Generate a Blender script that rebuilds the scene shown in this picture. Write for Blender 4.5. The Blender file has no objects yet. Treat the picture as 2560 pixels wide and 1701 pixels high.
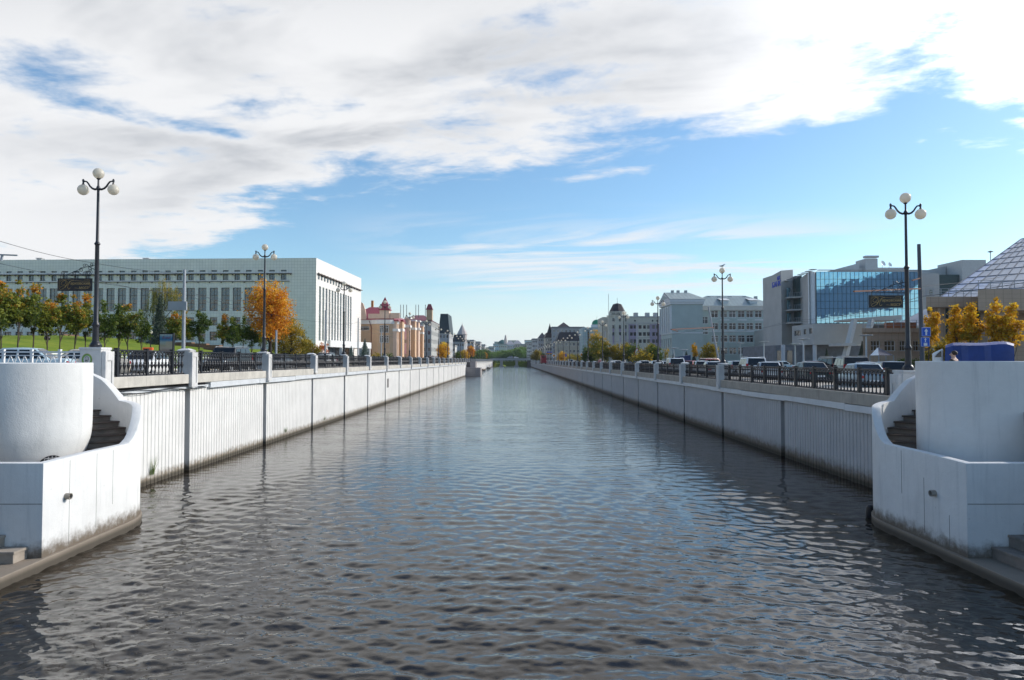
import bpy, bmesh, math, random
import numpy as np
from mathutils import Vector, Matrix
R = math.radians
rnd = random.Random(7)
sc = bpy.context.scene
COL = sc.collection
# ------------------------------------------------------------------ camera
EYE = 5.3; F = 1707.0; HORY = 901.0
PITCH = math.atan((HORY - 850.5) / F)
cam_d = bpy.data.cameras.new('camera'); cam = bpy.data.objects.new('camera', cam_d); COL.objects.link(cam)
cam_d.sensor_width = 36; cam_d.lens = 36 * F / 2560; cam_d.clip_start = .1; cam_d.clip_end = 6000
cam.location = (0, 0, EYE); cam.rotation_euler = (R(90) + PITCH, 0, 0)
sc.camera = cam
sc.view_settings.view_transform = 'Standard'; sc.view_settings.look = 'None'
sc.view_settings.exposure = .6; sc.view_settings.gamma = 1
sc.cycles.max_bounces = 8; sc.cycles.transparent_max_bounces = 8
sc.cycles.caustics_reflective = False; sc.cycles.caustics_refractive = False
sc.cycles.use_denoising = True
# ------------------------------------------------------------------ sun and sky
SUN_EL = R(30); SUN_AZ = R(17)            # azimuth measured from +X towards +Y
SD = Vector((math.cos(SUN_AZ) * math.cos(SUN_EL), math.sin(SUN_AZ) * math.cos(SUN_EL), math.sin(SUN_EL)))
sun_d = bpy.data.lights.new('sun', 'SUN'); sun = bpy.data.objects.new('sun', sun_d); COL.objects.link(sun)
sun_d.energy = 2.2; sun_d.angle = R(.53); sun_d.color = (1, .925, .82)
sun.rotation_euler = (-SD).to_track_quat('-Z', 'Y').to_euler()

class NT:
    def __init__(s, tree): s.t = tree; s.n = tree.nodes; s.l = tree.links
    def node(s, typ, **kw):
        n = s.n.new(typ)
        for k, v in kw.items(): setattr(n, k, v)
        return n
    def put(s, sock, v):
        if isinstance(v, bpy.types.NodeSocket): s.l.new(v, sock)
        elif v is not None: sock.default_value = v
    def m(s, op, a, b=None, c=None, clamp=False):
        n = s.node('ShaderNodeMath', operation=op, use_clamp=clamp)
        for i, v in enumerate((a, b, c)):
            if v is not None: s.put(n.inputs[i], v)
        return n.outputs[0]
    def ss(s, x, lo, hi):
        n = s.node('ShaderNodeMapRange', interpolation_type='SMOOTHSTEP')
        s.put(n.inputs[0], x); n.inputs[1].default_value = lo; n.inputs[2].default_value = hi
        return n.outputs[0]
    def lin(s, x, lo, hi, a=0., b=1.):
        n = s.node('ShaderNodeMapRange')
        s.put(n.inputs[0], x); n.inputs[1].default_value = lo; n.inputs[2].default_value = hi
        n.inputs[3].default_value = a; n.inputs[4].default_value = b
        return n.outputs[0]
    def mix(s, f, a, b, blend='MIX'):
        n = s.node('ShaderNodeMix', data_type='RGBA', blend_type=blend)
        s.put(n.inputs[0], f); s.put(n.inputs[6], c4(a)); s.put(n.inputs[7], c4(b))
        return n.outputs[2]
    def noise(s, vec, scale, detail=4, rough=.55, dist=0.):
        n = s.node('ShaderNodeTexNoise')
        if vec is not None: s.l.new(vec, n.inputs['Vector'])
        n.inputs['Scale'].default_value = scale; n.inputs['Detail'].default_value = detail
        n.inputs['Roughness'].default_value = rough; n.inputs['Distortion'].default_value = dist
        return n.outputs['Fac']
    def xyz(s, x, y, z):
        n = s.node('ShaderNodeCombineXYZ')
        for i, v in enumerate((x, y, z)): s.put(n.inputs[i], v)
        return n.outputs[0]
    def sep(s, v):
        n = s.node('ShaderNodeSeparateXYZ'); s.l.new(v, n.inputs[0]); return n.outputs
    def vscale(s, v, sc3, rot=(0, 0, 0)):
        n = s.node('ShaderNodeMapping'); s.l.new(v, n.inputs[0]); n.inputs['Scale'].default_value = sc3
        n.inputs['Rotation'].default_value = rot
        return n.outputs[0]
def c4(c):
    if isinstance(c, bpy.types.NodeSocket) or c is None: return c
    return (c[0], c[1], c[2], 1.0) if len(c) == 3 else c

world = bpy.data.worlds.new('World'); sc.world = world; world.use_nodes = True
w = NT(world.node_tree); w.n.clear()
sky = w.node('ShaderNodeTexSky', sky_type='NISHITA', sun_disc=False)
sky.sun_elevation = SUN_EL; sky.sun_rotation = R(90) - SUN_AZ
sky.air_density = 1.0; sky.dust_density = .6; sky.ozone_density = 1.6; sky.altitude = 60
tc = w.node('ShaderNodeTexCoord'); D = tc.outputs['Generated']
dx, dy, dz = w.sep(D)
zz = w.m('ADD', w.m('MAXIMUM', dz, 0.), .06)
u = w.m('DIVIDE', dx, zz); v = w.m('DIVIDE', dy, zz)
# cloud-layer coordinates, turned a little so that streaks run along the cloud band
al = w.m('SUBTRACT', u, w.m('MULTIPLY', v, .28)); ac = w.m('ADD', v, w.m('MULTIPLY', u, .28))
P1 = w.xyz(w.m('MULTIPLY', al, .55), ac, 3.7)
P2 = w.xyz(w.m('MULTIPLY', al, .8), ac, 1.3)
n_big = w.noise(P1, 1.3, 7, .58, .35)
n_mid = w.noise(P2, 3.4, 8, .62, .25)
n_fin = w.noise(P2, 11., 6, .6, .2)
nn = w.m('ADD', w.m('MULTIPLY', w.m('SUBTRACT', n_big, .5), 1.7), w.m('MULTIPLY', w.m('SUBTRACT', n_mid, .5), 1.45))
nn = w.m('ADD', nn, w.m('MULTIPLY', w.m('SUBTRACT', n_fin, .5), .34))
left = w.m('MULTIPLY', w.m('MAXIMUM', w.m('SUBTRACT', w.m('MULTIPLY', u, -1.), 1.0), 0.), .8)
edge = w.m('SUBTRACT', w.m('ADD', w.m('SUBTRACT', 2.84, w.m('MULTIPLY', u, .28)), left), v)
edge = w.m('MINIMUM', edge, .55)
edge = w.m('SUBTRACT', edge, w.m('MULTIPLY', w.ss(u, .5, 1.5), .07))
edge = w.m('SUBTRACT', edge, w.m('MULTIPLY', w.m('SUBTRACT', 1., w.ss(v, .2, 1.95)), .66))   # the band ends overhead: open sky behind
def gap(cu, cv, du, dv, la, lp, amt):
    a = w.m('ADD', w.m('MULTIPLY', w.m('SUBTRACT', u, cu), du), w.m('MULTIPLY', w.m('SUBTRACT', v, cv), dv))
    p = w.m('SUBTRACT', w.m('MULTIPLY', w.m('SUBTRACT', u, cu), dv), w.m('MULTIPLY', w.m('SUBTRACT', v, cv), du))
    e = w.m('ADD', w.m('POWER', w.m('DIVIDE', a, la), 2.), w.m('POWER', w.m('DIVIDE', p, lp), 2.))
    return w.m('MULTIPLY', w.m('EXPONENT', w.m('MULTIPLY', e, -1.)), amt)
for g in ((-1.42, 1.95, .25, .97, .24, .2, .4), (-1.12, 2.42, .75, .66, .4, .1, .42), (1.28, 2.02, .8, .6, .3, .16, .42), (1.5, 2.3, .9, .4, .34, .07, .45)):
    edge = w.m('SUBTRACT', edge, gap(*g))
dens = w.ss(w.m('ADD', edge, nn), -.12, .42)
# high thin wisps below the band
nw = w.noise(w.xyz(w.m('MULTIPLY', al, .5), w.m('MULTIPLY', ac, 1.5), 9.1), 1.15, 6, .6, .7)
wm = w.m('MULTIPLY', w.ss(v, 3.3, 4.3), w.m('SUBTRACT', 1., w.ss(v, 5.6, 7.2)))
wm = w.m('MULTIPLY', wm, w.m('MULTIPLY', w.ss(u, -1.3, .1), w.m('SUBTRACT', 1., w.ss(u, 1.5, 2.6))))
wisp = w.m('MULTIPLY', w.m('MULTIPLY', w.ss(nw, .41, .64), wm), .95)
# sky colour: the physical sky, a touch more saturated (the photograph is graded that way)
hs = w.node('ShaderNodeHueSaturation'); w.l.new(sky.outputs[0], hs.inputs['Color'])
hs.inputs['Saturation'].default_value = 1.06; hs.inputs['Value'].default_value = 1.0
skyc = w.mix(1., hs.outputs[0], (.89, 1.05, 1.10), 'MULTIPLY')
# clouds: lit by the sun, brighter towards it, greyer where thick
sdot = w.m('ADD', w.m('ADD', w.m('MULTIPLY', dx, SD.x), w.m('MULTIPLY', dy, SD.y)), w.m('MULTIPLY', dz, SD.z))
glow = w.m('POWER', w.m('MAXIMUM', sdot, 0.), 9.)
n_sh = w.noise(w.xyz(w.m('MULTIPLY', al, .45), w.m('MULTIPLY', ac, 1.1), 6.2), 1.5, 5, .55, .4)
thick = w.m('MULTIPLY', w.ss(w.m('ADD', edge, w.m('MULTIPLY', nn, .5)), .1, .8), w.ss(n_sh, .36, .58))
thick = w.m('MULTIPLY', thick, w.ss(u, -2.8, -.6))
thick = w.m('MULTIPLY', thick, w.m('SUBTRACT', 1., w.m('MULTIPLY', w.ss(u, .2, 1.1), .75)))
over = w.m('MULTIPLY', w.m('SUBTRACT', 1., w.ss(v, .9, 1.95)), w.m('SUBTRACT', 1., w.m('MULTIPLY', w.ss(u, .3, 1.2), .7)))   # undersides overhead are grey
thick = w.m('MAXIMUM', thick, w.m('MULTIPLY', over, .95))
CL = 5.75
cc = w.mix(thick, (CL, CL * 1.01, CL * 1.03), (CL * .49, CL * .525, CL * .585))
cc = w.mix(1., cc, w.xyz(*[w.m('ADD', 1.0, w.m('MULTIPLY', glow, 9.))] * 3), 'MULTIPLY')
col = w.mix(wisp, skyc, (CL * .93, CL * .98, CL * 1.04))
hz = w.m('MULTIPLY', w.m('SUBTRACT', 1., w.ss(dz, .0, .135)), .9)
col = w.mix(hz, col, (CL * .96, CL * 1.03, CL * 1.08))
col = w.mix(dens, col, cc)
bg = w.node('ShaderNodeBackground'); bg.inputs['Strength'].default_value = .105
w.l.new(col, bg.inputs['Color'])
wo = w.node('ShaderNodeOutputWorld'); w.l.new(bg.outputs[0], wo.inputs['Surface'])

# ------------------------------------------------------------------ helpers
def ray(px, py):
    x = (px - 1280) / F; y = -(py - 850.5) / F
    c, s = math.cos(PITCH), math.sin(PITCH)
    return Vector((x, c - y * s, s + y * c))
def at(px, py, Y):
    d = ray(px, py); k = Y / d.y
    return Vector((d.x * k, Y, EYE + d.z * k))
def zat(py, Y): return at(1280, py, Y).z
def xat(px, Y): return at(px, 901, Y).x
def xz(px, py, Y):
    p = at(px, py, Y); return p.x, p.z
WL = {}
def empty(name, loc=(0, 0, 0), rz=0):
    o = bpy.data.objects.new(name, None); COL.objects.link(o); o.empty_display_size = .3
    o.location = loc; o.rotation_euler = (0, 0, rz); WL[o.name] = Vector(loc); return o
def T(o, label, cat, group=None):
    o['label'] = label; o['category'] = cat
    if group: o['group'] = group
    return o
def S(o, kind='structure'): o['kind'] = kind; return o
KIDS = {}
def adopt(o, parent):
    if parent is not None:
        o.parent = parent; KIDS.setdefault(parent.name, []).append(o)
def copy_tree(o, parent=None):
    c = o.copy(); COL.objects.link(c)
    if parent is not None: c.parent = parent
    for ch in list(KIDS.get(o.name, [])): KIDS.setdefault(c.name, []).append(copy_tree(ch, c))
    return c
def inst(proto, name, label, cat, group, loc, rz=0, scale=None):
    c = copy_tree(proto); c.location = loc; c.rotation_euler = (0, 0, rz)
    if scale: c.scale = scale if isinstance(scale, tuple) else (scale,) * 3
    T(c, label, cat, group); return c

class MB:
    def __init__(s): s.v = []; s.f = []; s.mi = []
    def add(s, vs, fs, mi=0):
        b = len(s.v); s.v += [tuple(p) for p in vs]
        for f in fs: s.f.append(tuple(i + b for i in f)); s.mi.append(mi)
        return s
    def poly(s, pts, mi=0): return s.add(pts, [tuple(range(len(pts)))], mi)
    def box(s, x0, x1, y0, y1, z0, z1, mi=0):
        if x0 > x1: x0, x1 = x1, x0
        if y0 > y1: y0, y1 = y1, y0
        return s.add([(x0, y0, z0), (x1, y0, z0), (x1, y1, z0), (x0, y1, z0), (x0, y0, z1), (x1, y0, z1), (x1, y1, z1), (x0, y1, z1)],
              [(0, 3, 2, 1), (4, 5, 6, 7), (0, 1, 5, 4), (1, 2, 6, 5), (2, 3, 7, 6), (3, 0, 4, 7)], mi)
    def prism(s, pts, z0, z1, mi=0):
        n = len(pts)
        za = z0 if isinstance(z0, (list, tuple)) else [z0] * n
        zb = z1 if isinstance(z1, (list, tuple)) else [z1] * n
        vs = [(p[0], p[1], za[i]) for i, p in enumerate(pts)] + [(p[0], p[1], zb[i]) for i, p in enumerate(pts)]
        fs = [tuple(range(n - 1, -1, -1)), tuple(range(n, 2 * n))] + [(i, (i + 1) % n, n + (i + 1) % n, n + i) for i in range(n)]
        return s.add(vs, fs, mi)
    def bar(s, a, b, w, h=None, mi=0):
        a = Vector(a); b = Vector(b); d = (b - a).normalized(); h = h or w
        up = Vector((0, 0, 1)) if abs(d.z) < .95 else Vector((0, 1, 0))
        sx = d.cross(up).normalized() * (w / 2); sy = d.cross(sx).normalized() * (h / 2)
        vs = [p + i * sx + j * sy for p in (a, b) for i, j in ((-1, -1), (1, -1), (1, 1), (-1, 1))]
        return s.add(vs, [(0, 1, 2, 3), (7, 6, 5, 4), (0, 4, 5, 1), (1, 5, 6, 2), (2, 6, 7, 3), (3, 7, 4, 0)], mi)
    def tube(s, pts, r, n=8, mi=0, cap=True):
        pts = [Vector(p) for p in pts]; m = len(pts); rs = r if isinstance(r, (list, tuple)) else [r] * m
        vs = []; prev = None
        for i, p in enumerate(pts):
            d = (pts[min(i + 1, m - 1)] - pts[max(i - 1, 0)])
            d = d.normalized() if d.length > 1e-9 else Vector((0, 0, 1))
            if prev is None:
                a = d.cross(Vector((0, 0, 1)) if abs(d.z) < .9 else Vector((1, 0, 0))).normalized()
            else: a = (prev - d * prev.dot(d)).normalized()
            prev = a; b = d.cross(a)
            for k in range(n):
                t = 2 * math.pi * k / n; vs.append(p + (a * math.cos(t) + b * math.sin(t)) * rs[i])
        fs = [(i * n + k, i * n + (k + 1) % n, (i + 1) * n + (k + 1) % n, (i + 1) * n + k) for i in range(m - 1) for k in range(n)]
        if cap: fs += [tuple(range(n - 1, -1, -1)), tuple(range((m - 1) * n, m * n))]
        return s.add(vs, fs, mi)
    def lathe(s, c, prof, n=12, mi=0, cap=True):
        vs = [(c[0] + r * math.cos(2 * math.pi * k / n), c[1] + r * math.sin(2 * math.pi * k / n), c[2] + z) for r, z in prof for k in range(n)]
        m = len(prof)
        fs = [(i * n + k, i * n + (k + 1) % n, (i + 1) * n + (k + 1) % n, (i + 1) * n + k) for i in range(m - 1) for k in range(n)]
        if cap: fs += [tuple(range(n - 1, -1, -1)), tuple(range((m - 1) * n, m * n))]
        return s.add(vs, fs, mi)
    def sphere(s, c, r, n=14, m=9, mi=0):
        r3 = r if isinstance(r, tuple) else (r, r, r)
        vs = [(c[0], c[1], c[2] - r3[2])]
        for j in range(1, m):
            t = -math.pi / 2 + math.pi * j / m
            for k in range(n):
                a = 2 * math.pi * k / n
                vs.append((c[0] + r3[0] * math.cos(t) * math.cos(a), c[1] + r3[1] * math.cos(t) * math.sin(a), c[2] + r3[2] * math.sin(t)))
        vs.append((c[0], c[1], c[2] + r3[2])); e = len(vs) - 1
        fs = [(0, 1 + (k + 1) % n, 1 + k) for k in range(n)]
        for j in range(m - 2):
            fs += [(1 + j * n + k, 1 + j * n + (k + 1) % n, 1 + (j + 1) * n + (k + 1) % n, 1 + (j + 1) * n + k) for k in range(n)]
        fs += [(e, 1 + (m - 2) * n + k, 1 + (m - 2) * n + (k + 1) % n) for k in range(n)]
        return s.add(vs, fs, mi)
    def mesh(s, name, mats, smooth=None, bevel=0, off=None):
        me = bpy.data.meshes.new(name)
        vs = s.v if off is None else [(p[0] - off[0], p[1] - off[1], p[2] - off[2]) for p in s.v]
        me.from_pydata(vs, [], s.f); me.update()
        for m in (mats if isinstance(mats, (list, tuple)) else [mats]): me.materials.append(m)
        me.polygons.foreach_set('material_index', s.mi)
        bm = bmesh.new(); bm.from_mesh(me)
        bmesh.ops.recalc_face_normals(bm, faces=bm.faces)
        if bevel:
            es = [e for e in bm.edges if len(e.link_faces) == 2 and e.calc_face_angle(0) > .6]
            bmesh.ops.bevel(bm, geom=es, offset=bevel, segments=2, affect='EDGES', profile=.5)
        bm.to_mesh(me); bm.free()
        if smooth is not None:
            me.polygons.foreach_set('use_smooth', [True] * len(me.polygons)); me.set_sharp_from_angle(angle=R(smooth))
        return me
    def build(s, name, mats, parent=None, smooth=None, bevel=0):
        """vertices are world points; the object is linked and parented so that they stay there"""
        base = WL[parent.name] if parent is not None else Vector((0, 0, 0))
        if parent is None:
            xs = [p[0] for p in s.v]; ys = [p[1] for p in s.v]; zs = [p[2] for p in s.v]
            base = Vector(((min(xs) + max(xs)) / 2, (min(ys) + max(ys)) / 2, min(zs)))
        me = s.mesh(name, mats, smooth, bevel, base)
        o = bpy.data.objects.new(name, me); COL.objects.link(o)
        if parent is None: o.location = base
        adopt(o, parent); WL[o.name] = Vector(base)
        return o
def link(name, me, parent=None, loc=(0, 0, 0), rz=0):
    """link a mesh given in its own coordinates; loc is a world point"""
    o = bpy.data.objects.new(name, me); COL.objects.link(o)
    base = WL[parent.name] if parent is not None else Vector((0, 0, 0))
    o.location = Vector(loc) - base; o.rotation_euler = (0, 0, rz); adopt(o, parent); WL[o.name] = Vector(loc)
    return o

# ------------------------------------------------------------------ materials
MATS = {}
def mk(name, col, rough=.8, var=.12, scale=1.5, bump=0., bscale=20., metal=0., spec=.4, streak=0., coat=0.):
    if name in MATS: return MATS[name]
    m = bpy.data.materials.new(name); m.use_nodes = True; t = NT(m.node_tree)
    b = t.n['Principled BSDF']; MATS[name] = m
    b.inputs['Roughness'].default_value = rough; b.inputs['Metallic'].default_value = metal
    b.inputs['Specular IOR Level'].default_value = spec; b.inputs['Coat Weight'].default_value = coat
    b.inputs['Coat Roughness'].default_value = .06
    tcn = t.node('ShaderNodeTexCoord'); P = tcn.outputs['Object']
    c = col
    if var:
        n = t.noise(P, scale, 5, .6)
        c = t.mix(t.lin(n, .3, .7), tuple(x * (1 - var) for x in col), tuple(min(1, x * (1 + var)) for x in col))
    if streak:
        n = t.noise(t.vscale(P, (3.2, 3.2, .22)), 1.6, 5, .65)
        c = t.mix(t.m('MULTIPLY', t.ss(n, .5, .78), streak), c, tuple(x * .45 for x in col))
    t.put(b.inputs['Base Color'], c4(c))
    if bump:
        n = t.noise(P, bscale, 4, .6); bn = t.node('ShaderNodeBump'); bn.inputs['Strength'].default_value = bump
        bn.inputs['Distance'].default_value = .02; t.l.new(n, bn.inputs['Height']); t.l.new(bn.outputs[0], b.inputs['Normal'])
    return m
def glass(name, col=(.03, .04, .05), rough=.04, wob=.0, spec=.9):
    m = mk(name, col, rough, 0, spec=spec); t = NT(m.node_tree); b = t.n['Principled BSDF']
    b.inputs['IOR'].default_value = 1.6
    if wob:
        n = t.noise(t.node('ShaderNodeTexCoord').outputs['Object'], 1.1, 2, .5); bn = t.node('ShaderNodeBump')
        bn.inputs['Strength'].default_value = wob; bn.inputs['Distance'].default_value = .1
        t.l.new(n, bn.inputs['Height']); t.l.new(bn.outputs[0], b.inputs['Normal'])
    return m
def plaster(name, col, zdirt=(.3, .75), dirtc=(.16, .13, .10), pit=.5, streak=.42):
    """painted concrete: rain streaks, pits, a tide mark above the water"""
    m = bpy.data.materials.new(name); m.use_nodes = True; t = NT(m.node_tree); b = t.n['Principled BSDF']
    b.inputs['Roughness'].default_value = .75; b.inputs['Specular IOR Level'].default_value = .25
    P = t.node('ShaderNodeNewGeometry').outputs['Position']; x, y, z = t.sep(P)
    n1 = t.noise(P, .8, 6, .65); c = t.mix(t.lin(n1, .3, .7), tuple(q * .9 for q in col), tuple(min(.88, q * 1.05) for q in col))
    n2 = t.noise(t.vscale(P, (2.6, 2.6, .16)), 1.5, 6, .7)
    c = t.mix(t.m('MULTIPLY', t.ss(n2, .5, .78), streak), c, (col[0] * .5, col[1] * .52, col[2] * .54))
    oi = t.node('ShaderNodeObjectInfo'); c = t.mix(t.m('MULTIPLY', oi.outputs['Random'], .13), c, tuple(q * .55 for q in col))
    n3 = t.noise(P, 9, 3, .6); c = t.mix(t.m('MULTIPLY', t.ss(n3, .70, .76), pit), c, (.22, .2, .19))
    nz = t.m('ADD', z, t.m('MULTIPLY', t.m('SUBTRACT', t.noise(P, 3.1, 6, .7), .5), .75))
    d = t.m('SUBTRACT', 1., t.ss(nz, zdirt[0], zdirt[1])); c = t.mix(d, c, dirtc)
    wet = t.m('SUBTRACT', 1., t.ss(z, .1, .28)); c = t.mix(t.m('MULTIPLY', wet, .75), c, (.03, .028, .022))
    t.put(b.inputs['Base Color'], c)
    bn = t.node('ShaderNodeBump'); bn.inputs['Strength'].default_value = .35; bn.inputs['Distance'].default_value = .03
    t.l.new(t.m('ADD', t.noise(P, 5, 6, .65), t.m('MULTIPLY', t.noise(P, 40, 2), .25)), bn.inputs['Height']); t.l.new(bn.outputs[0], b.inputs['Normal'])
    return m
M_plast = plaster('white_plaster', (.74, .735, .72))
M_panelR = plaster('unpainted_canal_panel', (.50, .49, .49), (.2, .85), (.15, .12, .09), .25, .2)  # right bank panels: unpainted, a darker material than the left ones
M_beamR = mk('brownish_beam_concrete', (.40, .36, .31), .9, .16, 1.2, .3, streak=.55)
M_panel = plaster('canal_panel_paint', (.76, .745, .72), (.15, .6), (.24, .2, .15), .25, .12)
M_ledge = plaster('wet_ledge_concrete', (.27, .225, .18), (-.5, -.4), pit=.4)
M_stair = mk('stair_concrete', (.24, .2, .17), .9, .25, 2.5, .3)
M_nosing = mk('stair_nosing', (.10, .075, .06), .9, .2, 3)
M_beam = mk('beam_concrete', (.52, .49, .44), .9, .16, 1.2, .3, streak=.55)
M_pillar = mk('pillar_concrete', (.62, .61, .60), .85, .12, 1.5, .25, streak=.35)
M_joint = mk('joint_concrete', (.13, .115, .11), .9, .2)
M_strip = mk('cover_strip_metal', (.62, .64, .66), .5, .08, 1, streak=.2)
M_iron = mk('black_iron', (.014, .015, .02), .42, .2, spec=.5)
M_ironpost = mk('dark_lamp_paint', (.018, .018, .024), .38, .15, spec=.5)
M_globe = mk('milk_glass_globe', (.85, .80, .70), .3, .06, 6, spec=.5)
t_ = NT(M_globe.node_tree); tl_ = t_.node('ShaderNodeBsdfTranslucent'); tl_.inputs[0].default_value = (.88, .82, .72, 1); mx_ = t_.node('ShaderNodeMixShader'); mx_.inputs[0].default_value = .5
t_.l.new(t_.n['Principled BSDF'].outputs[0], mx_.inputs[1]); t_.l.new(tl_.outputs[0], mx_.inputs[2]); t_.l.new(mx_.outputs[0], t_.n['Material Output'].inputs[0])
M_black = mk('sign_black', (.012, .012, .016), .35, 0)
M_gold = mk('gold_paint', (.42, .29, .12), .4, .1, 4, metal=.3)
M_white = mk('white_paint', (.80, .80, .80), .5, .04)
M_asph = mk('asphalt', (.085, .083, .082), .9, .2, .5, .2, 30)
M_pave = mk('paving', (.42, .38, .33), .85, .15, .6, .15, 15)
M_conc = mk('grey_concrete', (.42, .42, .42), .85, .12, .8, .15, streak=.2)
M_pole = mk('grey_pole_paint', (.34, .36, .39), .55, .1)
M_dpole = mk('dark_pole_paint', (.09, .095, .11), .55, .1)
M_win = glass('window_glass', (.025, .032, .04), .04, .25)
M_frame = mk('white_window_frame', (.74, .74, .74), .5, .03)
M_dframe = mk('dark_window_frame', (.07, .06, .06), .5, .05)
M_rust = mk('rusty_bracket', (.19, .08, .05), .7, .2)
# ================================================================== the setting
XL, XR = -15.5, 14.9          # canal faces of the two banks
ZL, ZR = 4.6, 3.9             # street level left and right
YEND = 548.0
# ---- water: real waves near the camera, flattening into bump further off
def make_water():
    m = bpy.data.materials.new('canal_water'); m.use_nodes = True; t = NT(m.node_tree); b = t.n['Principled BSDF']
    b.inputs['Base Color'].default_value = (.019, .0135, .008, 1); b.inputs['Roughness'].default_value = .03
    b.inputs['IOR'].default_value = 1.55; b.inputs['Specular IOR Level'].default_value = .55
    P = t.node('ShaderNodeNewGeometry').outputs['Position']; x, y, z = t.sep(P)
    far = t.ss(y, 15, 48)
    h1 = t.noise(t.vscale(P, (.55, 1.25, 1)), 1.5, 3, .55, .2)
    h2 = t.noise(t.vscale(P, (.7, 1.2, 1)), 4.6, 3, .6, .3)
    h3 = t.noise(t.vscale(P, (.16, .35, 1)), 1., 2)
    hh = t.m('ADD', t.m('MULTIPLY', h1, t.m('ADD', t.m('MULTIPLY', far, .042), t.m('MULTIPLY', t.ss(y, 90, 190), .09))), t.m('MULTIPLY', h2, t.lin(far, 0, 1, .006, .010)))
    hh = t.m('ADD', hh, t.m('MULTIPLY', t.noise(t.vscale(P, (.8, 1.3, 1)), 15., 2, .5), .0012)); hh = t.m('MULTIPLY', hh, t.lin(h3, .3, .7, .65, 1.2))
    bn = t.node('ShaderNodeBump'); bn.inputs['Strength'].default_value = 1; bn.inputs['Distance'].default_value = 1.
    t.l.new(hh, bn.inputs['Height']); t.l.new(bn.outputs[0], b.inputs['Normal'])
    ys = [3.0]
    while ys[-1] < 130: ys.append(ys[-1] + max(.036, .036 * (ys[-1] / 13.5) ** 2))
    ys += list(np.arange(135, YEND + 130, 12.))
    ys = np.array(ys); nx = 800; xs = np.linspace(-17.5, 17.2, nx)
    X, Y = np.meshgrid(xs, ys); dyv = np.gradient(ys)[:, None]; dxs = xs[1] - xs[0]
    Z = np.zeros_like(X); r = np.random.default_rng(5); U = X.copy(); V = Y.copy()
    # slow warping breaks up the wave trains
    wx = .35 * np.sin(X * .31 + Y * .17 + 1) + .3 * np.sin(X * .13 - Y * .29)
    wy = .35 * np.sin(X * .23 - Y * .11 + 2) + .25 * np.sin(X * .41 + Y * .19)
    U = X + wx; V = Y + wy
    N = 100
    for i in range(N):
        lam = .17 * (6. ** (r.random() ** 1.3)); k = 2 * np.pi / lam
        th = r.normal(0, .62) + (.12 if i % 3 else -.25)
        amp = .0135 * lam ** 1.05 / np.sqrt(N) * 4.2 * .74
        fade = np.clip((lam / dyv - 2.2) / 2.5, 0, 1)
        ph = k * (U * np.sin(th) + V * np.cos(th)) + r.random() * 6.28
        env = .65 + .35 * np.sin(.21 * X * np.cos(i) + .17 * Y * np.sin(i * 1.7) + i)
        Z += amp * fade * env * (np.sin(ph) + .18 * np.cos(2 * ph))
    me = bpy.data.meshes.new('water'); nv = X.size
    me.vertices.add(nv); me.vertices.foreach_set('co', np.stack([X, Y, Z], -1).ravel().astype(np.float32))
    ny = len(ys); a = (np.arange(ny - 1)[:, None] * nx + np.arange(nx - 1)[None, :]).ravel()
    q = np.stack([a, a + 1, a + nx + 1, a + nx], -1).astype(np.int32); nf = len(q)
    me.loops.add(nf * 4); me.loops.foreach_set('vertex_index', q.ravel())
    me.polygons.add(nf); me.polygons.foreach_set('loop_start', np.arange(0, nf * 4, 4, dtype=np.int32))
    me.polygons.foreach_set('use_smooth', np.ones(nf, bool)); me.update(calc_edges=True); me.materials.append(m)
    o = bpy.data.objects.new('water', me); COL.objects.link(o); S(o)
make_water()

# ---- ground sheets
def grass_mat():
    m = bpy.data.materials.new('lawn_grass'); m.use_nodes = True; t = NT(m.node_tree); b = t.n['Principled BSDF']
    b.inputs['Roughness'].default_value = .9; b.inputs['Specular IOR Level'].default_value = .1
    P = t.node('ShaderNodeNewGeometry').outputs['Position']
    n = t.noise(P, .35, 5, .65); n2 = t.noise(P, 7, 3, .7)
    c = t.mix(t.lin(n, .35, .65), (.14, .21, .018), (.27, .30, .035))
    c = t.mix(t.m('MULTIPLY', n2, .6), c, (.08, .14, .014)); t.put(b.inputs['Base Color'], c)
    bn = t.node('ShaderNodeBump'); bn.inputs['Strength'].default_value = .6; bn.inputs['Distance'].default_value = .06
    t.l.new(n2, bn.inputs['Height']); t.l.new(bn.outputs[0], b.inputs['Normal']); return m
M_grass = grass_mat()
def slab(name, x0, x1, y0, y1, z, m, depth=.5):
    o = MB().box(x0, x1, y0, y1, z - depth, z).build(name, m); S(o); return o
slab('left_ground', -1500, XL - .9, -120, YEND + 60, ZL - .18, M_asph, 5)
slab('right_ground', XR + .9, 1500, -120, YEND + 60, ZR - .16, M_asph, 5)
slab('left_pavement', XL - 3.4, XL - .75, 24.6, YEND, ZL + .02, M_pave, .4)
slab('right_pavement', XR + .75, XR + 5.6, 24.6, YEND, ZR + .02, M_pave, .4)
slab('left_bridge_approach', -60, XL + .3, -20, 23.5, ZL - .10, M_asph, .4)
slab('right_bridge_approach', XR - .3, 60, -20, 23.5, ZR - .08, M_asph, .4)
slab('left_far_pavement', -28.6, -25.9, 26, 140, ZL - .02, M_pave, .3)
slab('plaza', 62, 190, 120, 168, ZR - .02, M_pave, .3)
M_line = mk('road_paint', (.72, .72, .7), .7, .1, 3)
mbl = MB()
for k in range(60):
    mbl.poly([(-22.4, 30 + k * 8, ZL - .172), (-22.25, 30 + k * 8, ZL - .172), (-22.25, 33 + k * 8, ZL - .172), (-22.4, 33 + k * 8, ZL - .172)])
S(mbl.build('road_markings', M_line))
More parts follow.
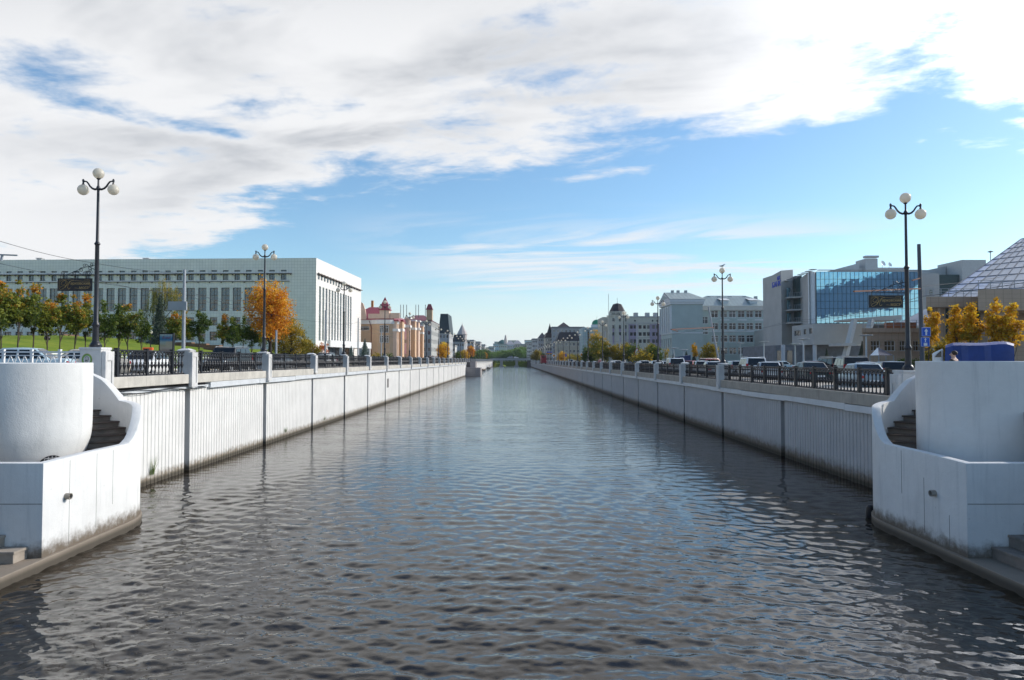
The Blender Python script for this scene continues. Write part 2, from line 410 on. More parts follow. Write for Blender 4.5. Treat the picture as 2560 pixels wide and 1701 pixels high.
# lawn mound on the left
def sm(t): t = max(0, min(1, t)); return t * t * (3 - 2 * t)
def lawn_z(x, y):
    e = sm((-x - 28) / 24) * sm((y - 26) / 12)
    return ZL - .3 + .22 * sm((-x - 28) / .8) + 3.0 * e + 1.9 * sm((-x - 60) / 14) * sm((y - 92) / 22)
def lawn():
    xs = np.concatenate([np.linspace(-28.2, -60, 34), np.linspace(-63, -150, 24)]); ys = np.linspace(26, 141, 60)
    vs = [(x, y, lawn_z(x, y)) for y in ys for x in xs]; n = len(xs)
    fs = [(j * n + i, j * n + i + 1, (j + 1) * n + i + 1, (j + 1) * n + i) for j in range(len(ys) - 1) for i in range(n - 1)]
    o = MB().add(vs, fs).build('lawn', M_grass, smooth=60); S(o)
lawn()
# right planted strip in the car park
o = MB().box(42, 60, 112, 116, ZR - .2, ZR + .06).build('grass_strip', M_grass); S(o)
# far end: green banks narrowing under the bridge, land beyond
def far_land():
    mb = MB()
    for s in (-1, 1):
        xw = XL if s < 0 else 12.6
        pts = [(xw - .5 * (1 if s < 0 else -1), YEND, 4.3), (s * 4.4 - 1, YEND + 66, 0.0), (s * 4.4 - 1, YEND + 130, 0.), (s * 60, YEND + 130, 4.3), (s * 60, YEND, 4.3)]
        mb.poly(pts if s > 0 else pts[::-1])
        mb.poly([(xw, YEND + 8, -.1), (s * 4.4 - 1, YEND + 60, -.1), (s * 4.4 - 1, YEND + 66, .0), (xw, YEND, 4.3)])
    S(mb.build('green_embankment', M_grass))
    S(MB().box(-1500, 1500, YEND + 118, 2600, -1, 4.2).build('far_ground', M_grass))
far_land()

# ================================================================== canal walls
def canal_wall(s):
    X0 = XL if s < 0 else XR; zst = (3.9, 4.2) if s < 0 else (3.1, 3.4); zbm = (4.2, 4.64) if s < 0 else (3.4, 3.9)
    pitch = 10.2 if s < 0 else 10.75; y0 = 32.7 if s < 0 else 37.7; ys0 = 23.5
    root = empty('canal_wall', (X0, 25, 0))
    T(root, ('sunlit ribbed white canal wall with dark vertical joints on the left bank' if s < 0 else
             'shaded grey ribbed canal wall with dark vertical joints on the right bank'), 'canal wall')
    MB().box(X0 + s * .42, X0 + s * 1.2, ys0, YEND, -1.2, zbm[0] + .02).build('backing_wall', M_joint, root)
    L = pitch - .54
    def panel_mesh(L):
        mb = MB(); prof = []; y = 0.
        while y < L - .2:
            prof += [(0, y), (0, min(y + .24, L)), (.02, min(y + .25, L)), (.02, min(y + .295, L))]; y += .305
        prof += [(0, L), (.3, L)]; prof = [(.3, 0)] + prof
        vs = [(s * p[0], p[1], z) for z in (-1.0, zst[0] + .05) for p in prof]; n = len(prof)
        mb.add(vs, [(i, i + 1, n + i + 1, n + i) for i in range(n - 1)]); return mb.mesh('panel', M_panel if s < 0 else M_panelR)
    pm = panel_mesh(L); k = -1 if s < 0 else -1
    while y0 + k * pitch < YEND - pitch:
        ya = y0 + k * pitch + .27
        if ya > 12: link('panel', pm, root, (X0 + rnd.uniform(-.012, .012), ya, 0))
        k += 1
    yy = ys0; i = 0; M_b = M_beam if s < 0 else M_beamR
    bl = 20.4 if s < 0 else 21.5
    bm_ = MB().box(0, s * 1.45, .012, bl - .012, zbm[0], zbm[1]).mesh('beam', M_b, bevel=.02)
    while yy < YEND - bl:
        link('beam', bm_, root, (X0 - s * .2, yy, 0)); yy += bl
    sl = 6.8
    smh = MB().box(0, s * .3, 0.01, sl - .01, zst[0], zst[1] - .004).mesh('cover_strip', M_strip, bevel=.012)
    yy = ys0 + (11.3 if s < 0 else 0)
    while yy < YEND - sl:
        o = link('cover_strip', smh, root, (X0 - s * (.17 + rnd.random() * .02), yy, (rnd.random() - .5) * .03)); o.rotation_euler = (R(rnd.uniform(-.25, .25)), 0, 0); yy += sl
    if s < 0:   # the stretch next to the stair tower has lost its cover: thin strip and loose cables
        MB().box(X0 + .1, X0 - .3, ys0, ys0 + 11.2, 3.95, 4.08).build('thin_strip', M_strip, root)
        mb = MB()
        for q in range(3):
            mb.tube([(X0 + .16, ys0 + j * .9, 4.12 - q * .07 + .05 * math.sin(j * 1.3 + q * 2)) for j in range(13)], .016, 5)
        mb.build('cable', M_black, root)
        for (py_, h) in ((29.5, .9), (46.8, .45), (56.5, .4)):      # weeds rooted in the joints
            r = random.Random(int(py_ * 10)); w_ = MB()
            for q in range(34):
                b0 = Vector((X0 + .03, py_ + r.uniform(-.2, .2), .35 + r.random() * .15)); e = b0 + Vector((r.uniform(.02, .22), r.uniform(-.3, .3), r.uniform(.2, 1) * h))
                w_.poly([b0, b0 + Vector((0, .03, 0)), e])
            o = w_.build('weed_tuft', mk('weed_green', (.10, .15, .03), .8, .3), None)
            T(o, {29.5: 'tall thin weeds growing on the left canal wall nearest the stair tower', 46.8: 'small green weed at the waterline below the second dark joint', 56.5: 'tiny weed at the foot of the left wall farther along'}[py_], 'weed', 'weeds on the canal wall')
        MB().box(X0 + .03, X0 - .05, 84.9, 85.15, 1.9, 3.0).box(X0 + .03, X0 - .05, 85.6, 85.85, 1.9, 3.0).build('drain_slot', M_joint, root)
    return root
canal_wall(-1); canal_wall(1)

# ================================================================== balustrades
BAL = [(.06, .03), (.06, .07), (.035, .12), (.028, .30), (.05, .37), (.075, .45), (.078, .5), (.045, .55), (.062, .585), (.04, .62), (.03, .66), (.03, .84), (.055, .9), (.055, .935)]
def railing_mesh(L, npost, detail=True):
    mb = MB(); mb.box(-.05, .05, 0, L, .0, .065); mb.box(-.05, .05, 0, L, 1.105, 1.165); mb.box(-.03, .03, 0, L, .935, .975)
    n = max(1, round(L / .30)); d = L / n
    posts = [L * (i + .5) / npost for i in range(npost)] if npost else []
    for i in range(n):
        y = (i + .5) * d
        if any(abs(y - p) < d * .45 for p in posts): continue
        mb.lathe((0, y, 0), BAL, 6 if detail else 4, cap=False)
        for e in (-1, 1): mb.bar((0, y, .985), (0, y + e * d * .42, 1.10), .03, .045)
        mb.sphere((0, y, 1.0), .032, 5, 4)
    for p in posts:
        mb.box(-.07, .07, p - .07, p + .07, 0, 1.2); mb.box(-.085, .085, p - .085, p + .085, 1.2, 1.235)
        mb.box(-.085, .085, p - .085, p + .085, .0, .12)
    return mb.mesh('railing_panel', M_iron)
def pillar_mesh(s, tall, H):
    """s points away from the water; origin at beam top, canal face of the block"""
    mb = MB(); m = 1
    mb.prism([(s * .07, -.29), (s * .62, -.29), (s * .62, .29), (s * .07, .29)], -.02, H - .09)
    mb.prism([(s * .03, -.25), (s * .62, -.33), (s * .66, .33), (s * .03, .33)], [H - .09] * 4, H - .03)
    mb.add([(s * .0, -.33, H - .03), (s * .68, -.33, H - .03), (s * .68, .33, H - .03), (s * .0, .33, H - .03), (s * .2, -.14, H + .06), (s * .48, -.14, H + .06), (s * .48, .14, H + .06), (s * .2, .14, H + .06)],
           [(0, 1, 5, 4), (1, 2, 6, 5), (2, 3, 7, 6), (3, 0, 4, 7), (4, 5, 6, 7), (3, 2, 1, 0)])
    lo = -.62 if tall else -.36
    for y0, y1 in ((-.3, -.17), (.17, .3)): mb.box(-s * .1, s * .07, y0, y1, lo, H - .12)       # pilaster with a sunken field
    mb.box(-s * .1, s * .07, -.17, .17, lo, lo + .2); mb.box(-s * .1, s * .07, -.17, .17, H - .34, H - .12); mb.box(-s * .065, s * .07, -.17, .17, lo + .2, H - .34)
    return mb.mesh('pillar', M_pillar, bevel=.012)
def balustrade(s):
    X0 = XL if s < 0 else XR; zb = 4.64 if s < 0 else 3.9; H = 1.16 if s < 0 else 1.17; X0 -= s * .24
    root = empty('balustrade', (X0 + s * .3, 26, zb))
    T(root, ('black iron balustrade between pale stone pillars on the sunlit left bank' if s < 0 else 'black iron balustrade between grey stone pillars on the shaded right bank'), 'balustrade')
    if s < 0: ps = [25.55] + [32.7 + 10.18 * k for k in range(51)]
    else: ps = [25.9] + [48.5 + 10.75 * k for k in range(46)]
    pm = pillar_mesh(s, True, H); pm2 = pillar_mesh(s, False, H); cache = {}
    for i, y in enumerate(ps):
        if i == 0: continue
        tall = (i % 2 == 0) if s < 0 else True
        link('pillar', pm if (tall or i == 1) else pm2, root, (X0, y, zb))
    for i in range(len(ps) - 1):
        a = ps[i] + (.3 if i else .28); b = ps[i + 1] - .29; L = round(b - a, 2); key = (L, i < 12)
        if i == 0 and s < 0: npost = 3
        elif i == 0: npost = 10
        else: npost = 4 if s < 0 else 4
        if key not in cache: cache[key] = railing_mesh(L, npost, i < 12)
        link('railing_panel', cache[key], root, (X0 + s * .33, a, zb)).scale = (1, 1, .93 if s < 0 else .89)
    return ps
PL = balustrade(-1); PR = balustrade(1)
# pedestals of the two front lamps
def emblem(root, x, y, z):
    """green ring with a bearded face, painted on the pedestal's front"""
    def ring(r0, r1, yy, name, m, n=36):
        mb = MB(); vs = []
        for k in range(n):
            a = 2 * math.pi * k / n; vs += [(x + r0 * .86 * math.cos(a), yy, z + r0 * math.sin(a)), (x + r1 * .86 * math.cos(a), yy, z + r1 * math.sin(a))]
        mb.add(vs, [(2 * k, 2 * k + 1, (2 * k + 3) % (2 * n), (2 * k + 2) % (2 * n)) for k in range(n)])
        return mb.build(name, m, root)
    ring(.15, .215, y - .004, 'emblem_ring', mk('emblem_green', (.16, .33, .07), .7, .25, 8)); ring(.215, .232, y - .004, 'emblem_edge', mk('emblem_ochre', (.45, .33, .2), .7))
    mb = MB(); P = lambda pts: mb.tube([(x + a, y - .006, z + b) for a, b in pts], .008, 4)
    P([(-.07, .03), (-.065, .08), (-.03, .11), (.02, .11), (.06, .07), (.06, .0), (.05, -.03)])
    P([(-.06, -.0), (-.05, -.07), (-.01, -.12), (.04, -.07)]); P([(-.04, .02), (-.01, .025)]); P([(.02, .02), (.045, .025)])
    P([(-.05, -.03), (-.01, -.025), (.03, -.035)]); P([(-.03, -.05), (.0, -.06), (.02, -.05)])
    mb.build('emblem_face', M_black, root)
def pedestal(s):
    X0 = XL if s < 0 else XR; X0 -= s * .3; zb = 4.64 if s < 0 else 3.9; top = 5.78 if s < 0 else 4.92; y = 25.6 if s < 0 else 25.9
    root = empty('lamp_pedestal', (X0 + s * .3, y, zb - .6))
    T(root, 'white lamp pedestal with a round green emblem beside the left stair tower' if s < 0 else 'weathered grey lamp pedestal beside the right stair tower', 'pedestal')
    MB().box(X0 + s * .02, X0 + s * .8, y - .32, y + .32, zb - .6, top - .1).box(X0 + s * .0, X0 + s * .84, y - .34, y + .36, top - .1, top).build('block', M_pillar, root, bevel=.02)
    mb = MB()
    for y0, y1 in ((-.28, -.15), (.15, .28)): mb.box(X0 - s * .14, X0 + s * .016, y + y0, y + y1, zb - .7, top - .15)
    mb.box(X0 - s * .14, X0 + s * .016, y - .15, y + .15, zb - .7, zb - .4).box(X0 - s * .14, X0 + s * .016, y - .15, y + .15, top - .5, top - .15).box(X0 - s * .1, X0 + s * .016, y - .15, y + .15, zb - .4, top - .5)
    mb.build('pilaster', M_pillar, root, bevel=.012)
    if s < 0: emblem(root, X0 - .53, y - .32, top - .46)
    return X0 + s * .42, y, top
PEDL = pedestal(-1); PEDR = pedestal(1)

# ================================================================== street lamps
def lamp_proto():
    r = empty('street_lamp', (0, 0, 0))
    MB().prism([(.2 * math.cos(R(45 * k + 22.5)) * 1.08, .2 * math.sin(R(45 * k + 22.5)) * 1.08) for k in range(8)], -.01, .1).lathe((0, 0, 0), [(.19, .1), (.17, .16), (.13, .2), (.125, .24)], 14).build('base', M_ironpost, r, smooth=35)
    MB().lathe((0, 0, 0), [(.115, .22), (.108, .75), (.11, .78), (.135, .82), (.135, .87), (.10, .93), (.085, .97), (.078, 2.2), (.072, 3.84), (.075, 3.85), (.105, 3.89), (.105, 3.91), (.07, 3.96), (.055, 4.0), (.045, 5.92), (.062, 5.94), (.075, 6.0), (.062, 6.06), (.035, 6.1), (.032, 6.36)], 14).build('pole', M_ironpost, r, smooth=35)
    for s in (-1, 1):
        pts = [(.03, 5.99), (.12, 5.965), (.22, 6.0), (.31, 6.08), (.38, 6.19), (.44, 6.26), (.51, 6.275), (.56, 6.25)]
        MB().tube([(s * a, 0, b) for a, b in pts], [.045, .042, .038, .035, .032, .03, .028, .03], 8).lathe((s * .57, 0, 6.12), [(.055, 0), (.045, .05), (.03, .09), (.04, .16), (.045, .2), (.02, .24)], 8).build('arm', M_ironpost, r, smooth=40)
        MB().sphere((s * .57, 0, 5.95), .2, 20, 12).build('globe', M_globe, r, smooth=60)
    MB().lathe((0, 0, 6.34), [(.05, 0), (.075, .03), (.06, .06)], 10).build('globe_cup', M_ironpost, r, smooth=40)
    MB().sphere((0, 0, 6.57), .2, 20, 12).build('globe', M_globe, r, smooth=60)
    return r
LP = lamp_proto()
ORD = ['nearest', 'second', 'third', 'fourth', 'fifth', 'sixth', 'seventh', 'eighth', 'ninth', 'tenth', 'eleventh', 'twelfth', 'thirteenth', 'fourteenth', 'fifteenth', 'sixteenth', 'seventeenth', 'eighteenth', 'nineteenth', 'twentieth', 'twenty-first', 'twenty-second', 'twenty-third', 'twenty-fourth', 'twenty-fifth', 'twenty-sixth']
LL = {0: 'tall black three-globe lamp post on the emblem pedestal, a hanging sign on its left', 1: 'black three-globe lamp post in front of the big orange tree', 2: 'black three-globe lamp post in front of the finned side of the white office block',
      3: 'black three-globe lamp post in front of the peach house and its red pointed turret'}
LR = {0: 'tall black three-globe lamp post by the right stair tower, a hanging sign on its left', 1: 'black three-globe lamp post with a gull on its top globe, before the pale blue building', 2: 'black three-globe lamp post before the corner of the pale blue pedimented building', 3: 'black three-globe lamp post before the cream house with a dark roofed tower'}
yl = [25.6] + [PL[i] for i in range(2, 52, 2)]; yr = [25.9] + [48.5 + 21.5 * k for k in range(24)]
GULL = None
for s, ys_, dic in ((-1, yl, LL), (1, yr, LR)):
    for i, y in enumerate(ys_):
        X0 = (XL if s < 0 else XR) - s * .26; side = 'left' if s < 0 else 'right'
        loc = (PEDL if s < 0 else PEDR) if i == 0 else (X0 + s * .34, y, (4.64 + 1.21) if s < 0 else (3.9 + 1.22))
        lab = dic.get(i, f'{ORD[min(i, 25)]} black three-globe lamp post from the viewer along the {side} balustrade')
        g = f'three-globe lamp posts along the {side} balustrade'
        if s < 0 and i == 0: LP.location = loc; T(LP, lab, 'street lamp', g)
        else: inst(LP, 'street_lamp', lab, 'street lamp', g, loc)
        if s > 0 and i == 1: GULL = (loc[0], loc[1], loc[2] + 6.77)

# ================================================================== hanging signs
def spiral(cx, cz, r, a0, turns, n=16, y=0):
    return [(cx + r * (1 - .75 * k / n) * math.cos(a0 + turns * 6.283 * k / n), y, cz + r * (1 - .75 * k / n) * math.sin(a0 + turns * 6.283 * k / n)) for k in range(n + 1)]
def text_mesh(body, size, mat, ext=.004, shear=0, align='CENTER', xs=1.):
    cu = bpy.data.curves.new('lettering', 'FONT'); cu.body = body; cu.size = size; cu.extrude = ext; cu.shear = shear; cu.align_x = align
    o = bpy.data.objects.new('lettering', cu); COL.objects.link(o)
    dg = bpy.context.evaluated_depsgraph_get(); me = bpy.data.meshes.new_from_object(o.evaluated_get(dg))
    bpy.data.objects.remove(o); bpy.data.curves.remove(cu)
    me.transform(Matrix.Rotation(R(90), 4, 'X') @ Matrix.Scale(xs, 4, (1, 0, 0))); me.materials.clear(); me.materials.append(mat); return me
def hanging_sign(px, py, pz, label):
    """px,py,pz: lamp post axis and lamp foot height; the sign reaches out to the left"""
    Y = py - .0; r = empty('hanging_sign', (px - .1, py, pz + 2.05)); zc = pz + 2.36; x1 = px - .16; x0 = x1 - 1.3; h = .48
    MB().box(x0, x1, Y - .02, Y + .02, zc - h / 2, zc + h / 2).build('board', M_black, r, bevel=.006)
    zr = zc + h / 2 + .1
    MB().tube([(px - .06, Y, zr - .01), (x0 - .1, Y, zr + .02)], [.016, .013], 6).lathe((x0 - .1, Y, zr), [(.001, -.01), (.02, .02), (.001, .05)], 6).build('bracket_rod', M_iron, r)
    mb = MB()
    for xx in (x0 + .1, x1 - .15): mb.tube([(xx, Y, zr), (xx, Y, zc + h / 2 - .01)], .01, 5)
    mb.build('hanger', M_iron, r)
    sc_ = MB(); tb = lambda p: sc_.tube(p, .011, 5)
    tb([(x0 + .3, Y, zr + .02), (x0 + .62, Y, zr + .15), (x0 + .95, Y, zr + .3), (px - .06, Y, zr + .4)])
    tb(spiral(x0 + .2, zr + .1, .09, -1.2, -1.3, y=Y)); tb(spiral(x0 + .62, zr + .09, .08, 1.5, 1.4, y=Y)); tb([(x0 + .62, Y, zr + .17), (x0 + .8, Y, zr + .1), (x0 + .95, Y, zr + .01)])
    tb(spiral(x0 + .88, zr + .22, .09, .6, 1.4, y=Y)); tb(spiral(x0 + 1.0, zr + .08, .08, -1.2, 1.5, y=Y)); tb(spiral(x0 + 1.18, zr + .12, .12, 1.4, -1.6, y=Y))
    tb(spiral(x0 + 1.0, zr + .39, .075, -.6, -1.3, y=Y)); tb(spiral(x0 + 1.27, zr + .42, .07, -.8, -1.3, y=Y)); tb([(x0 + 1.05, Y, zr + .44), (x0 + 1.2, Y, zr + .33), (px - .07, Y, zr + .22)])
    tb(spiral(x0 + 1.22, zr + .27, .09, 1, 1.2, y=Y)); sc_.build('scrollwork', M_iron, r)
    g = MB(); yf = Y - .027
    def st(pts, rr=.0065): g.tube([(x0 + a * 1.3, yf, zc - h / 2 + b * h) for a, b in pts], rr, 5)
    st([(.055, .28), (.06, .86), (.12, .93), (.3, .9), (.55, .8), (.8, .75), (.93, .78), (.94, .86), (.85, .88), (.76, .84)], .005)
    st([(.95, .55), (.94, .3), (.88, .2), (.72, .16), (.5, .24)], .005)
    # the big swash initial
    st([(.08, .74), (.12, .84), (.2, .86), (.25, .74), (.23, .55), (.16, .45), (.11, .5), (.12, .66), (.19, .8), (.25, .84), (.29, .72), (.27, .5), (.22, .3), (.15, .14), (.09, .1), (.06, .18), (.1, .32), (.2, .42), (.28, .46)], .008)
    st([(.37, .78), (.3, .55), (.25, .35), (.22, .22)], .008); st([(.46, .78), (.43, .84), (.37, .72), (.31, .45), (.3, .25), (.33, .16), (.38, .24)], .009)
    g.build('initial_and_flourish', M_gold, r)
    m1 = text_mesh('арковский', .145, M_gold, .003); link('lettering', m1, r, (x0 + .86, yf + .004, zc + .0), 0)
    m2 = text_mesh('мост', .155, M_gold, .003); link('lettering', m2, r, (x0 + 1.0, yf + .004, zc - .16), 0)
    T(r, label, 'hanging sign', 'black and gold bridge name signs'); return r
hanging_sign(PEDL[0], PEDL[1], PEDL[2], 'black and gold scrollwork sign hung from the nearest left lamp post')
hanging_sign(PEDR[0], PEDR[1], PEDR[2] + .25, 'black and gold scrollwork sign hung from the nearest right lamp post')

# ================================================================== the two stair towers
def stair_tower(s):
    if s < 0: cx, cy, fx, rd, top, Rr = -15.07, 21.3, -11.95, 1.73, 5.22, 3.1
    else: cx, cy, fx, rd, top, Rr = 14.62, 21.3, 11.58, 1.77, 5.27, 3.02
    m = -1 if s < 0 else 1                 # +x of the left tower's own drawing points to the water
    def W(x, y, z): return (cx + (x if s < 0 else -x), y, z)
    root = empty('stair_tower', (cx, cy, 0))
    T(root, ('sunlit white round stair tower with a curved parapet on the left bank' if s < 0 else 'shaded white round stair tower with a curved parapet on the right bank'), 'stair tower')
    prof = [(1.2, 1.6), (1.50, 2.2), (1.59, 2.5), (1.68, 2.8), (1.71, 3.0), (1.725, 3.2), (1.73, 3.5), (1.73, 4.5)] if s < 0 else [(1.77, 1.2), (1.77, 2.0), (1.77, 3.2), (1.77, 4.4)]
    mb = MB(); mb.lathe((cx, cy, 0), prof + [(rd, top - .02), (rd - .02, top), (rd - .25, top), (rd - .25, top - .3)], 72); mb.build('drum', M_plast, root, smooth=40)
    if s < 0: MB().lathe((cx, cy, 0), [(1.16, 1.2), (1.16, 2.6)], 40).build('drum_core', M_plast, root, smooth=40)
    # outer parapet: front wall, canal face, then the arc that climbs to the bank
    th = .27; fxl = abs(fx - cx)           # local x of the canal face
    def rim(a):
        P = [(-1, 2.68), (0, 2.7), (7, 2.85), (28, 3.75), (45, 3.84), (60, 3.9), (77, 4.6), (88, 4.85), (105, 5.2), (130, 5.2)]
        for (a0, z0), (a1, z1) in zip(P, P[1:]):
            if a <= a1: return z0 + (z1 - z0) * (a - a0) / (a1 - a0)
        return 5.2
    outer = [(-3.2, 17.5, 2.68), (fxl, 17.5, 2.67), (fxl, 19.4, 2.70), (fxl, 21.3, 2.70)]
    inner = [(-3.2, 17.5 + th, 2.68), (fxl - th, 17.5 + th, 2.67), (fxl - th, 19.4, 2.70), (fxl - th, 21.3, 2.70)]
    for k in range(1, 37):
        a = k * 3.0; z = rim(a); outer.append((fxl * math.cos(R(a)), cy + Rr * math.sin(R(a)), z)); inner.append(((fxl - th) * math.cos(R(a)), cy + (Rr - th) * math.sin(R(a)), z))
    n = len(outer); zb = -.8
    vs = [W(x, y, z) for x, y, z in outer] + [W(x, y, z) for x, y, z in inner] + [W(x, y, zb) for x, y, z in outer] + [W(x, y, zb) for x, y, z in inner]
    fs = []
    for i in range(n - 1): fs += [(i, i + 1, n + i + 1, n + i), (i, 2 * n + i, 2 * n + i + 1, i + 1), (n + i, n + i + 1, 3 * n + i + 1, 3 * n + i)]
    fs += [(0, n, 3 * n, 2 * n), (n - 1, 2 * n - 1, 4 * n - 1, 3 * n - 1)]
    MB().add(vs, fs).build('parapet', M_plast, root, smooth=25, bevel=.015)
    # wide ledge at the water
    lo = [(-3.4, 12.5), (fxl + .16, 12.5), (fxl + .10, 17.5), (fxl + .06, 21.3)] + [((fxl + .06) * math.cos(R(a)), cy + (Rr + .06) * math.sin(R(a))) for a in range(6, 91, 6)] + [(-3.4, cy + Rr + .06)]
    MB().prism([W(x, y, 0)[:2] for x, y in lo], -.8, .27).build('ledge', M_ledge, root, bevel=.02)
    # landing and the spiral flight
    MB().prism([W(x, y, 0)[:2] for x, y in ((-3.2, 17.7), (fxl - .2, 17.7), (fxl - .2, 21.3), (0, 21.3), (-3.2, 21.3))], .3, 1.75).build('landing', M_stair, root)
    z = 1.9; a = -6.
    while a < 150:
        st = MB(); no = MB(); arc = [a + 9.4 * j / 3 for j in range(4)]
        P = [(1.1 * math.cos(R(q)), cy + 1.1 * math.sin(R(q))) for q in arc] + [((fxl - th + .05) * math.cos(R(q)), cy + (Rr - th + .05) * math.sin(R(q))) for q in arc[::-1]]
        st.prism([W(x, y, 0)[:2] for x, y in P], 1.0, z - .05); 
        P2 = [(1.1 * math.cos(R(q)), cy + 1.1 * math.sin(R(q))) for q in [arc[0] - 1.4] + arc[1:]] + [((fxl - th + .05) * math.cos(R(q)), cy + (Rr - th + .05) * math.sin(R(q))) for q in (arc[:0:-1] + [arc[0] - 1.4])]
        st.prism([W(x, y, 0)[:2] for x, y in P2], z - .05, z, 1)
        st.build('step', [M_stair, M_nosing], root); z += .185; a += 9.4
    # steps outside, down to the ledge
    yf, yb = (17.0, 17.5) if s < 0 else (16.35, 17.5)
    z = .27; x = fxl - .36 if s < 0 else fxl - .62
    for k in range(6):
        h = .3; sb = MB().box(W(x, 0, 0)[0], W(-3.3, 0, 0)[0], yf, yb - .005, z, z + h - .07).box(W(x + .03, 0, 0)[0], W(-3.3, 0, 0)[0], yf - .02, yb - .005, z + h - .07, z + h)
        sb.build('lower_step', M_stair if s > 0 else mk('warm_step_concrete', (.36, .31, .26), .9, .2, 3, .2), root, bevel=.012); x -= .58 if s < 0 else .42; z += h
    # pour joints and a crack in the painted concrete
    Mc = mk('crack_dark', (.10, .095, .09), .9, .3, 8); xo = W(fxl, 0, 0)[0]; d_ = -s; J = MB()
    for yj, za, zb_ in ((18.55, .35, 2.6), (19.75, .5, 2.62), (20.55, 1.0, 2.6)) if s < 0 else ((20.4, 1.35, 2.62), (18.2, .4, 1.2), (19.3, .45, 2.0)): J.box(xo - d_ * .01, xo + d_ * .0035, yj, yj + (.007 if s < 0 else .014), za, zb_)
    J.box(W(fxl - .02, 0, 0)[0], W(-3, 0, 0)[0], 17.4965, 17.51, 1.63, 1.645)
    J.build('pour_joint', Mc, root)
    # drain pipe
    yp = 18.4 if s < 0 else 18.8; zp = 1.66; xf = W(fxl, 0, 0)[0]; d = -s
    pm_ = MB(); n = 14; vs = []
    for (q, r_) in ((-.1, .085), (.14, .085), (.14, .068), (-.02, .068)): vs += [(xf + d * q, yp + r_ * math.cos(6.283 * k / n), zp + r_ * math.sin(6.283 * k / n)) for k in range(n)]
    pm_.add(vs, [(i * n + k, i * n + (k + 1) % n, (i + 1) * n + (k + 1) % n, (i + 1) * n + k) for i in range(3) for k in range(n)])
    pm_.add(vs[3 * n:], [tuple(range(n))], 1)
    pm_.build('drain_pipe', [mk('pipe_grey', (.3, .27, .23), .7, .3, 6), M_black], root, smooth=40)
    if s < 0:   # round vent with bars low on the drum
        av = R(-34); c = Vector((cx + 1.60 * math.cos(av), cy + 1.60 * math.sin(av), 2.12)); t_ = Vector((-math.sin(av), math.cos(av), 0)); nr = Vector((math.cos(av), math.sin(av), -.2)).normalized(); u_ = t_.cross(nr) * -1
        o = MB().poly([c + nr * .05 + t_ * .38 * math.cos(q * .2618) + u_ * .38 * math.sin(q * .2618) for q in range(24)]).build('vent_opening', M_black, root)
        g = MB(); 
        for q in range(-3, 4):
            w_ = math.sqrt(max(0, .37 ** 2 - (q * .1) ** 2)); g.tube([c + nr * .08 + t_ * q * .1 - u_ * w_, c + nr * .08 + t_ * q * .1 + u_ * w_], .012, 5); g.tube([c + nr * .08 + u_ * q * .1 - t_ * w_, c + nr * .08 + u_ * q * .1 + t_ * w_], .012, 5)
        g.build('vent_grille', M_conc, root)
    else:
        MB().tube([W(fxl - 1.15, 17.45, .5), W(fxl - 1.1, 17.44, .85)], .03, 6).build('stub_pipe', M_pole, root)
    return root
stair_tower(-1); stair_tower(1)
# black rubber fender beside the right tower
o = MB(); c_ = at(2176, 1271, 23.2)
o.lathe((c_.x, c_.y, -.1), [(.09, 0), (.14, .08), (.15, .28), (.13, .46), (.06, .52)], 12); o = o.build('fender', M_black, smooth=40); T(o, 'black rubber fender at the waterline by the right stair tower', 'fender')
# ================================================================== trees
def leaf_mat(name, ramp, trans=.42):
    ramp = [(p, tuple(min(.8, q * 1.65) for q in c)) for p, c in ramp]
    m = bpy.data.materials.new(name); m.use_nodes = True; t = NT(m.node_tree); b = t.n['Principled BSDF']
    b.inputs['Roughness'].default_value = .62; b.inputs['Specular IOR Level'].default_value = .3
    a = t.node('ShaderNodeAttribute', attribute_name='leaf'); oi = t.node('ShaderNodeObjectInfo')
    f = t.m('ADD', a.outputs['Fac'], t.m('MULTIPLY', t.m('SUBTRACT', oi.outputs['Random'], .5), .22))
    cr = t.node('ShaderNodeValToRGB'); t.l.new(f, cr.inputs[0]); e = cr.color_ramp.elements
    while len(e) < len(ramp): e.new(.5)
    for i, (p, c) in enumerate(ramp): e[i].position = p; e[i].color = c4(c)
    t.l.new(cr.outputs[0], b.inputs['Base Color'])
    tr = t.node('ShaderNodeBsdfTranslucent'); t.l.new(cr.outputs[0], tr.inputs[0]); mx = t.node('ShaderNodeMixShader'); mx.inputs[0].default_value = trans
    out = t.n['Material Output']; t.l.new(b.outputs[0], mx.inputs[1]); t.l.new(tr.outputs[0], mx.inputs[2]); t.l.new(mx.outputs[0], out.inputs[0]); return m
G0, G1, G2 = (.028, .048, .010), (.055, .085, .014), (.10, .125, .02)
OR1, OR2, OR3 = (.40, .16, .015), (.52, .23, .02), (.62, .33, .03)
LM_maple = leaf_mat('turning_maple_leaves', [(0., (.030, .045, .010)), (.30, (.09, .115, .018)), (.62, (.17, .17, .022)), (.80, (.26, .13, .015)), (1., (.42, .17, .02))])
LM_green = leaf_mat('green_maple_leaves', [(0., G0), (.5, G1), (.85, G2), (1., (.22, .18, .02))])
LM_orange = leaf_mat('orange_leaves', [(0., (.26, .11, .012)), (.4, (.46, .19, .014)), (.7, (.60, .27, .018)), (1., (.70, .38, .03))])
LM_olive = leaf_mat('olive_yellow_leaves', [(0., (.07, .07, .01)), (.4, (.16, .13, .016)), (.75, (.30, .21, .02)), (1., (.48, .28, .02))])
LM_gold = leaf_mat('golden_leaves', [(0., (.20, .15, .012)), (.35, (.40, .22, .014)), (.7, (.60, .30, .018)), (1., (.72, .42, .03))])
LM_red = leaf_mat('red_leaves', [(0., (.2, .04, .015)), (.5, (.36, .09, .02)), (1., (.5, .2, .05))])
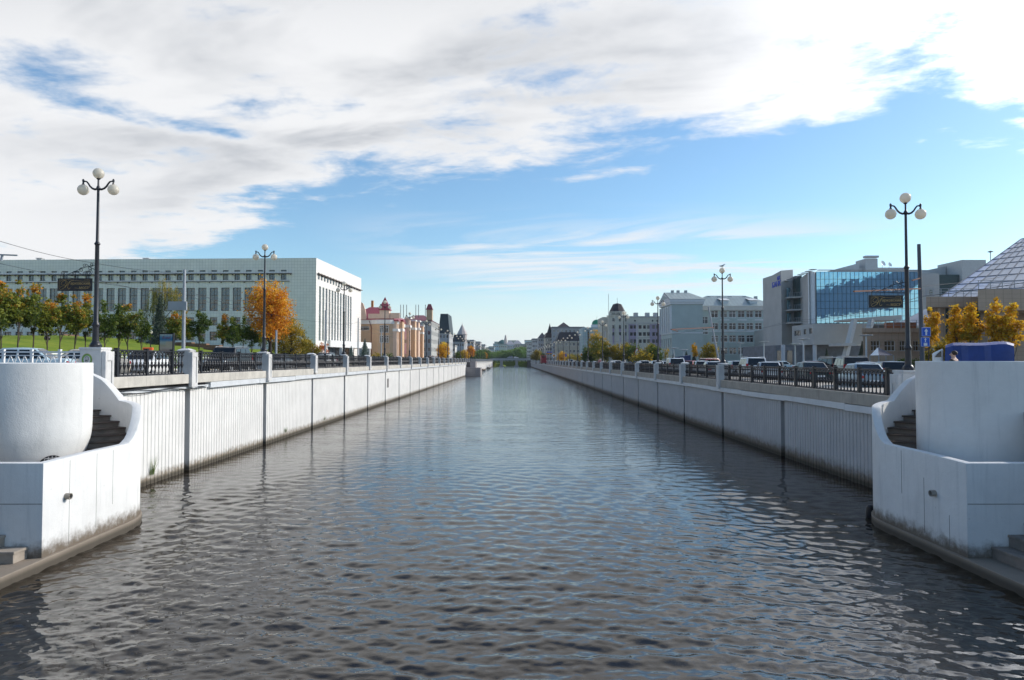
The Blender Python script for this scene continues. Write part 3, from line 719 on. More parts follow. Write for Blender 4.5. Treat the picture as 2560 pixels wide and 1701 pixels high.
LM_dark = leaf_mat('dark_conifer_needles', [(0., (.012, .022, .014)), (.6, (.022, .036, .022)), (1., (.035, .05, .03))], .1)
LM_blue = leaf_mat('blue_spruce_needles', [(0., (.03, .05, .045)), (.6, (.06, .085, .075)), (1., (.10, .13, .11))], .1)
LM_mixed = leaf_mat('birch_leaves', [(0., (.035, .05, .012)), (.4, (.09, .10, .015)), (.7, (.22, .18, .02)), (1., (.5, .28, .03))])
LM_far = leaf_mat('far_green_leaves', [(0., (.04, .085, .02)), (.5, (.07, .13, .03)), (1., (.12, .18, .04))])
M_bark = mk('bark', (.075, .055, .045), .9, .3, 4, .4, 18)
M_barkb = mk('dark_bark', (.03, .024, .02), .9, .3, 4, .4, 18)
M_barkp = mk('pale_bark', (.25, .22, .19), .9, .3, 4, .3, 18)
def leaf_mesh(name, P, size, attr, mat, seed=1, droop=0., nrm=None, aspect=.8):
    r = np.random.default_rng(seed); n = len(P)
    d = r.normal(size=(n, 3)); d[:, 2] += .5
    if nrm is not None: d = d * .6 + nrm
    d /= np.linalg.norm(d, axis=1)[:, None]
    a = np.cross(d, r.normal(size=(n, 3))); a /= np.linalg.norm(a, axis=1)[:, None]
    if droop: a[:, 2] -= droop; a /= np.linalg.norm(a, axis=1)[:, None]
    b = np.cross(d, a); sz = size * r.uniform(.65, 1.3, n)[:, None]
    V = np.stack([P - a * sz, P + b * sz * aspect, P + a * sz, P - b * sz * aspect], 1).reshape(-1, 3).astype(np.float32)
    me = bpy.data.meshes.new(name); me.vertices.add(4 * n); me.vertices.foreach_set('co', V.ravel())
    me.loops.add(4 * n); me.loops.foreach_set('vertex_index', np.arange(4 * n, dtype=np.int32))
    me.polygons.add(n); me.polygons.foreach_set('loop_start', np.arange(0, 4 * n, 4, dtype=np.int32)); me.update(calc_edges=True)
    at_ = me.attributes.new('leaf', 'FLOAT', 'FACE'); at_.data.foreach_set('value', np.clip(attr, 0, 1).astype(np.float32))
    me.materials.append(mat); return me
def crown_points(blobs, nclump, nleaf, sig, seed, top=.5, shell=.55):
    """leaf positions: clumps spread through ellipsoids; attr mixes clump tint, height and chance"""
    r = np.random.default_rng(seed); C = []; 
    vol = np.array([b[3] * b[4] * b[5] for b in blobs]); vol = vol ** .7 / (vol ** .7).sum()
    for i in range(nclump):
        b = blobs[r.choice(len(blobs), p=vol)]; d = r.normal(size=3); d /= np.linalg.norm(d); q = shell + (1 - shell) * r.random() ** .6
        if r.random() < .25: q *= r.random()
        C.append(np.array(b[:3]) + d * q * np.array(b[3:6]))
    C = np.array(C); tint = r.normal(0, .17, nclump); k = nleaf // nclump
    P = np.repeat(C, k, 0) + r.normal(size=(nclump * k, 3)) * sig * r.uniform(.6, 1.5, nclump).repeat(k)[:, None] * np.array([1, 1, .8])
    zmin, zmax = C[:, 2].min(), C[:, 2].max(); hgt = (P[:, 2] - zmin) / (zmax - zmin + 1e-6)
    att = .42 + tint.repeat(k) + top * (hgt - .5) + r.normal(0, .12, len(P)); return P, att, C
def trunk_mesh(H, r0, ztop, C, seed, mat, nb=7, lean=.03):
    mb = MB(); r = random.Random(seed); lx, ly = r.uniform(-lean, lean) * H, r.uniform(-lean, lean) * H
    ax = lambda t: Vector((lx * t * t + .02 * math.sin(t * 7), ly * t * t, ztop * t))
    mb.tube([ax(i / 7) - Vector((0, 0, .15 if i == 0 else 0)) for i in range(8)], [r0 * (1.25 if i == 0 else 1) * (1 - .8 * i / 7) for i in range(8)], 8)
    for i in range(nb):
        c = Vector(C[r.randrange(len(C))]); t = max(.35, min(.85, (c.z - .22 * ztop) / ztop * .8)); a = ax(t); m_ = a.lerp(c, .5) + Vector((0, 0, .06 * H * .5))
        mb.tube([a, m_, c], [r0 * .42, r0 * .25, r0 * .08], 5)
    return mb.mesh('trunk', mat, smooth=50)
PROTO = {}
def tree_proto(key, blobs, nclump, nleaf, sig, leaf, mat, seed, H, r0, top=.5, bark=None, nb=7, droop=0., zt=None):
    P, att, C = crown_points(blobs, nclump, nleaf, sig, seed, top)
    cm = leaf_mesh('crown', P, leaf, att, mat, seed, droop); tm = trunk_mesh(H, r0, zt or H * .8, C, seed, bark or M_bark, nb); PROTO[key] = (cm, tm)
def young(key, seed, mat, top=.55, wid=1., H=5.3):
    r = random.Random(seed); bl = [(0, 0, 3.2, .72 * wid, .72 * wid, .75), (0, 0, 3.9, .58 * wid, .58 * wid, .8), (r.uniform(-.12, .12), 0, 4.75, .24, .24, .7)]
    for i in range(5): a = r.uniform(0, 6.28); z = r.uniform(2.9, 4.3); q = r.uniform(.55, .85) * wid; bl.append((q * math.cos(a), q * math.sin(a), z, .26, .26, .45))
    tree_proto(key, bl, 62, 2600, .115, .078, mat, seed, H, .055, top, nb=9)
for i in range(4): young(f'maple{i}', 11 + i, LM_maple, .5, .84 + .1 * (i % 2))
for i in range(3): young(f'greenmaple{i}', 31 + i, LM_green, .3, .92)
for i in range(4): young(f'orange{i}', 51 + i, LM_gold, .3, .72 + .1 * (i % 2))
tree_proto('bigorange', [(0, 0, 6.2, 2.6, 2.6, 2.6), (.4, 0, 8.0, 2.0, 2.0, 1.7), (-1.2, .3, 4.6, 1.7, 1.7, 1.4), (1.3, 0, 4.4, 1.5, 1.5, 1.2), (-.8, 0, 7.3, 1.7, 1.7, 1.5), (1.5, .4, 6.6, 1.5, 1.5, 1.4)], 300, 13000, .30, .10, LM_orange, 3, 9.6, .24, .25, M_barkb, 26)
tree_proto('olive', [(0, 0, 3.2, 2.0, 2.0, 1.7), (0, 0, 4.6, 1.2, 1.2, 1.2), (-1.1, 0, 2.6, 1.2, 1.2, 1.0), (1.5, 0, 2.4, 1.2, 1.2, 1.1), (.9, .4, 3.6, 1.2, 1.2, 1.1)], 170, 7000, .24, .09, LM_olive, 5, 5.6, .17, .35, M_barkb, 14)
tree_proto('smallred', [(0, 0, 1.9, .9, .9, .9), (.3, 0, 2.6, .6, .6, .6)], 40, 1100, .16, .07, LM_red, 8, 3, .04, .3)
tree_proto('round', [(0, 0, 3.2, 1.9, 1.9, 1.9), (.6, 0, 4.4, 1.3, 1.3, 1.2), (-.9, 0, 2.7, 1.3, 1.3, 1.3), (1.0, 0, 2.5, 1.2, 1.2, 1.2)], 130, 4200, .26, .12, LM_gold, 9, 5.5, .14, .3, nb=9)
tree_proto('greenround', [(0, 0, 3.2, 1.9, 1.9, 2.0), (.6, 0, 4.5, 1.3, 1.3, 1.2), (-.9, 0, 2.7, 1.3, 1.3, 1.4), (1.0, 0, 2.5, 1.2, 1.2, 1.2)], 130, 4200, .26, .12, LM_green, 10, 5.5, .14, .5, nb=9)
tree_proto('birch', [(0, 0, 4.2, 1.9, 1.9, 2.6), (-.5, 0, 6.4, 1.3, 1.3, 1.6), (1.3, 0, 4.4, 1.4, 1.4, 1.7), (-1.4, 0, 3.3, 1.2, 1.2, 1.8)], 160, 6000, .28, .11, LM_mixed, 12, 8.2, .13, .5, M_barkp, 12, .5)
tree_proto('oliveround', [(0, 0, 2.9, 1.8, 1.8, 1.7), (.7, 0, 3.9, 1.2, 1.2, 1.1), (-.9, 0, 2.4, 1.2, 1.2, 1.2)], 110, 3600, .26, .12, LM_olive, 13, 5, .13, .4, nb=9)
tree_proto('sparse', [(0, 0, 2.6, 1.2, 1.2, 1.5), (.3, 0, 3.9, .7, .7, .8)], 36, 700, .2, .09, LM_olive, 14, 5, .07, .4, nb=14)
tree_proto('fargreen', [(0, 0, 5, 4.2, 4.2, 3.6), (2, 0, 7, 2.8, 2.8, 2.6), (-2.4, 0, 4, 3, 3, 3), (2.6, 0, 3.6, 2.8, 2.8, 2.6)], 150, 4200, .6, .33, LM_far, 15, 9.5, .3, .5, nb=5)
tree_proto('bush', [(0, 0, .6, .8, .8, .6)], 26, 800, .15, .07, LM_olive, 16, 1.1, .04, .4, nb=3)
tree_proto('greenbush', [(0, 0, .6, .8, .8, .6)], 26, 800, .15, .07, LM_green, 17, 1.1, .04, .4, nb=3)
def conifer(key, mat, H, Rb, n, leaf, seed, layered=True, skirt=.12):
    r = np.random.default_rng(seed); t = 1 - np.sqrt(1 - r.random(n) * .999); t = skirt * .2 + t * (1 - skirt * .2)
    ph = (t * 16) % 1.0 if layered else np.ones(n) * .5
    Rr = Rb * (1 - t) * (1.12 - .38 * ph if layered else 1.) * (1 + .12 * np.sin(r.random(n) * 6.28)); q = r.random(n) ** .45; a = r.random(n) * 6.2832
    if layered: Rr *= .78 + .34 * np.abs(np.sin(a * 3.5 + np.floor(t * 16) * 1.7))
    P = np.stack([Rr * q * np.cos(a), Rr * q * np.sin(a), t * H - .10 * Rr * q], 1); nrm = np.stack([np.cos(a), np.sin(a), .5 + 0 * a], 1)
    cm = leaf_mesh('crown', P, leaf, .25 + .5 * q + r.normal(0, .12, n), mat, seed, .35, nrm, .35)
    PROTO[key] = (cm, MB().tube([(0, 0, -.2), (0, 0, H * .5), (0, 0, H * .97)], [Rb * .09 + .03, Rb * .05, .01], 6).mesh('trunk', M_barkb))
conifer('spruce', LM_dark, 10, 2.3, 7000, .17, 1); conifer('bluespruce', LM_blue, 5.2, 1.5, 5000, .13, 2); conifer('thuja', LM_dark, 3.6, 1.15, 3500, .12, 3, False)
# weeping crown for the willow behind the square
def weeping():
    r = np.random.default_rng(4); P = []; A = []
    tops = [(0, 0, 11.2), (-1.9, .3, 8.4), (2.1, 0, 9.2), (-1, -.6, 9.6), (1.0, .5, 10.2), (-2.5, 0, 6.6), (2.9, .2, 7.6), (.3, -.8, 8.5)]
    for s in range(230):
        c = np.array(tops[r.integers(len(tops))]) + r.normal(size=3) * np.array([.6, .6, .6]); L = r.uniform(1.2, 4.0); k = 34
        tt = r.random(k); P.append(c + np.stack([r.normal(0, .07, k) + .25 * tt * (c[0] / 2.2), r.normal(0, .07, k), -L * tt], 1)); A.append(.45 + r.normal(0, .14) + .45 * (c[2] - 8) / 5 + r.normal(0, .1, k))
    P = np.concatenate(P); A = np.concatenate(A); C = np.array(tops)
    PROTO['willow'] = (leaf_mesh('crown', P, .11, A, LM_mixed, 4, .9, None, .4), trunk_mesh(11, .22, 9.5, C, 4, M_barkb, 12))
weeping()
def tree(key, x, y, z, label, cat='tree', group=None, sc_=1., rz=None, name=None, sz=None):
    o = empty(name or ('conifer' if key in ('spruce', 'bluespruce', 'thuja') else 'bush' if 'bush' in key else 'tree'), (x, y, z), rnd.uniform(0, 6.28) if rz is None else rz)
    o.scale = (sc_, sc_, sz or sc_); cm, tm = PROTO[key]
    for n, me in (('crown', cm), ('trunk', tm)):
        c = bpy.data.objects.new(n, me); COL.objects.link(c); c.parent = o
    T(o, label, cat, group); return o

# ================================================================== cars
M_tyre = mk('tyre_rubber', (.02, .02, .02), .85, .1); M_rim = mk('wheel_rim', (.45, .46, .48), .35, .05, metal=.7)
M_carglass = glass('car_glass', (.01, .013, .016), .08, spec=.45); M_trim = mk('black_trim', (.02, .02, .022), .6, 0)
M_head = mk('headlight_glass', (.6, .62, .65), .1, 0, spec=.8); M_tail = mk('tail_light_red', (.42, .015, .02), .2, 0, spec=.7); M_plate = mk('number_plate_white', (.7, .7, .7), .5, 0)
PAINT = {}
def paint(c):
    if c not in PAINT:
        cols = dict(white=(.78, .78, .77), silver=(.45, .47, .5), black=(.012, .012, .014), darkgreen=(.02, .035, .035), navy=(.015, .02, .045), red=(.30, .02, .03), grey=(.16, .17, .18), lightblue=(.42, .55, .62), beige=(.5, .45, .38), darkgrey=(.05, .053, .06), wine=(.10, .012, .02), steel=(.25, .32, .38))
        PAINT[c] = mk(f'{c}_car_paint', cols[c], .28, .0, spec=.5, metal=.3 if c in ('silver', 'steel') else 0., coat=.12)
    return PAINT[c]
def car_proto(kind):
    """front points along +Y; origin on the ground under the middle"""
    K = dict(sedan=dict(L=4.5, W=1.74, belt=.90, roof=1.45, gb=(-1.62, 1.02), gt=(-.95, .30), deck=.96, hood=.90),
             boxy=dict(L=4.0, W=1.64, belt=.86, roof=1.40, gb=(-1.72, .78), gt=(-1.05, .15), deck=.90, hood=.86),
             hatch=dict(L=4.0, W=1.72, belt=.95, roof=1.50, gb=(-1.86, 1.02), gt=(-1.45, .28), deck=.95, hood=.93),
             suv=dict(L=4.75, W=1.88, belt=1.12, roof=1.80, gb=(-2.28, 1.02), gt=(-2.02, .48), deck=1.1, hood=1.08))[kind]
    L, W, belt, roof = K['L'], K['W'], K['belt'], K['roof']; h = L / 2; hw = W / 2; r = empty('parked_car', (0, 0, 0)); zb = .2 if kind != 'suv' else .28
    st = [(-h, .78, zb + .16, K['deck'] - .12), (-h + .10, .93, zb + .02, K['deck'] - .02), (-h + .5, .99, zb, K['deck']), (K['gb'][0] + .2, 1., zb, belt), (0, 1., zb, belt), (K['gb'][1], 1., zb, K['hood'] + .01), (h - .55, .97, zb, K['hood'] - .06), (h - .14, .9, zb + .02, K['hood'] - .18), (h, .74, zb + .14, K['hood'] - .32)]
    mb = MB(); sec = []
    for y, wf, z0, z1 in st:
        a = hw * wf; zm = z0 + (z1 - z0) * .62
        sec.append([(-a * .9, y, z0), (-a * .985, y, z0 + .12), (-a, y, zm), (-a * .93, y, z1 - .03), (-a * .80, y, z1), (0, y, z1 + .02), (a * .80, y, z1), (a * .93, y, z1 - .03), (a, y, zm), (a * .985, y, z0 + .12), (a * .9, y, z0)])
    n = 11; vs = [p for s_ in sec for p in s_]; fs = [(i * n + k, i * n + (k + 1) % n, (i + 1) * n + (k + 1) % n, (i + 1) * n + k) for i in range(len(sec) - 1) for k in range(n)]
    fs += [tuple(range(n - 1, -1, -1)), tuple(range((len(sec) - 1) * n, len(sec) * n))]; mb.add(vs, fs)
    # greenhouse
    b0, b1 = K['gb']; t0, t1 = K['gt']; wb = hw * .93; wt = hw * (.74 if kind != 'suv' else .80); zr = roof - .03
    gv = [(-wb, b0, belt - .03), (wb, b0, belt - .03), (wb, b1, K['hood'] - .02), (-wb, b1, K['hood'] - .02), (-wt, t0, zr), (wt, t0, zr), (wt, t1, zr), (-wt, t1, zr), (0, (t0 + t1) / 2, roof + .015)]
    mb2 = MB().add(gv, [(0, 1, 5, 4), (1, 2, 6, 5), (2, 3, 7, 6), (3, 0, 4, 7), (4, 5, 8), (5, 6, 8), (6, 7, 8), (7, 4, 8)])
    gm = mb2.mesh('cabin', paint('white'), bevel=.05)
    b_ = mb.mesh('body', paint('white'), smooth=38, bevel=0)
    bm = bmesh.new(); bm.from_mesh(b_); bm.from_mesh(gm); bm.to_mesh(b_); bm.free(); b_.polygons.foreach_set('use_smooth', [True] * len(b_.polygons)); b_.set_sharp_from_angle(angle=R(38)); link('body', b_, r)
    def pane(name, q, ins):
        q = [Vector(p) for p in q]; c = sum(q, Vector()) / 4; nn_ = (q[1] - q[0]).cross(q[3] - q[0]).normalized()
        if nn_.dot(c - Vector((0, (b0 + b1) / 2, belt + .2))) < 0: nn_ = -nn_
        pts = []
        for i, p in enumerate(q): pts.append(c + (p - c) * ins + nn_ * .018)
        o = MB().poly(pts).build(name, M_carglass, r); return o
    V = [Vector(p) for p in gv[:8]]
    pane('rear_window', (V[0], V[1], V[5], V[4]), .86); pane('windshield', (V[2], V[3], V[7], V[6]), .86)
    for s in (-1, 1):
        A, B, Cc, Dd = (V[1], V[2], V[6], V[5]) if s > 0 else (V[0], V[3], V[7], V[4])
        nsp = 3 if kind in ('suv', 'boxy', 'hatch') else 2
        for i in range(nsp):
            f0, f1 = (i + .04) / nsp, (i + .96) / nsp
            if i == 0: f0 = .05
            if i == nsp - 1: f1 = .93
            lo0, lo1, up0, up1 = A.lerp(B, f0), A.lerp(B, f1), Dd.lerp(Cc, f0), Dd.lerp(Cc, f1)
            q = (lo0.lerp(up0, .14), lo1.lerp(up1, .14), lo1.lerp(up1, .88), lo0.lerp(up0, .88)); pane('side_window', q, .98)
    wr = .31 if kind != 'suv' else .38
    for y in (-h + .82, h - .86):
        for s in (-1, 1):
            tv = [(wr * .62, s * (hw - .05), 0), (wr * .95, s * (hw + .02), 0), (wr, s * (hw - .02), 0), (wr, s * (hw - .19), 0), (wr * .6, s * (hw - .19), 0)]; m_ = 18
            mbw = MB(); vs = [(x_, y + a * math.cos(6.2832 * k / m_), wr + a * math.sin(6.2832 * k / m_)) for a, x_, _ in tv for k in range(m_)]
            mbw.add(vs, [(i * m_ + k, i * m_ + (k + 1) % m_, (i + 1) * m_ + (k + 1) % m_, (i + 1) * m_ + k) for i in range(4) for k in range(m_)])
            w_ = mbw.build('wheel', M_tyre, r, smooth=40)
            MB().poly([(s * (hw - .03), y + wr * .63 * math.cos(6.2832 * k / m_), wr + wr * .63 * math.sin(6.2832 * k / m_)) for k in range(m_)]).build('rim', M_rim, w_)
    for s in (-1, 1):
        MB().box(s * hw * .52, s * hw * .86, h - .16, h - .005, K['hood'] - .36, K['hood'] - .22).build('headlight', M_head, r, bevel=.02)
        if kind in ('suv', 'hatch'): MB().box(s * hw * .76, s * hw * .95, -h + .005, -h + .2, belt - .22, belt + .16).build('tail_light', M_tail, r, bevel=.02)
        else: MB().box(s * hw * .5, s * hw * .84, -h - .005, -h + .14, K['deck'] - .27, K['deck'] - .12).build('tail_light', M_tail, r, bevel=.02)
        MB().box(s * hw * .96, s * (hw + .15), b1 - .32, b1 - .2, belt, belt + .13).build('side_mirror', M_trim, r, bevel=.02)
    MB().box(-.26, .26, -h - .02, -h + .12, K['deck'] - .45, K['deck'] - .34).build('number_plate', M_plate, r)
    MB().box(-hw * .8, hw * .8, -h - .03, -h + .15, zb + .1, zb + .28).build('rear_bumper', M_trim, r, bevel=.03)
    MB().box(-hw * .75, hw * .75, h - .2, h - .02, zb + .1, zb + .3).build('front_bumper', M_trim, r, bevel=.03)
    if kind == 'suv':
        for s in (-1, 1): MB().tube([(s * wt * .92, t0 + .1, roof + .0), (s * wt * .92, t0 + .2, roof + .05), (s * wt * .92, t1 - .2, roof + .05), (s * wt * .92, t1 - .1, roof)], .02, 6).build('roof_rail', M_rim, r)
    return r
CARP = {k: car_proto(k) for k in ('sedan', 'boxy', 'hatch', 'suv')}
USED = set()
def car(kind, colr, x, y, z, rz, label, group):
    p = CARP[kind]
    if kind not in USED: USED.add(kind); o = p; o.location = (x, y, z); o.rotation_euler = (0, 0, rz); T(o, label, 'car', group)
    else: o = inst(p, 'parked_car', label, 'car', group, (x, y, z), rz)
    for ch in KIDS[o.name]:
        if ch.name.split('.')[0] == 'body':
            ch.material_slots[0].link = 'OBJECT'; ch.material_slots[0].material = paint(colr)
    return o
GZ = ZR - .16; GL = ZL - .18
gR = 'cars in the right bank car park'; gL = 'cars on the left bank street'
right_cars = [  # kind, colour, pixel x of the middle, depth, heading, label
    ('sedan', 'darkgreen', 2022, 45, -.10, 'dark green saloon seen from behind, close to the right balustrade'),
    ('boxy', 'steel', 2150, 36.5, -.16, 'old boxy steel grey saloon with a wide rear window, nearest the right stair tower'),
    ('suv', 'black', 2122, 50, -.22, 'black off-roader with roof rails and a white plate, behind the boxy saloon'),
    ('suv', 'black', 2076, 55, 0., 'plain black off-roader left of the roof-railed one'),
    ('hatch', 'wine', 2036, 56, -.35, 'dark wine red hatchback just behind the dark green saloon'),
    ('sedan', 'silver', 2168, 47, -.55, 'pale silver saloon between the roof-railed off-roader and the navy hatchback'),
    ('hatch', 'navy', 2222, 39.5, -.28, 'navy hatchback with red tail lights beside the right front lamp post'),
    ('suv', 'white', 1877, 60, -.12, 'white off-roader with roof rails and dark rear window, right of the gull lamp post'),
    ('sedan', 'silver', 1920, 50, -.25, 'silver saloon in front of the white roof-railed off-roader'),
    ('sedan', 'black', 1938, 68, -.4, 'black saloon behind the silver saloon, near the glass office'),
    ('hatch', 'silver', 1838, 70, -.1, 'silver hatchback just right of the gull lamp post'),
    ('sedan', 'silver', 1782, 60, -.15, 'silver saloon left of the gull lamp post, close to the balustrade'),
    ('hatch', 'white', 1753, 72, -.2, 'white hatchback with a dark rear window behind the third stone bay'),
    ('suv', 'white', 1686, 76, -.1, 'tall white off-roader with its spare wheel on the rear door'),
    ('hatch', 'red', 1727, 92, -.5, 'bright red hatchback behind the white off-roaders'),
    ('suv', 'red', 1782, 104, -1.1, 'dark red off-roader parked farther back under the golden maple'),
    ('sedan', 'black', 1799, 90, -1.2, 'black saloon seen side on behind the gull lamp post'),
    ('sedan', 'silver', 1818, 100, 1.3, 'far silver saloon seen side on, right of the black one'),
    ('hatch', 'white', 1640, 84, -.08, 'white hatchback with dark rear window in front of the pale blue gable'),
    ('hatch', 'white', 1609, 100, -.08, 'smaller white hatchback left of the pale blue gable'),
    ('hatch', 'white', 1536, 128, .3, 'white hatchback by the yellow diamond sign'),
    ('sedan', 'white', 2030, 84, -1.35, 'white saloon side on before the grey slab tower'),
    ('sedan', 'steel', 2055, 76, -1.2, 'steel blue saloon partly hidden by the wine red hatchback'),
    ('sedan', 'lightblue', 1955, 96, -1.4, 'light blue saloon far back below the glass office'),
    ('hatch', 'grey', 1760, 112, -1.3, 'grey hatchback far back under the green maple'),
    ('sedan', 'darkgrey', 1706, 120, -1.4, 'dark grey saloon far back beside the blue trailer'),
    ('sedan', 'white', 1438, 205, 3.0, 'tiny far white saloon coming along the right bank road'),
    ('suv', 'white', 1427, 215, 3.1, 'tiny far white van-like car on the right bank road'),
    ('hatch', 'lightblue', 1458, 190, 3.1, 'tiny far pale blue hatchback on the right bank road'),
    ('sedan', 'black', 1850, 92, -1.4, 'black saloon side on behind the white roof-railed off-roader'),
    ('hatch', 'silver', 1890, 104, -1.3, 'far silver hatchback side on near the pale blue long wing'),
    ('sedan', 'silver', 1665, 104, -1.3, 'far silver saloon side on near the left conical shrub'),
]
for kind, colr, px, Y, rz, lab in right_cars:
    car(kind, colr, xat(px, Y), Y, GZ, rz, lab, gR)
left_cars = [
    ('suv', 'black', 569, 48.5, 3.14, 'dark off-roader facing the viewer behind the second left railing bay'),
    ('hatch', 'darkgrey', 628, 55, 3.14, 'dark grey hatchback facing the viewer left of the orange tree lamp post'),
    ('sedan', 'grey', 691, 60, 3.14, 'grey saloon facing the viewer right of the orange tree lamp post'),
    ('sedan', 'black', 752, 66, 2.6, 'long black saloon under the olive tree'),
    ('hatch', 'white', 811, 74, 3.1, 'white hatchback in front of the red-leaved sapling'),
    ('suv', 'darkgrey', 812, 88, 3.14, 'dark grey off-roader just behind the white hatchback'),
    ('sedan', 'steel', 842, 80, 3.1, 'steel blue saloon left of the third left lamp post'),
    ('sedan', 'white', 365, 39, 3.3, 'white taxi with an orange roof light behind the first railing bay'),
    ('sedan', 'lightblue', 38, 31, 1.9, 'pale blue saloon behind the white lattice fence at the left edge'),
    ('sedan', 'beige', 196, 34.5, 2.2, 'beige saloon behind the white lattice fence next to the emblem pedestal'),
    ('sedan', 'silver', 700, 74, 3.14, 'silver saloon farther back behind the grey one'),
    ('hatch', 'silver', 920, 118, 3.1, 'far silver hatchback before the peach house'),
    ('sedan', 'navy', 945, 128, 3.1, 'far navy saloon before the peach house'),
    ('sedan', 'black', 1016, 150, 3.1, 'far black saloon below the red turret house'),
]
TAXI = None
for kind, colr, px, Y, rz, lab in left_cars:
    o = car(kind, colr, xat(px, Y), Y, GL, rz, lab, gL)
    if 'taxi' in lab:
        mb = MB().box(-.28, .28, -.1, .1, 0, .16).mesh('roof_light', mk('taxi_orange', (.75, .12, .02), .35, 0), bevel=.05)
        c = bpy.data.objects.new('roof_light', mb); COL.objects.link(c); c.parent = o; c.location = (0, -.3, 1.46)

# ================================================================== people
def person(x, y, z, rz, top, legs, hair, label, stride=.18, arm=.08, sit=0, H=1.72):
    r = empty('person', (x, y, z), rz); k = H / 1.72
    skin = mk('skin', (.52, .33, .25), .6, .1, 6)
    def skel(name, V, E, rad, mat, sub=2):
        me = bpy.data.meshes.new(name); me.from_pydata([tuple(c * k for c in v) for v in V], E, []); o = bpy.data.objects.new(name, me); COL.objects.link(o)
        sk = o.modifiers.new('s', 'SKIN'); sk.use_smooth_shade = True; ss = o.modifiers.new('u', 'SUBSURF'); ss.levels = sub; ss.render_levels = sub
        for i, q in enumerate(me.skin_vertices[0].data): q.radius = (rad[i][0] * k, rad[i][1] * k) if isinstance(rad[i], tuple) else (rad[i] * k, rad[i] * k); q.use_root = (i == 0)
        dg = bpy.context.evaluated_depsgraph_get(); m2 = bpy.data.meshes.new_from_object(o.evaluated_get(dg)); bpy.data.objects.remove(o)
        m2.materials.clear(); m2.materials.append(mat); m2.polygons.foreach_set('use_smooth', [True] * len(m2.polygons)); return m2
    s_ = stride
    V = [(0, 0, .95), (0, .0, 1.2), (0, .0, 1.42), (0, .01, 1.5), (0, .03, 1.60), (0, .02, 1.68)]; E = [(0, 1), (1, 2), (2, 3), (3, 4), (4, 5)]; rad = [(.14, .10), (.135, .10), (.15, .10), .052, (.075, .092), (.062, .075)]
    for s in (-1, 1):
        b = len(V); f = s * s_
        V += [(s * .10, 0, .90), (s * .10, f * .6 + .02, .50), (s * .10, f - .02, .09), (s * .11, f + .14, .04)]; E += [(0, b), (b, b + 1), (b + 1, b + 2), (b + 2, b + 3)]; rad += [.085, .058, .042, .038]
        b = len(V); a = -s * arm
        V += [(s * .19, 0, 1.40), (s * .23, a * .4 - .02, 1.13), (s * .24, a + .05, .88), (s * .24, a + .08, .81)]; E += [(2, b), (b, b + 1), (b + 1, b + 2), (b + 2, b + 3)]; rad += [.052, .042, .032, (.04, .02)]
        for q in range(5):
            c = len(V); off = (q - 1.5) * .02 if q < 4 else -.045; ln = (.075, .085, .08, .065, .045)[q]
            V += [(s * .24, a + .08 + off, .77 if q < 4 else .80), (s * (.24 - .012), a + .085 + off * 1.1 - (.02 if q == 4 else 0), .77 - ln * .9)]; E += [(b + 3, c), (c, c + 1)]; rad += [.0095, .008]
    body = skel('body', V, E, rad, skin); link('body', body, r, (0, 0, 0)).location = (0, 0, 0)
    def sub(me, name): o = bpy.data.objects.new(name, me); COL.objects.link(o); o.parent = r; return o
    tv = [(0, 0, .88), (0, 0, 1.2), (0, 0, 1.43)]; te = [(0, 1), (1, 2)]; tr = [(.17, .125), (.16, .12), (.175, .12)]
    for s in (-1, 1): b = len(tv); a = -s * arm; tv += [(s * .19, 0, 1.41), (s * .23, a * .4 - .02, 1.13), (s * .24, a + .04, .91)]; te += [(2, b), (b, b + 1), (b + 1, b + 2)]; tr += [.066, .056, .045]
    sub(skel('jacket', tv, te, tr, top), 'jacket')
    lv = [(0, 0, .95)]; le = []; lr = [(.155, .12)]
    for s in (-1, 1): b = len(lv); f = s * s_; lv += [(s * .10, 0, .88), (s * .10, f * .6 + .02, .50), (s * .10, f - .02, .10)]; le += [(0, b), (b, b + 1), (b + 1, b + 2)]; lr += [.10, .072, .06]
    sub(skel('trousers', lv, le, lr, legs), 'trousers')
    hm = MB(); hm.sphere((0, -.012 * k, 1.645 * k), (.09 * k, .104 * k, .094 * k), 16, 10); hb = hm.mesh('hair', hair, smooth=60)
    bm = bmesh.new(); bm.from_mesh(hb); bmesh.ops.delete(bm, geom=[v for v in bm.verts if v.co.y > .045 * k and v.co.z < 1.67 * k or v.co.z < 1.57 * k], context='VERTS'); bm.to_mesh(hb); bm.free(); sub(hb, 'hair')
    fm = MB(); fm.sphere((0, .122 * k, 1.60 * k), (.012 * k, .018 * k, .02 * k), 6, 4)
    for s in (-1, 1): fm.sphere((s * .085 * k, .02 * k, 1.60 * k), (.012 * k, .022 * k, .03 * k), 6, 4)
    sub(fm.mesh('nose_and_ears', skin, smooth=60), 'face')
    em = MB()
    for s in (-1, 1): em.sphere((s * .03 * k, .108 * k, 1.625 * k), (.012 * k, .008 * k, .007 * k), 6, 4); em.box(s * .03 * k - .018, s * .03 * k + .018, .106 * k, .113 * k, 1.645 * k, 1.650 * k)
    em.box(-.022 * k, .022 * k, .1 * k, .112 * k, 1.562 * k, 1.567 * k); sub(em.mesh('eyes', M_black), 'eyes')
    for s in (-1, 1): f = s * s_; sub(MB().sphere((s * .105 * k, (f + .06) * k, .045 * k), (.05 * k, .13 * k, .048 * k), 10, 6).mesh('shoe', M_black, smooth=60), 'shoe')
    return T(r, label, 'person')
Mj_b = mk('black_cloth', (.015, .015, .018), .9, .2, 8); Mj_d = mk('dark_trousers', (.02, .022, .03), .9, .2, 8); Mj_p = mk('pink_cloth', (.55, .2, .2), .9, .2, 8); Mj_w = mk('white_cloth', (.7, .7, .7), .9, .1, 8); Mhair = mk('dark_hair', (.03, .02, .015), .6, .3, 20)
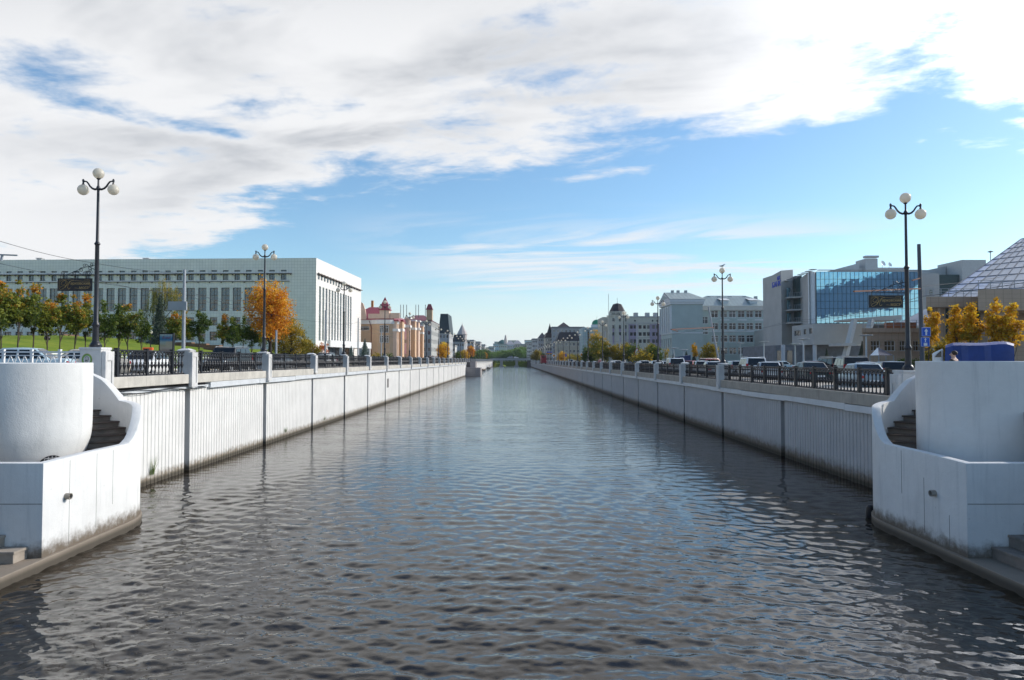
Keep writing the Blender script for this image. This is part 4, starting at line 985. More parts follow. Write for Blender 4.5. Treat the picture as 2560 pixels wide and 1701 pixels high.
person(xat(2385, 23.9), 23.9, ZR - .06, R(35), Mj_b, Mj_d, Mhair, 'short haired person in a black jacket, head and shoulders above the right tower', H=1.78)
person(xat(1082, 141), 141, ZL, R(160), Mj_b, Mj_d, Mhair, 'person in black walking by the orange tree on the left pavement', .25, .15)
person(xat(1075, 132), 132, ZL, R(200), Mj_d, Mj_b, Mhair, 'person in dark clothes leaning by the left balustrade near the walker in black', .1)
person(xat(1131, 200), 200, ZL, R(180), Mj_w, Mj_d, Mhair, 'far person in a light top on the left pavement', .2)
person(xat(1499, 118), 118, ZR + .02, R(170), Mj_p, Mj_d, Mhair, 'person in a pink top on the right pavement by the blue bus sign', .2)
# gull on the lamp
def gull(x, y, z):
    r = empty('gull', (x, y, z)); gw = mk('gull_white', (.72, .72, .72), .8, .05); gg = mk('gull_grey', (.22, .23, .25), .8, .1)
    MB().tube([(-.2, 0, .11), (-.12, 0, .12), (-.02, 0, .12), (.08, 0, .15), (.13, 0, .21), (.17, 0, .24), (.21, 0, .235)], [.012, .045, .07, .065, .042, .042, .012], 8).build('body', gw, None, smooth=60).parent = r
    for s in (-1, 1):
        o = MB().add([(.09, s * .065, .17), (-.02, s * .08, .15), (-.28, s * .03, .13), (-.02, s * .07, .10)], [(0, 1, 2, 3)]).mesh('wing', gg); c = bpy.data.objects.new('wing', o); COL.objects.link(c); c.parent = r
        o = MB().tube([(.0, s * .03, .06), (.0, s * .03, -.01)], .008, 5).mesh('leg', M_gold); c = bpy.data.objects.new('leg', o); COL.objects.link(c); c.parent = r
    o = MB().tube([(.2, 0, .235), (.26, 0, .225)], [.014, .004], 6).mesh('beak', M_gold); c = bpy.data.objects.new('beak', o); COL.objects.link(c); c.parent = r
    T(r, 'small gull perched on the top globe of the right bank lamp post', 'gull')
gull(*GULL)
# ================================================================== building kit
def facade(mb, O, u_, W, z0, z1, rects, depth=.25, mi=0):
    """wall from O=(x,y) along unit u_ with real openings; seen from outside u_ runs left to right"""
    ux, uy = u_; nx, ny = uy, -ux
    P = lambda a, z, d=0.: (O[0] + ux * a - nx * d, O[1] + uy * a - ny * d, z)
    us = sorted({0, W} | {q for r in rects for q in r[:2] if 0 < q < W}); zs = sorted({z0, z1} | {q for r in rects for q in r[2:4] if z0 < q < z1})
    for a, b in zip(us, us[1:]):
        if b - a < 1e-5: continue
        run = None
        for c, d in zip(zs, zs[1:]):
            m, n = (a + b) / 2, (c + d) / 2; hole = any(r[0] < m < r[1] and r[2] < n < r[3] for r in rects)
            if not hole: run = (run[0], d) if run else (c, d)
            if hole or d == zs[-1]:
                if run: mb.poly([P(a, run[0]), P(b, run[0]), P(b, run[1]), P(a, run[1])], mi); run = None
    for r in rects:
        a, b, c, d = r[:4]
        for q in (((a, c), (b, c)), ((b, c), (b, d)), ((b, d), (a, d)), ((a, d), (a, c))):
            (p0, e0), (p1, e1) = q; mb.poly([P(p0, e0), P(p1, e1), P(p1, e1, depth), P(p0, e0, depth)], mi)
WCACHE = {}; wrnd = random.Random(3)
M_blind = glass('curtained_window', (.20, .19, .17), .12, 0, .7); M_greyblind = glass('grey_blind_window', (.09, .10, .11), .06, 0, .9)
def win_mesh(w_, h_, mx, mz, fr, gl, fw=.07):
    key = (round(w_, 2), round(h_, 2), mx, tuple(mz), fr.name, gl.name, fw)
    if key not in WCACHE:
        mb = MB(); f = fw
        if fr is not gl:
            mb.box(0, w_, -.05, 0, 0, f).box(0, w_, -.05, 0, h_ - f, h_).box(0, f, -.05, 0, f, h_ - f).box(w_ - f, w_, -.05, 0, f, h_ - f)
            for i in range(1, mx): mb.box(w_ * i / mx - f * .4, w_ * i / mx + f * .4, -.047, 0, f, h_ - f)
            for q in mz: mb.box(f, w_ - f, -.044, 0, h_ * q - f * .4, h_ * q + f * .4)
        fm = mb.mesh('window', fr) if mb.v else None
        gm = MB().poly([(0, -.012, 0), (w_, -.012, 0), (w_, -.012, h_), (0, -.012, h_)]).mesh('pane', gl); WCACHE[key] = (fm, gm)
    return WCACHE[key]
def windows(root, O, u_, rects, depth=.25, mx=2, mz=(.7,), fr=None, gl=None, fw=.07, name='window'):
    ux, uy = u_; nx, ny = uy, -ux; rz = math.atan2(uy, ux); fr = fr or M_frame; gl = gl or M_win; d = depth - .06
    for r in rects:
        a, b, c, e = r[:4]; fm, gm = win_mesh(b - a, e - c, mx, mz, fr, gl if wrnd.random() > .22 else (M_blind if wrnd.random() < .6 else M_greyblind), fw)
        loc = (O[0] + ux * a - nx * d, O[1] + uy * a - ny * d, c)
        if fm is None: link(name, gm, root, loc, rz)
        else:
            o = link(name, fm, root, loc, rz); p = bpy.data.objects.new('pane', gm); COL.objects.link(p); p.parent = o
def grid(u0, du, n, w_, z0, dz, m, h_): return [(u0 + i * du, u0 + i * du + w_, z0 + j * dz, z0 + j * dz + h_) for i in range(n) for j in range(m)]
def upx(px, O, u_):
    """distance along the wall line O+u_*t where the photograph's column px meets it"""
    k = (px - 1280) / F; c = math.cos(PITCH)
    return (k * O[1] - O[0]) / (u_[0] - k * u_[1])
def hip(mb, x0, x1, y0, y1, z0, h, inset, mi=0, ov=.35, along='x'):
    a, b, c, d = x0 - ov, x1 + ov, y0 - ov, y1 + ov
    if along == 'x': m = (c + d) / 2; r0, r1 = (a + inset, m, z0 + h), (b - inset, m, z0 + h)
    else: m = (a + b) / 2; r0, r1 = (m, c + inset, z0 + h), (m, d - inset, z0 + h)
    vs = [(a, c, z0), (b, c, z0), (b, d, z0), (a, d, z0), r0, r1]
    fs = [(0, 1, 5, 4), (1, 2, 5), (2, 3, 4, 5), (3, 0, 4)] if along == 'x' else [(0, 1, 4), (1, 2, 5, 4), (2, 3, 5), (3, 0, 4, 5)]
    return mb.add(vs, fs + [(3, 2, 1, 0)], mi)
def tilemat(name, col, sx=.62, sz=.62, line=.55, lw=.06):
    m = mk(name, col, .5, .06, .4, spec=.2); t = NT(m.node_tree); b = t.n['Principled BSDF']
    P = t.node('ShaderNodeTexCoord').outputs['Object']; x, y, z = t.sep(P); N = t.sep(t.node('ShaderNodeNewGeometry').outputs['Normal'])
    ln = lambda v_, s_: t.m('LESS_THAN', t.m('FRACT', t.m('DIVIDE', v_, s_)), lw)
    gx = t.m('MULTIPLY', ln(x, sx), t.m('GREATER_THAN', t.m('ABSOLUTE', N[1]), .5)); gy = t.m('MULTIPLY', ln(y, sx), t.m('GREATER_THAN', t.m('ABSOLUTE', N[0]), .5))
    g = t.m('MAXIMUM', t.m('MAXIMUM', gx, gy), ln(z, sz)); src = b.inputs['Base Color'].links[0].from_socket if b.inputs['Base Color'].links else None
    cell = t.node('ShaderNodeTexWhiteNoise'); t.l.new(t.xyz(t.m('FLOOR', t.m('DIVIDE', x, sx)), t.m('FLOOR', t.m('DIVIDE', y, sx)), t.m('FLOOR', t.m('DIVIDE', z, sz))), cell.inputs[0])
    c = t.mix(t.m('MULTIPLY', cell.outputs[0], .12), src or c4(col), tuple(q * .6 for q in col)); c = t.mix(t.m('MULTIPLY', g, line), c, tuple(q * .35 for q in col)); t.put(b.inputs['Base Color'], c); return m
def ribroof(name, col, pitch=.6, metal=.4):
    m = mk(name, col, .42, .12, .5, spec=.5, metal=metal); t = NT(m.node_tree); b = t.n['Principled BSDF']; P = t.node('ShaderNodeTexCoord').outputs['Object']; x, y, z = t.sep(P)
    N = t.sep(t.node('ShaderNodeNewGeometry').outputs['Normal']); use = t.m('GREATER_THAN', t.m('ABSOLUTE', N[1]), t.m('ABSOLUTE', N[0]))
    v_ = t.m('ADD', t.m('MULTIPLY', x, use), t.m('MULTIPLY', y, t.m('SUBTRACT', 1., use))); s_ = t.m('LESS_THAN', t.m('FRACT', t.m('DIVIDE', v_, pitch)), .12)
    src = b.inputs['Base Color'].links[0].from_socket; t.put(b.inputs['Base Color'], t.mix(t.m('MULTIPLY', s_, .55), src, tuple(q * .4 for q in col))); return m

# ================================================================== left: white tiled office block
def office_block():
    a = R(2.4); O = (-40.0, 139.0); uF = (math.cos(a), -math.sin(a)); uS = (math.sin(a), math.cos(a))   # front runs to the corner, side runs away
    r = empty('office_block', (O[0] - 20, O[1] + 10, 5)); T(r, 'long white tiled office block with tall windows and a finned sunlit side', 'office building')
    Mt = tilemat('white_facade_tiles', (.84, .80, .755)); Mfin = mk('white_fins', (.78, .77, .75), .6, .06)
    sc_ = 12.28; Lf = 92.; A = (O[0] - uF[0] * Lf, O[1] - uF[1] * Lf); top = 26.2
    z = lambda py: EYE + (HORY - py) / sc_
    fr = Lf - upx_w(O, uF, 789) if False else Lf
    wins = []; slits = []; talls = []; mids = []; lows = []
    for i in range(34):
        c = Lf - 6.75 - i * 2.42
        if c < 1: break
        wins.append((c - .58, c + .58, z(699), z(684.3))); slits.append((c - .6, c + .6, z(678.2), z(673.8)))
        if i > 1:
            talls.append((c - .88, c + .88, z(777), z(718.2))); mids.append((c - .8, c + .8, z(813.5), z(793))); lows.append((c - .8, c + .8, z(851), z(829)))
    mb = MB(); facade(mb, A, uF, Lf, 4.3, top, wins + slits + talls + mids + lows, .35)
    # side with fins
    Ls = 35.; zs0 = z(848) - .3
    def us(px): return upx(px, O, uS)
    sw = [(us(560 + q / 3.6875) - .38, us(560 + q / 3.6875) + .42, z(696), z(679)) for q in (866, 893, 921, 949, 976, 1003, 1029, 1054, 1079, 1103, 1126, 1147, 1168)]
    fins = [(us(560 + q / 3.6875) - .62, us(560 + q / 3.6875) + .62, zs0, z(712.5)) for q in (881, 912, 941, 969, 996, 1022, 1048, 1073, 1098, 1121, 1144, 1166)]
    ent = [(us(820), us(885), 4.4, z(866))]
    B = (O[0], O[1]); facade(mb, B, uS, Ls, 4.3, top, fins + ent, .3)
    C_ = (O[0] + uS[0] * Ls, O[1] + uS[1] * Ls); Dd = (A[0] + uS[0] * Ls, A[1] + uS[1] * Ls)
    mb.poly([(C_[0], C_[1], 4.3), (Dd[0], Dd[1], 4.3), (Dd[0], Dd[1], top), (C_[0], C_[1], top)]); mb.poly([(Dd[0], Dd[1], 4.3), (A[0], A[1], 4.3), (A[0], A[1], top), (Dd[0], Dd[1], top)])
    mb.poly([(p[0], p[1], top - .25) for p in (A, O, C_, Dd)]); mb.build('wall', Mt, r)
    gl = glass('office_glass', (.03, .04, .05), .03, .5, 1.)
    windows(r, A, uF, wins, .35, 2, (), M_dframe, gl, .09); windows(r, A, uF, talls, .35, 2, (.33, .68), M_dframe, gl, .08); windows(r, A, uF, mids + lows, .35, 2, (.6,), M_dframe, gl, .08); windows(r, A, uF, slits, .35, 2, (), M_dframe, gl, .06, 'slit_window')
    windows(r, B, uS, sw, .02, 1, (), M_dframe, gl, .05); g2 = glass('fin_glass', (.10, .13, .12), .1, 0, .6); windows(r, B, uS, fins, .3, 1, (.25, .5, .75), Mfin, g2, .05, 'fin_window'); windows(r, B, uS, ent, .3, 10, (.8,), M_dframe, gl, .06, 'entrance_glazing')
    # ledges with brackets below the slits
    def ledge(zc, th, pr, u0, u1, O_, u_):
        nx, ny = u_[1], -u_[0]; m = MB(); q = lambda a_, d: (O_[0] + u_[0] * a_ + nx * d, O_[1] + u_[1] * a_ + ny * d)
        m.prism([q(u0, -.02), q(u1, -.02), q(u1, pr), q(u0, pr)], zc - th, zc)
        k = u0 + 1.
        while k < u1: m.prism([q(k, -.02), q(k + .18, -.02), q(k + .18, pr * .7), q(k, pr * .7)], zc - th - .22, zc - th - .003); k += 2.42
        m.build('ledge', mk('brown_ledge', (.16, .13, .12), .7, .2), r)
    ledge(z(675.8) - .55, .14, .5, 1, Lf - 5, A, uF); ledge(z(702), .12, .22, 1, Lf - 5.5, A, uF); ledge(z(675.8) - .5, .14, .5, .5, Ls - .4, B, uS)
    # canopy over the entrance: a white box standing out towards the street
    q = lambda a_, d: (B[0] + uS[0] * a_ + uS[1] * d, B[1] + uS[1] * a_ - uS[0] * d)
    MB().prism([q(us(819), .01), q(us(886), .01), q(us(886), 4.2), q(us(819), .6)], z(866), z(848)).build('canopy', Mfin, r)
    for k in (.25, .5, .75, .97): p = q(us(819) + (us(886) - us(819)) * k, .6 + 3.2 * k); MB().prism([(p[0] - .35, p[1] - .35), (p[0] + .35, p[1] - .35), (p[0] + .35, p[1] + .35), (p[0] - .35, p[1] + .35)], 4.3, z(866) - .003).build('column', Mfin, r)
    for px in (93, 361): p = at(px, 650, 143); MB().box(p.x - .5, p.x + .5, 143.5, 144.5, top - .3, top + .55).box(p.x - .65, p.x + .65, 143.4, 144.6, top + .553, top + .68).build('roof_vent', M_conc, r)
def upx_w(*a): return 0
office_block()

# ================================================================== left: peach house with red roofs
def sq(mb, x0, x1, y0, y1, z0, z1, mi=0): return mb.box(x0, x1, y0, y1, z0, z1, mi)
def peach_house():
    Mp = mk('peach_plaster', (.62, .42, .27), .85, .08, .6, streak=.12); Mpl = mk('light_peach_plaster', (.68, .50, .39), .85, .06); Mw = mk('white_cornice', (.76, .74, .71), .8, .05); Mr = ribroof('red_roof_metal', (.36, .06, .08), .5, .2)
    y0 = 178.; xL, xR = xat(868, y0), -31.2; x1 = xR; y1 = 240.; ze = 15.9
    r = empty('peach_house', ((xL + xR) / 2, y0 + 20, GL)); T(r, 'peach and cream house with red roofs and a small pointed red turret', 'house')
    px = lambda q: 880 + q / 7.375
    # front
    rects = []
    for cx_, zz_ in ((500, 605), (572, 605), (703, 610), (500, 800), (572, 800), (703, 805)):
        cpx = px(cx_); X = xat(cpx, y0); zc = zat(740 + zz_ / 7.375, y0); rects.append((X - xL - .6, X - xL + .6, zc - .85, zc + .85))
    X = xat(px(715), y0); rects.append((X - xL - .6, X - xL + .6, 6.2, 8.0))
    X = xat(px(195), y0); rects.append((X - xL - 1.7, X - xL + 1.7, zat(826, y0), zat(816, y0)))
    mb = MB(); facade(mb, (xL, y0), (1, 0), xR - xL, GL, ze, rects, .25)
    side = grid(2.2, 3.4, 17, 1.2, 6.3, 3.4, 3, 1.9); facade(mb, (xR, y0), (0, 1), y1 - y0, GL, ze, side, .25)
    mb.poly([(xL, y0, GL), (xL, y1, GL), (xL, y1, ze), (xL, y0, ze)]); mb.poly([(xL, y1, GL), (xR, y1, GL), (xR, y1, ze), (xL, y1, ze)]); mb.build('wall', Mp, r)
    windows(r, (xL, y0), (1, 0), rects, .25, 2, (.7,)); windows(r, (xR, y0), (0, 1), side, .25, 2, (.7,))
    MB().box(xL - .1, xR + .25, y0 - .3, y0 - .003, ze - 1.15, ze - .1).box(xR + .003, xR + .3, y0, y1, ze - 1.15, ze - .1).build('cornice', Mw, r)
    MB().box(xL - .2, xR + .5, y0 - .5, y0 + .3, ze - .08, ze + .25).box(xR - .3, xR + .5, y0 + .3, y1, ze - .08, ze + .25).build('eave', Mr, r)
    m = MB(); hip(m, xL, xR - .3, y0 + .2, y0 + 15, ze + .22, 3.6, 4.5); hip(m, xL + 3, xR - 1.5, y0 + 12, y1, ze + .2, 3.0, 5, along='y'); m.build('roof', Mr, r)
    # corner bay with the turret
    xc = xat(px(600), y0); bw = 1.6
    MB().prism([(xc - 3.6, y0), (xc - 1.6, y0 - 1.4), (xc + 1.6, y0 - 1.4), (xc + 3.6, y0)], GL, ze - 1.2).build('bay', Mp, r)
    rb = [(-.1 + i * 1.5 + .25, -.1 + i * 1.5 + 1.35, zq, zq + 1.9) for i in (0, 1) for zq in (zat(827.5, y0) - .5, zat(853, y0) - .5)]
    MB().prism([(xc - 3.8, y0 - .05), (xc - 1.7, y0 - 1.6), (xc + 1.7, y0 - 1.6), (xc + 3.8, y0 - .05)], ze - 1.2, ze - .1).build('bay_cornice', Mw, r)
    for i, q in enumerate((zat(833, y0), zat(858, y0))):
        for dx_ in (-.95, .35): windows(r, (xc - 1.6, y0 - 1.66), (1, 0), [(1.6 + dx_, 1.6 + dx_ + 1.0, q, q + 1.9)], 0., 2, (.7,))
    MB().box(xc - 1.2, xc + 1.25, y0 - .9, y0 + 1.5, ze + .25, ze + 2.4).build('turret', Mpl, r)
    MB().add([(xc - 1.5, y0 - 1.2, ze + 2.4), (xc + 1.55, y0 - 1.2, ze + 2.4), (xc + 1.55, y0 + 1.8, ze + 2.4), (xc - 1.5, y0 + 1.8, ze + 2.4), (xc, y0 + .3, ze + 6.0)], [(0, 1, 4), (1, 2, 4), (2, 3, 4), (3, 0, 4), (3, 2, 1, 0)]).build('turret_roof', Mr, r)
    MB().box(xc - 4.2, xc - 1.25, y0 - .5, y0 - .1, ze + .25, ze + 1.5).box(xc + 1.3, xc + 4, y0 - .5, y0 - .1, ze + .25, ze + 1.7).build('attic_wall', Mpl, r)
    gx = xat(px(140), y0); MB().add([(gx - 2.2, y0 - .6, ze), (gx + 1.8, y0 - .6, ze), (gx + 1.5, y0 - .6, ze + 2.4), (gx + .9, y0 - .6, ze + 4.2), (gx - .2, y0 - .6, ze + 4.9), (gx - 1.2, y0 - .6, ze + 4.2), (gx - 2.0, y0 - .6, ze + 2.2)] + [(gx - 2.2, y0 + .2, ze), (gx + 1.8, y0 + .2, ze), (gx + 1.5, y0 + .2, ze + 2.4), (gx + .9, y0 + .2, ze + 4.2), (gx - .2, y0 + .2, ze + 4.9), (gx - 1.2, y0 + .2, ze + 4.2), (gx - 2.0, y0 + .2, ze + 2.2)], [tuple(range(6, -1, -1)), tuple(range(7, 14))] + [(i, (i + 1) % 7, 7 + (i + 1) % 7, 7 + i) for i in range(7)]).build('gable', Mpl, r)
    cx_ = xat(px(370), y0 + 12); MB().box(cx_ - .3, cx_ + .3, y0 + 11.7, y0 + 12.3, ze + 2, zat(752, y0 + 12)).build('chimney', mk('orange_chimney', (.5, .24, .08), .8), r)
    # stepped bays along the canal side
    for k, (pa, top) in enumerate(((988, 15.4), (1000, 15.8), (1019, 17.4), (1032, 17.2), (1043, 17.6), (1052, 16.6))):
        ya = min(upx(pa, (xR + .9, 0.0001), (0, 1)), y1 - 4); 
        MB().box(xR + .003, xR + 1.3 + .25 * (k % 2), ya, ya + 3.2, GL, top).build('pilaster_bay', Mp if k % 2 else Mpl, r); MB().box(xR + .01, xR + 1.75, ya - .15, ya + 3.35, top + .003, top + .45).build('bay_cap', Mr if k < 2 else Mw, r)
        MB().box(xR + .01, xR + 1.65, ya - .1, ya + 3.3, top - 2.6, top - 1.9).build('bay_band', Mw, r)
    MB().box(xR + .01, xR + 1.6, y0 + 10, y0 + 13, 11, 14).box(xR + .01, xR + 1.6, y0 + 10, y0 + 13, 7, 10).build('balcony', mk('wine_panel', (.22, .09, .10), .7), r)
    MB().tube([(xat(px(318), y0), y0 - .35, ze - .3), (xat(px(355), y0), y0 - .2, ze - 2.0), (xat(px(355), y0), y0 - .2, GL)], .1, 6).build('downpipe', mk('brown_pipe', (.2, .06, .05), .6), r)
peach_house()

# ================================================================== generic town house for the farther rows
def house(name, label, x0, x1, y0, y1, zt, col, roof=('flat', 1, (.3, .3, .3)), nf=0, ns=0, nz=3, side=None, ww=1.1, wh=1.6, cat='building', z0=GL, base=None, group=None, frame=True):
    r = empty(name, ((x0 + x1) / 2, (y0 + y1) / 2, z0)); T(r, label, cat, group); M = mk('wall_%d_%d_%d' % tuple(int(q * 255) for q in col), col, .85, .08, .5, streak=.15)
    mb = MB(); H = zt - z0; dz = H / nz; fr = []; sr = []
    if nf: d = (x1 - x0) / nf; fr = grid(d / 2 - ww / 2, d, nf, ww, z0 + dz * .32, dz, nz, min(wh, dz * .55))
    if ns: d = (y1 - y0) / ns; sr = grid(d / 2 - ww / 2, d, ns, ww, z0 + dz * .32, dz, nz, min(wh, dz * .55))
    facade(mb, (x0, y0), (1, 0), x1 - x0, z0, zt, fr, .22)
    if side == 'R': facade(mb, (x1, y0), (0, 1), y1 - y0, z0, zt, sr, .22); mb.poly([(x0, y0, z0), (x0, y1, z0), (x0, y1, zt), (x0, y0, zt)])
    else: facade(mb, (x0, y1), (0, -1), y1 - y0, z0, zt, sr, .22); mb.poly([(x1, y0, z0), (x1, y1, z0), (x1, y1, zt), (x1, y0, zt)])
    mb.poly([(x0, y1, z0), (x1, y1, z0), (x1, y1, zt), (x0, y1, zt)]); mb.poly([(x0, y0, zt), (x1, y0, zt), (x1, y1, zt), (x0, y1, zt)]); mb.build('wall', M, r)
    f = M_frame if frame else M_win
    windows(r, (x0, y0), (1, 0), fr, .22, 2, (), f)
    if side == 'R': windows(r, (x1, y0), (0, 1), sr, .22, 2, (), f)
    else: windows(r, (x0, y1), (0, -1), sr, .22, 2, (), f)
    kind, h, rc = roof; Mr = mk('roof_%d_%d_%d' % tuple(int(q * 255) for q in rc), rc, .6, .15, .6)
    m = MB()
    if kind == 'flat': m.box(x0 - .25, x1 + .25, y0 - .25, y1 + .25, zt + .003, zt + h)
    elif kind == 'hipx': hip(m, x0, x1, y0, y1, zt + .003, h, min((y1 - y0) / 2, (x1 - x0) * .4))
    elif kind == 'hipy': hip(m, x0, x1, y0, y1, zt + .003, h, min((x1 - x0) / 2, (y1 - y0) * .4), along='y')
    elif kind == 'mansard':
        i = min(h * .35, .14 * (x1 - x0), .2 * (y1 - y0)); m.add([(x0 - .3, y0 - .3, zt + .003), (x1 + .3, y0 - .3, zt + .003), (x1 + .3, y1 + .3, zt + .003), (x0 - .3, y1 + .3, zt + .003), (x0 + i, y0 + i, zt + h), (x1 - i, y0 + i, zt + h), (x1 - i, y1 - i, zt + h), (x0 + i, y1 - i, zt + h)], [(0, 1, 5, 4), (1, 2, 6, 5), (2, 3, 7, 6), (3, 0, 4, 7), (4, 5, 6, 7), (3, 2, 1, 0)])
    elif kind == 'gablex':
        c = (x0 + x1) / 2; m.add([(x0 - .3, y0 - .3, zt + .003), (x1 + .3, y0 - .3, zt + .003), (c, y0 - .3, zt + h), (x0 - .3, y1 + .3, zt + .003), (x1 + .3, y1 + .3, zt + .003), (c, y1 + .3, zt + h)], [(0, 1, 2), (5, 4, 3), (1, 4, 5, 2), (3, 0, 2, 5), (0, 3, 4, 1)])
    m.build('roof', Mr, r)
    MB().box(x0 - .12, x1 + .12, y0 - .12, y1 + .12, zt - .35, zt - .02).build('cornice', mk('cornice_grey', (.55, .54, .52), .8, .05), r)
    if base: MB().box(x0 - .06, x1 + .06, y0 - .06, y1 + .06, z0, z0 + base[0]).build('plinth', mk('plinth_%d' % int(base[1][0] * 255), base[1], .8, .15), r)
    return r
def spire(r, x, y, z, w_, h, col, n=8, name='spire'):
    return MB().lathe((x, y, z), [(w_, 0), (w_ * .55, h * .45), (w_ * .12, h * .85), (.02, h)], n).build(name, mk('spire_%d' % int(col[0] * 255), col, .6, .15), r, smooth=30)
def bpx(p0, p1, ytop, Y): return xat(p0, Y), xat(p1, Y), zat(ytop, Y)
# left row behind the peach house
x0, x1, zt = bpx(994, 1079, 803, 258); r = house('apartment_house', 'grey apartment house with a wine red roof beyond the peach house', x0, -30.5, 258, 286, zt, (.42, .42, .40), ('hipx', 3.1, (.20, .055, .075)), 7, 9, 5, 'R', base=(2.5, (.16, .16, .18)))
tx0, tx1 = xat(1066, 257), xat(1080, 257); MB().box(tx0, tx1, 256.5, 259, zt + .3, zt + 4.2).build('roof_turret', mk('beige_turret', (.5, .36, .22), .8), r); MB().add([(tx0 - .2, 256.3, zt + 4.2), (tx1 + .2, 256.3, zt + 4.2), (tx1 + .2, 259.2, zt + 4.2), (tx0 - .2, 259.2, zt + 4.2), (tx0 + .5, 257.7, zt + 6.4), (tx1 - .5, 257.7, zt + 6.4)], [(0, 1, 5, 4), (1, 2, 5), (2, 3, 4, 5), (3, 0, 4), (3, 2, 1, 0)]).build('turret_roof', mk('wine_roof', (.22, .05, .06), .6), r)
for q in (1001, 1008, 1016, 1039, 1046, 1063): X = xat(q, 262); MB().tube([(X, 262, zt + 1.5), (X, 262, zt + 6.5)], .12, 5).build('antenna', M_dpole, r)
x0, x1, zt = bpx(1097, 1120, 834, 318); r = house('mansard_house', 'tall house with a dark steep mansard roof beyond the grey apartments', x0, x1 + .5, 318, 338, zt, (.44, .44, .44), ('mansard', 9.2, (.035, .05, .06)), 3, 5, 4, 'R')
x0, x1, zt = bpx(1120, 1136, 866, 345); house('shop_house', 'low white shop house behind the left bank orange tree', x0, x1, 345, 360, zt, (.62, .62, .60), ('flat', .6, (.3, .3, .3)), 3, 3, 2, 'R')
x0, x1, zt = bpx(1131, 1160, 855, 395); r = house('spired_house', 'grey house with a dark roof and a pale pointed corner spire on the left bank', x0, x1, 395, 425, zt, (.40, .41, .43), ('mansard', 4.2, (.03, .04, .05)), 5, 6, 3, 'R'); MB().lathe((xat(1155, 400), 401, zt - 1), [(2.6, 0), (2.8, 5.2), (3.2, 5.4), (.05, 11.6), (.03, 13)], 8).build('corner_spire', mk('pale_spire', (.45, .40, .38), .7, .1), r)
for i, (a, b, t_, Y, c) in enumerate(((1168, 1184, 853, 445, (.46, .47, .49)), (1184, 1200, 857, 470, (.40, .41, .44)), (1199, 1212, 864, 505, (.5, .5, .5)))):
    x0, x1, zt = bpx(a, b, t_, Y); house('town_house', ['pale grey six storey house, left bank far row, nearest of three', 'darker grey house in the middle of the far left bank row', 'small pale house at the far end of the left bank row'][i], x0, x1, Y, Y + 22, zt, c, ('flat', .8, (.25, .25, .27)), 4, 5, 5 - i, 'R', group='far left bank houses')
# ================================================================== right bank buildings
M_teal = glass('teal_curtain_glass', (.40, .68, .82), .05, .12, .5); M_teal.node_tree.nodes['Principled BSDF'].inputs['Metallic'].default_value = .85
M_greypl = mk('grey_render', (.42, .42, .41), .85, .08, .3, .1, streak=.12)
M_slate = mk('slate_cladding', (.17, .18, .20), .8, .2, .8)
M_dteal = mk('dark_teal_panel', (.02, .05, .055), .4, .1)
M_sand = tilemat('sandstone_blocks', (.50, .36, .26), 1.1, .55, .5, .05)
def curtain(root, O, u_, W, z0, z1, nu, nz, mull=.07):
    """glass curtain wall: panes are real, mullions stand proud"""
    ux, uy = u_; nx, ny = uy, -ux; q = lambda a, z, d: (O[0] + ux * a + nx * d, O[1] + uy * a + ny * d, z)
    for j in range(nz):
        za, zb_ = z0 + (z1 - z0) * j / nz, z0 + (z1 - z0) * (j + 1) / nz
        mb = MB()
        for i in range(nu):   # each storey's panes tilt by a hair, as real ones do
            a, b = W * i / nu, W * (i + 1) / nu; t0, t1 = rnd.uniform(-.012, .012), rnd.uniform(-.012, .012)
            mb.poly([q(a, za, t0), q(b, za, t1), q(b, zb_, t0 + t1), q(a, zb_, -t1)])
        mb.build('glass_row', M_teal, root)
    mb = MB()
    for i in range(nu + 1): a = W * i / nu; mb.prism([q(a - mull / 2, 0, .0)[:2], q(a + mull / 2, 0, .0)[:2], q(a + mull / 2, 0, .06)[:2], q(a - mull / 2, 0, .06)[:2]], z0, z1)
    for j in range(nz + 1): z = z0 + (z1 - z0) * j / nz; mb.prism([q(0, 0, .0)[:2], q(W, 0, .0)[:2], q(W, 0, .055)[:2], q(0, 0, .055)[:2]], z - mull / 2, z + mull / 2)
    mb.build('mullion_grid', mk('dark_mullion', (.03, .06, .08), .4, 0), root)
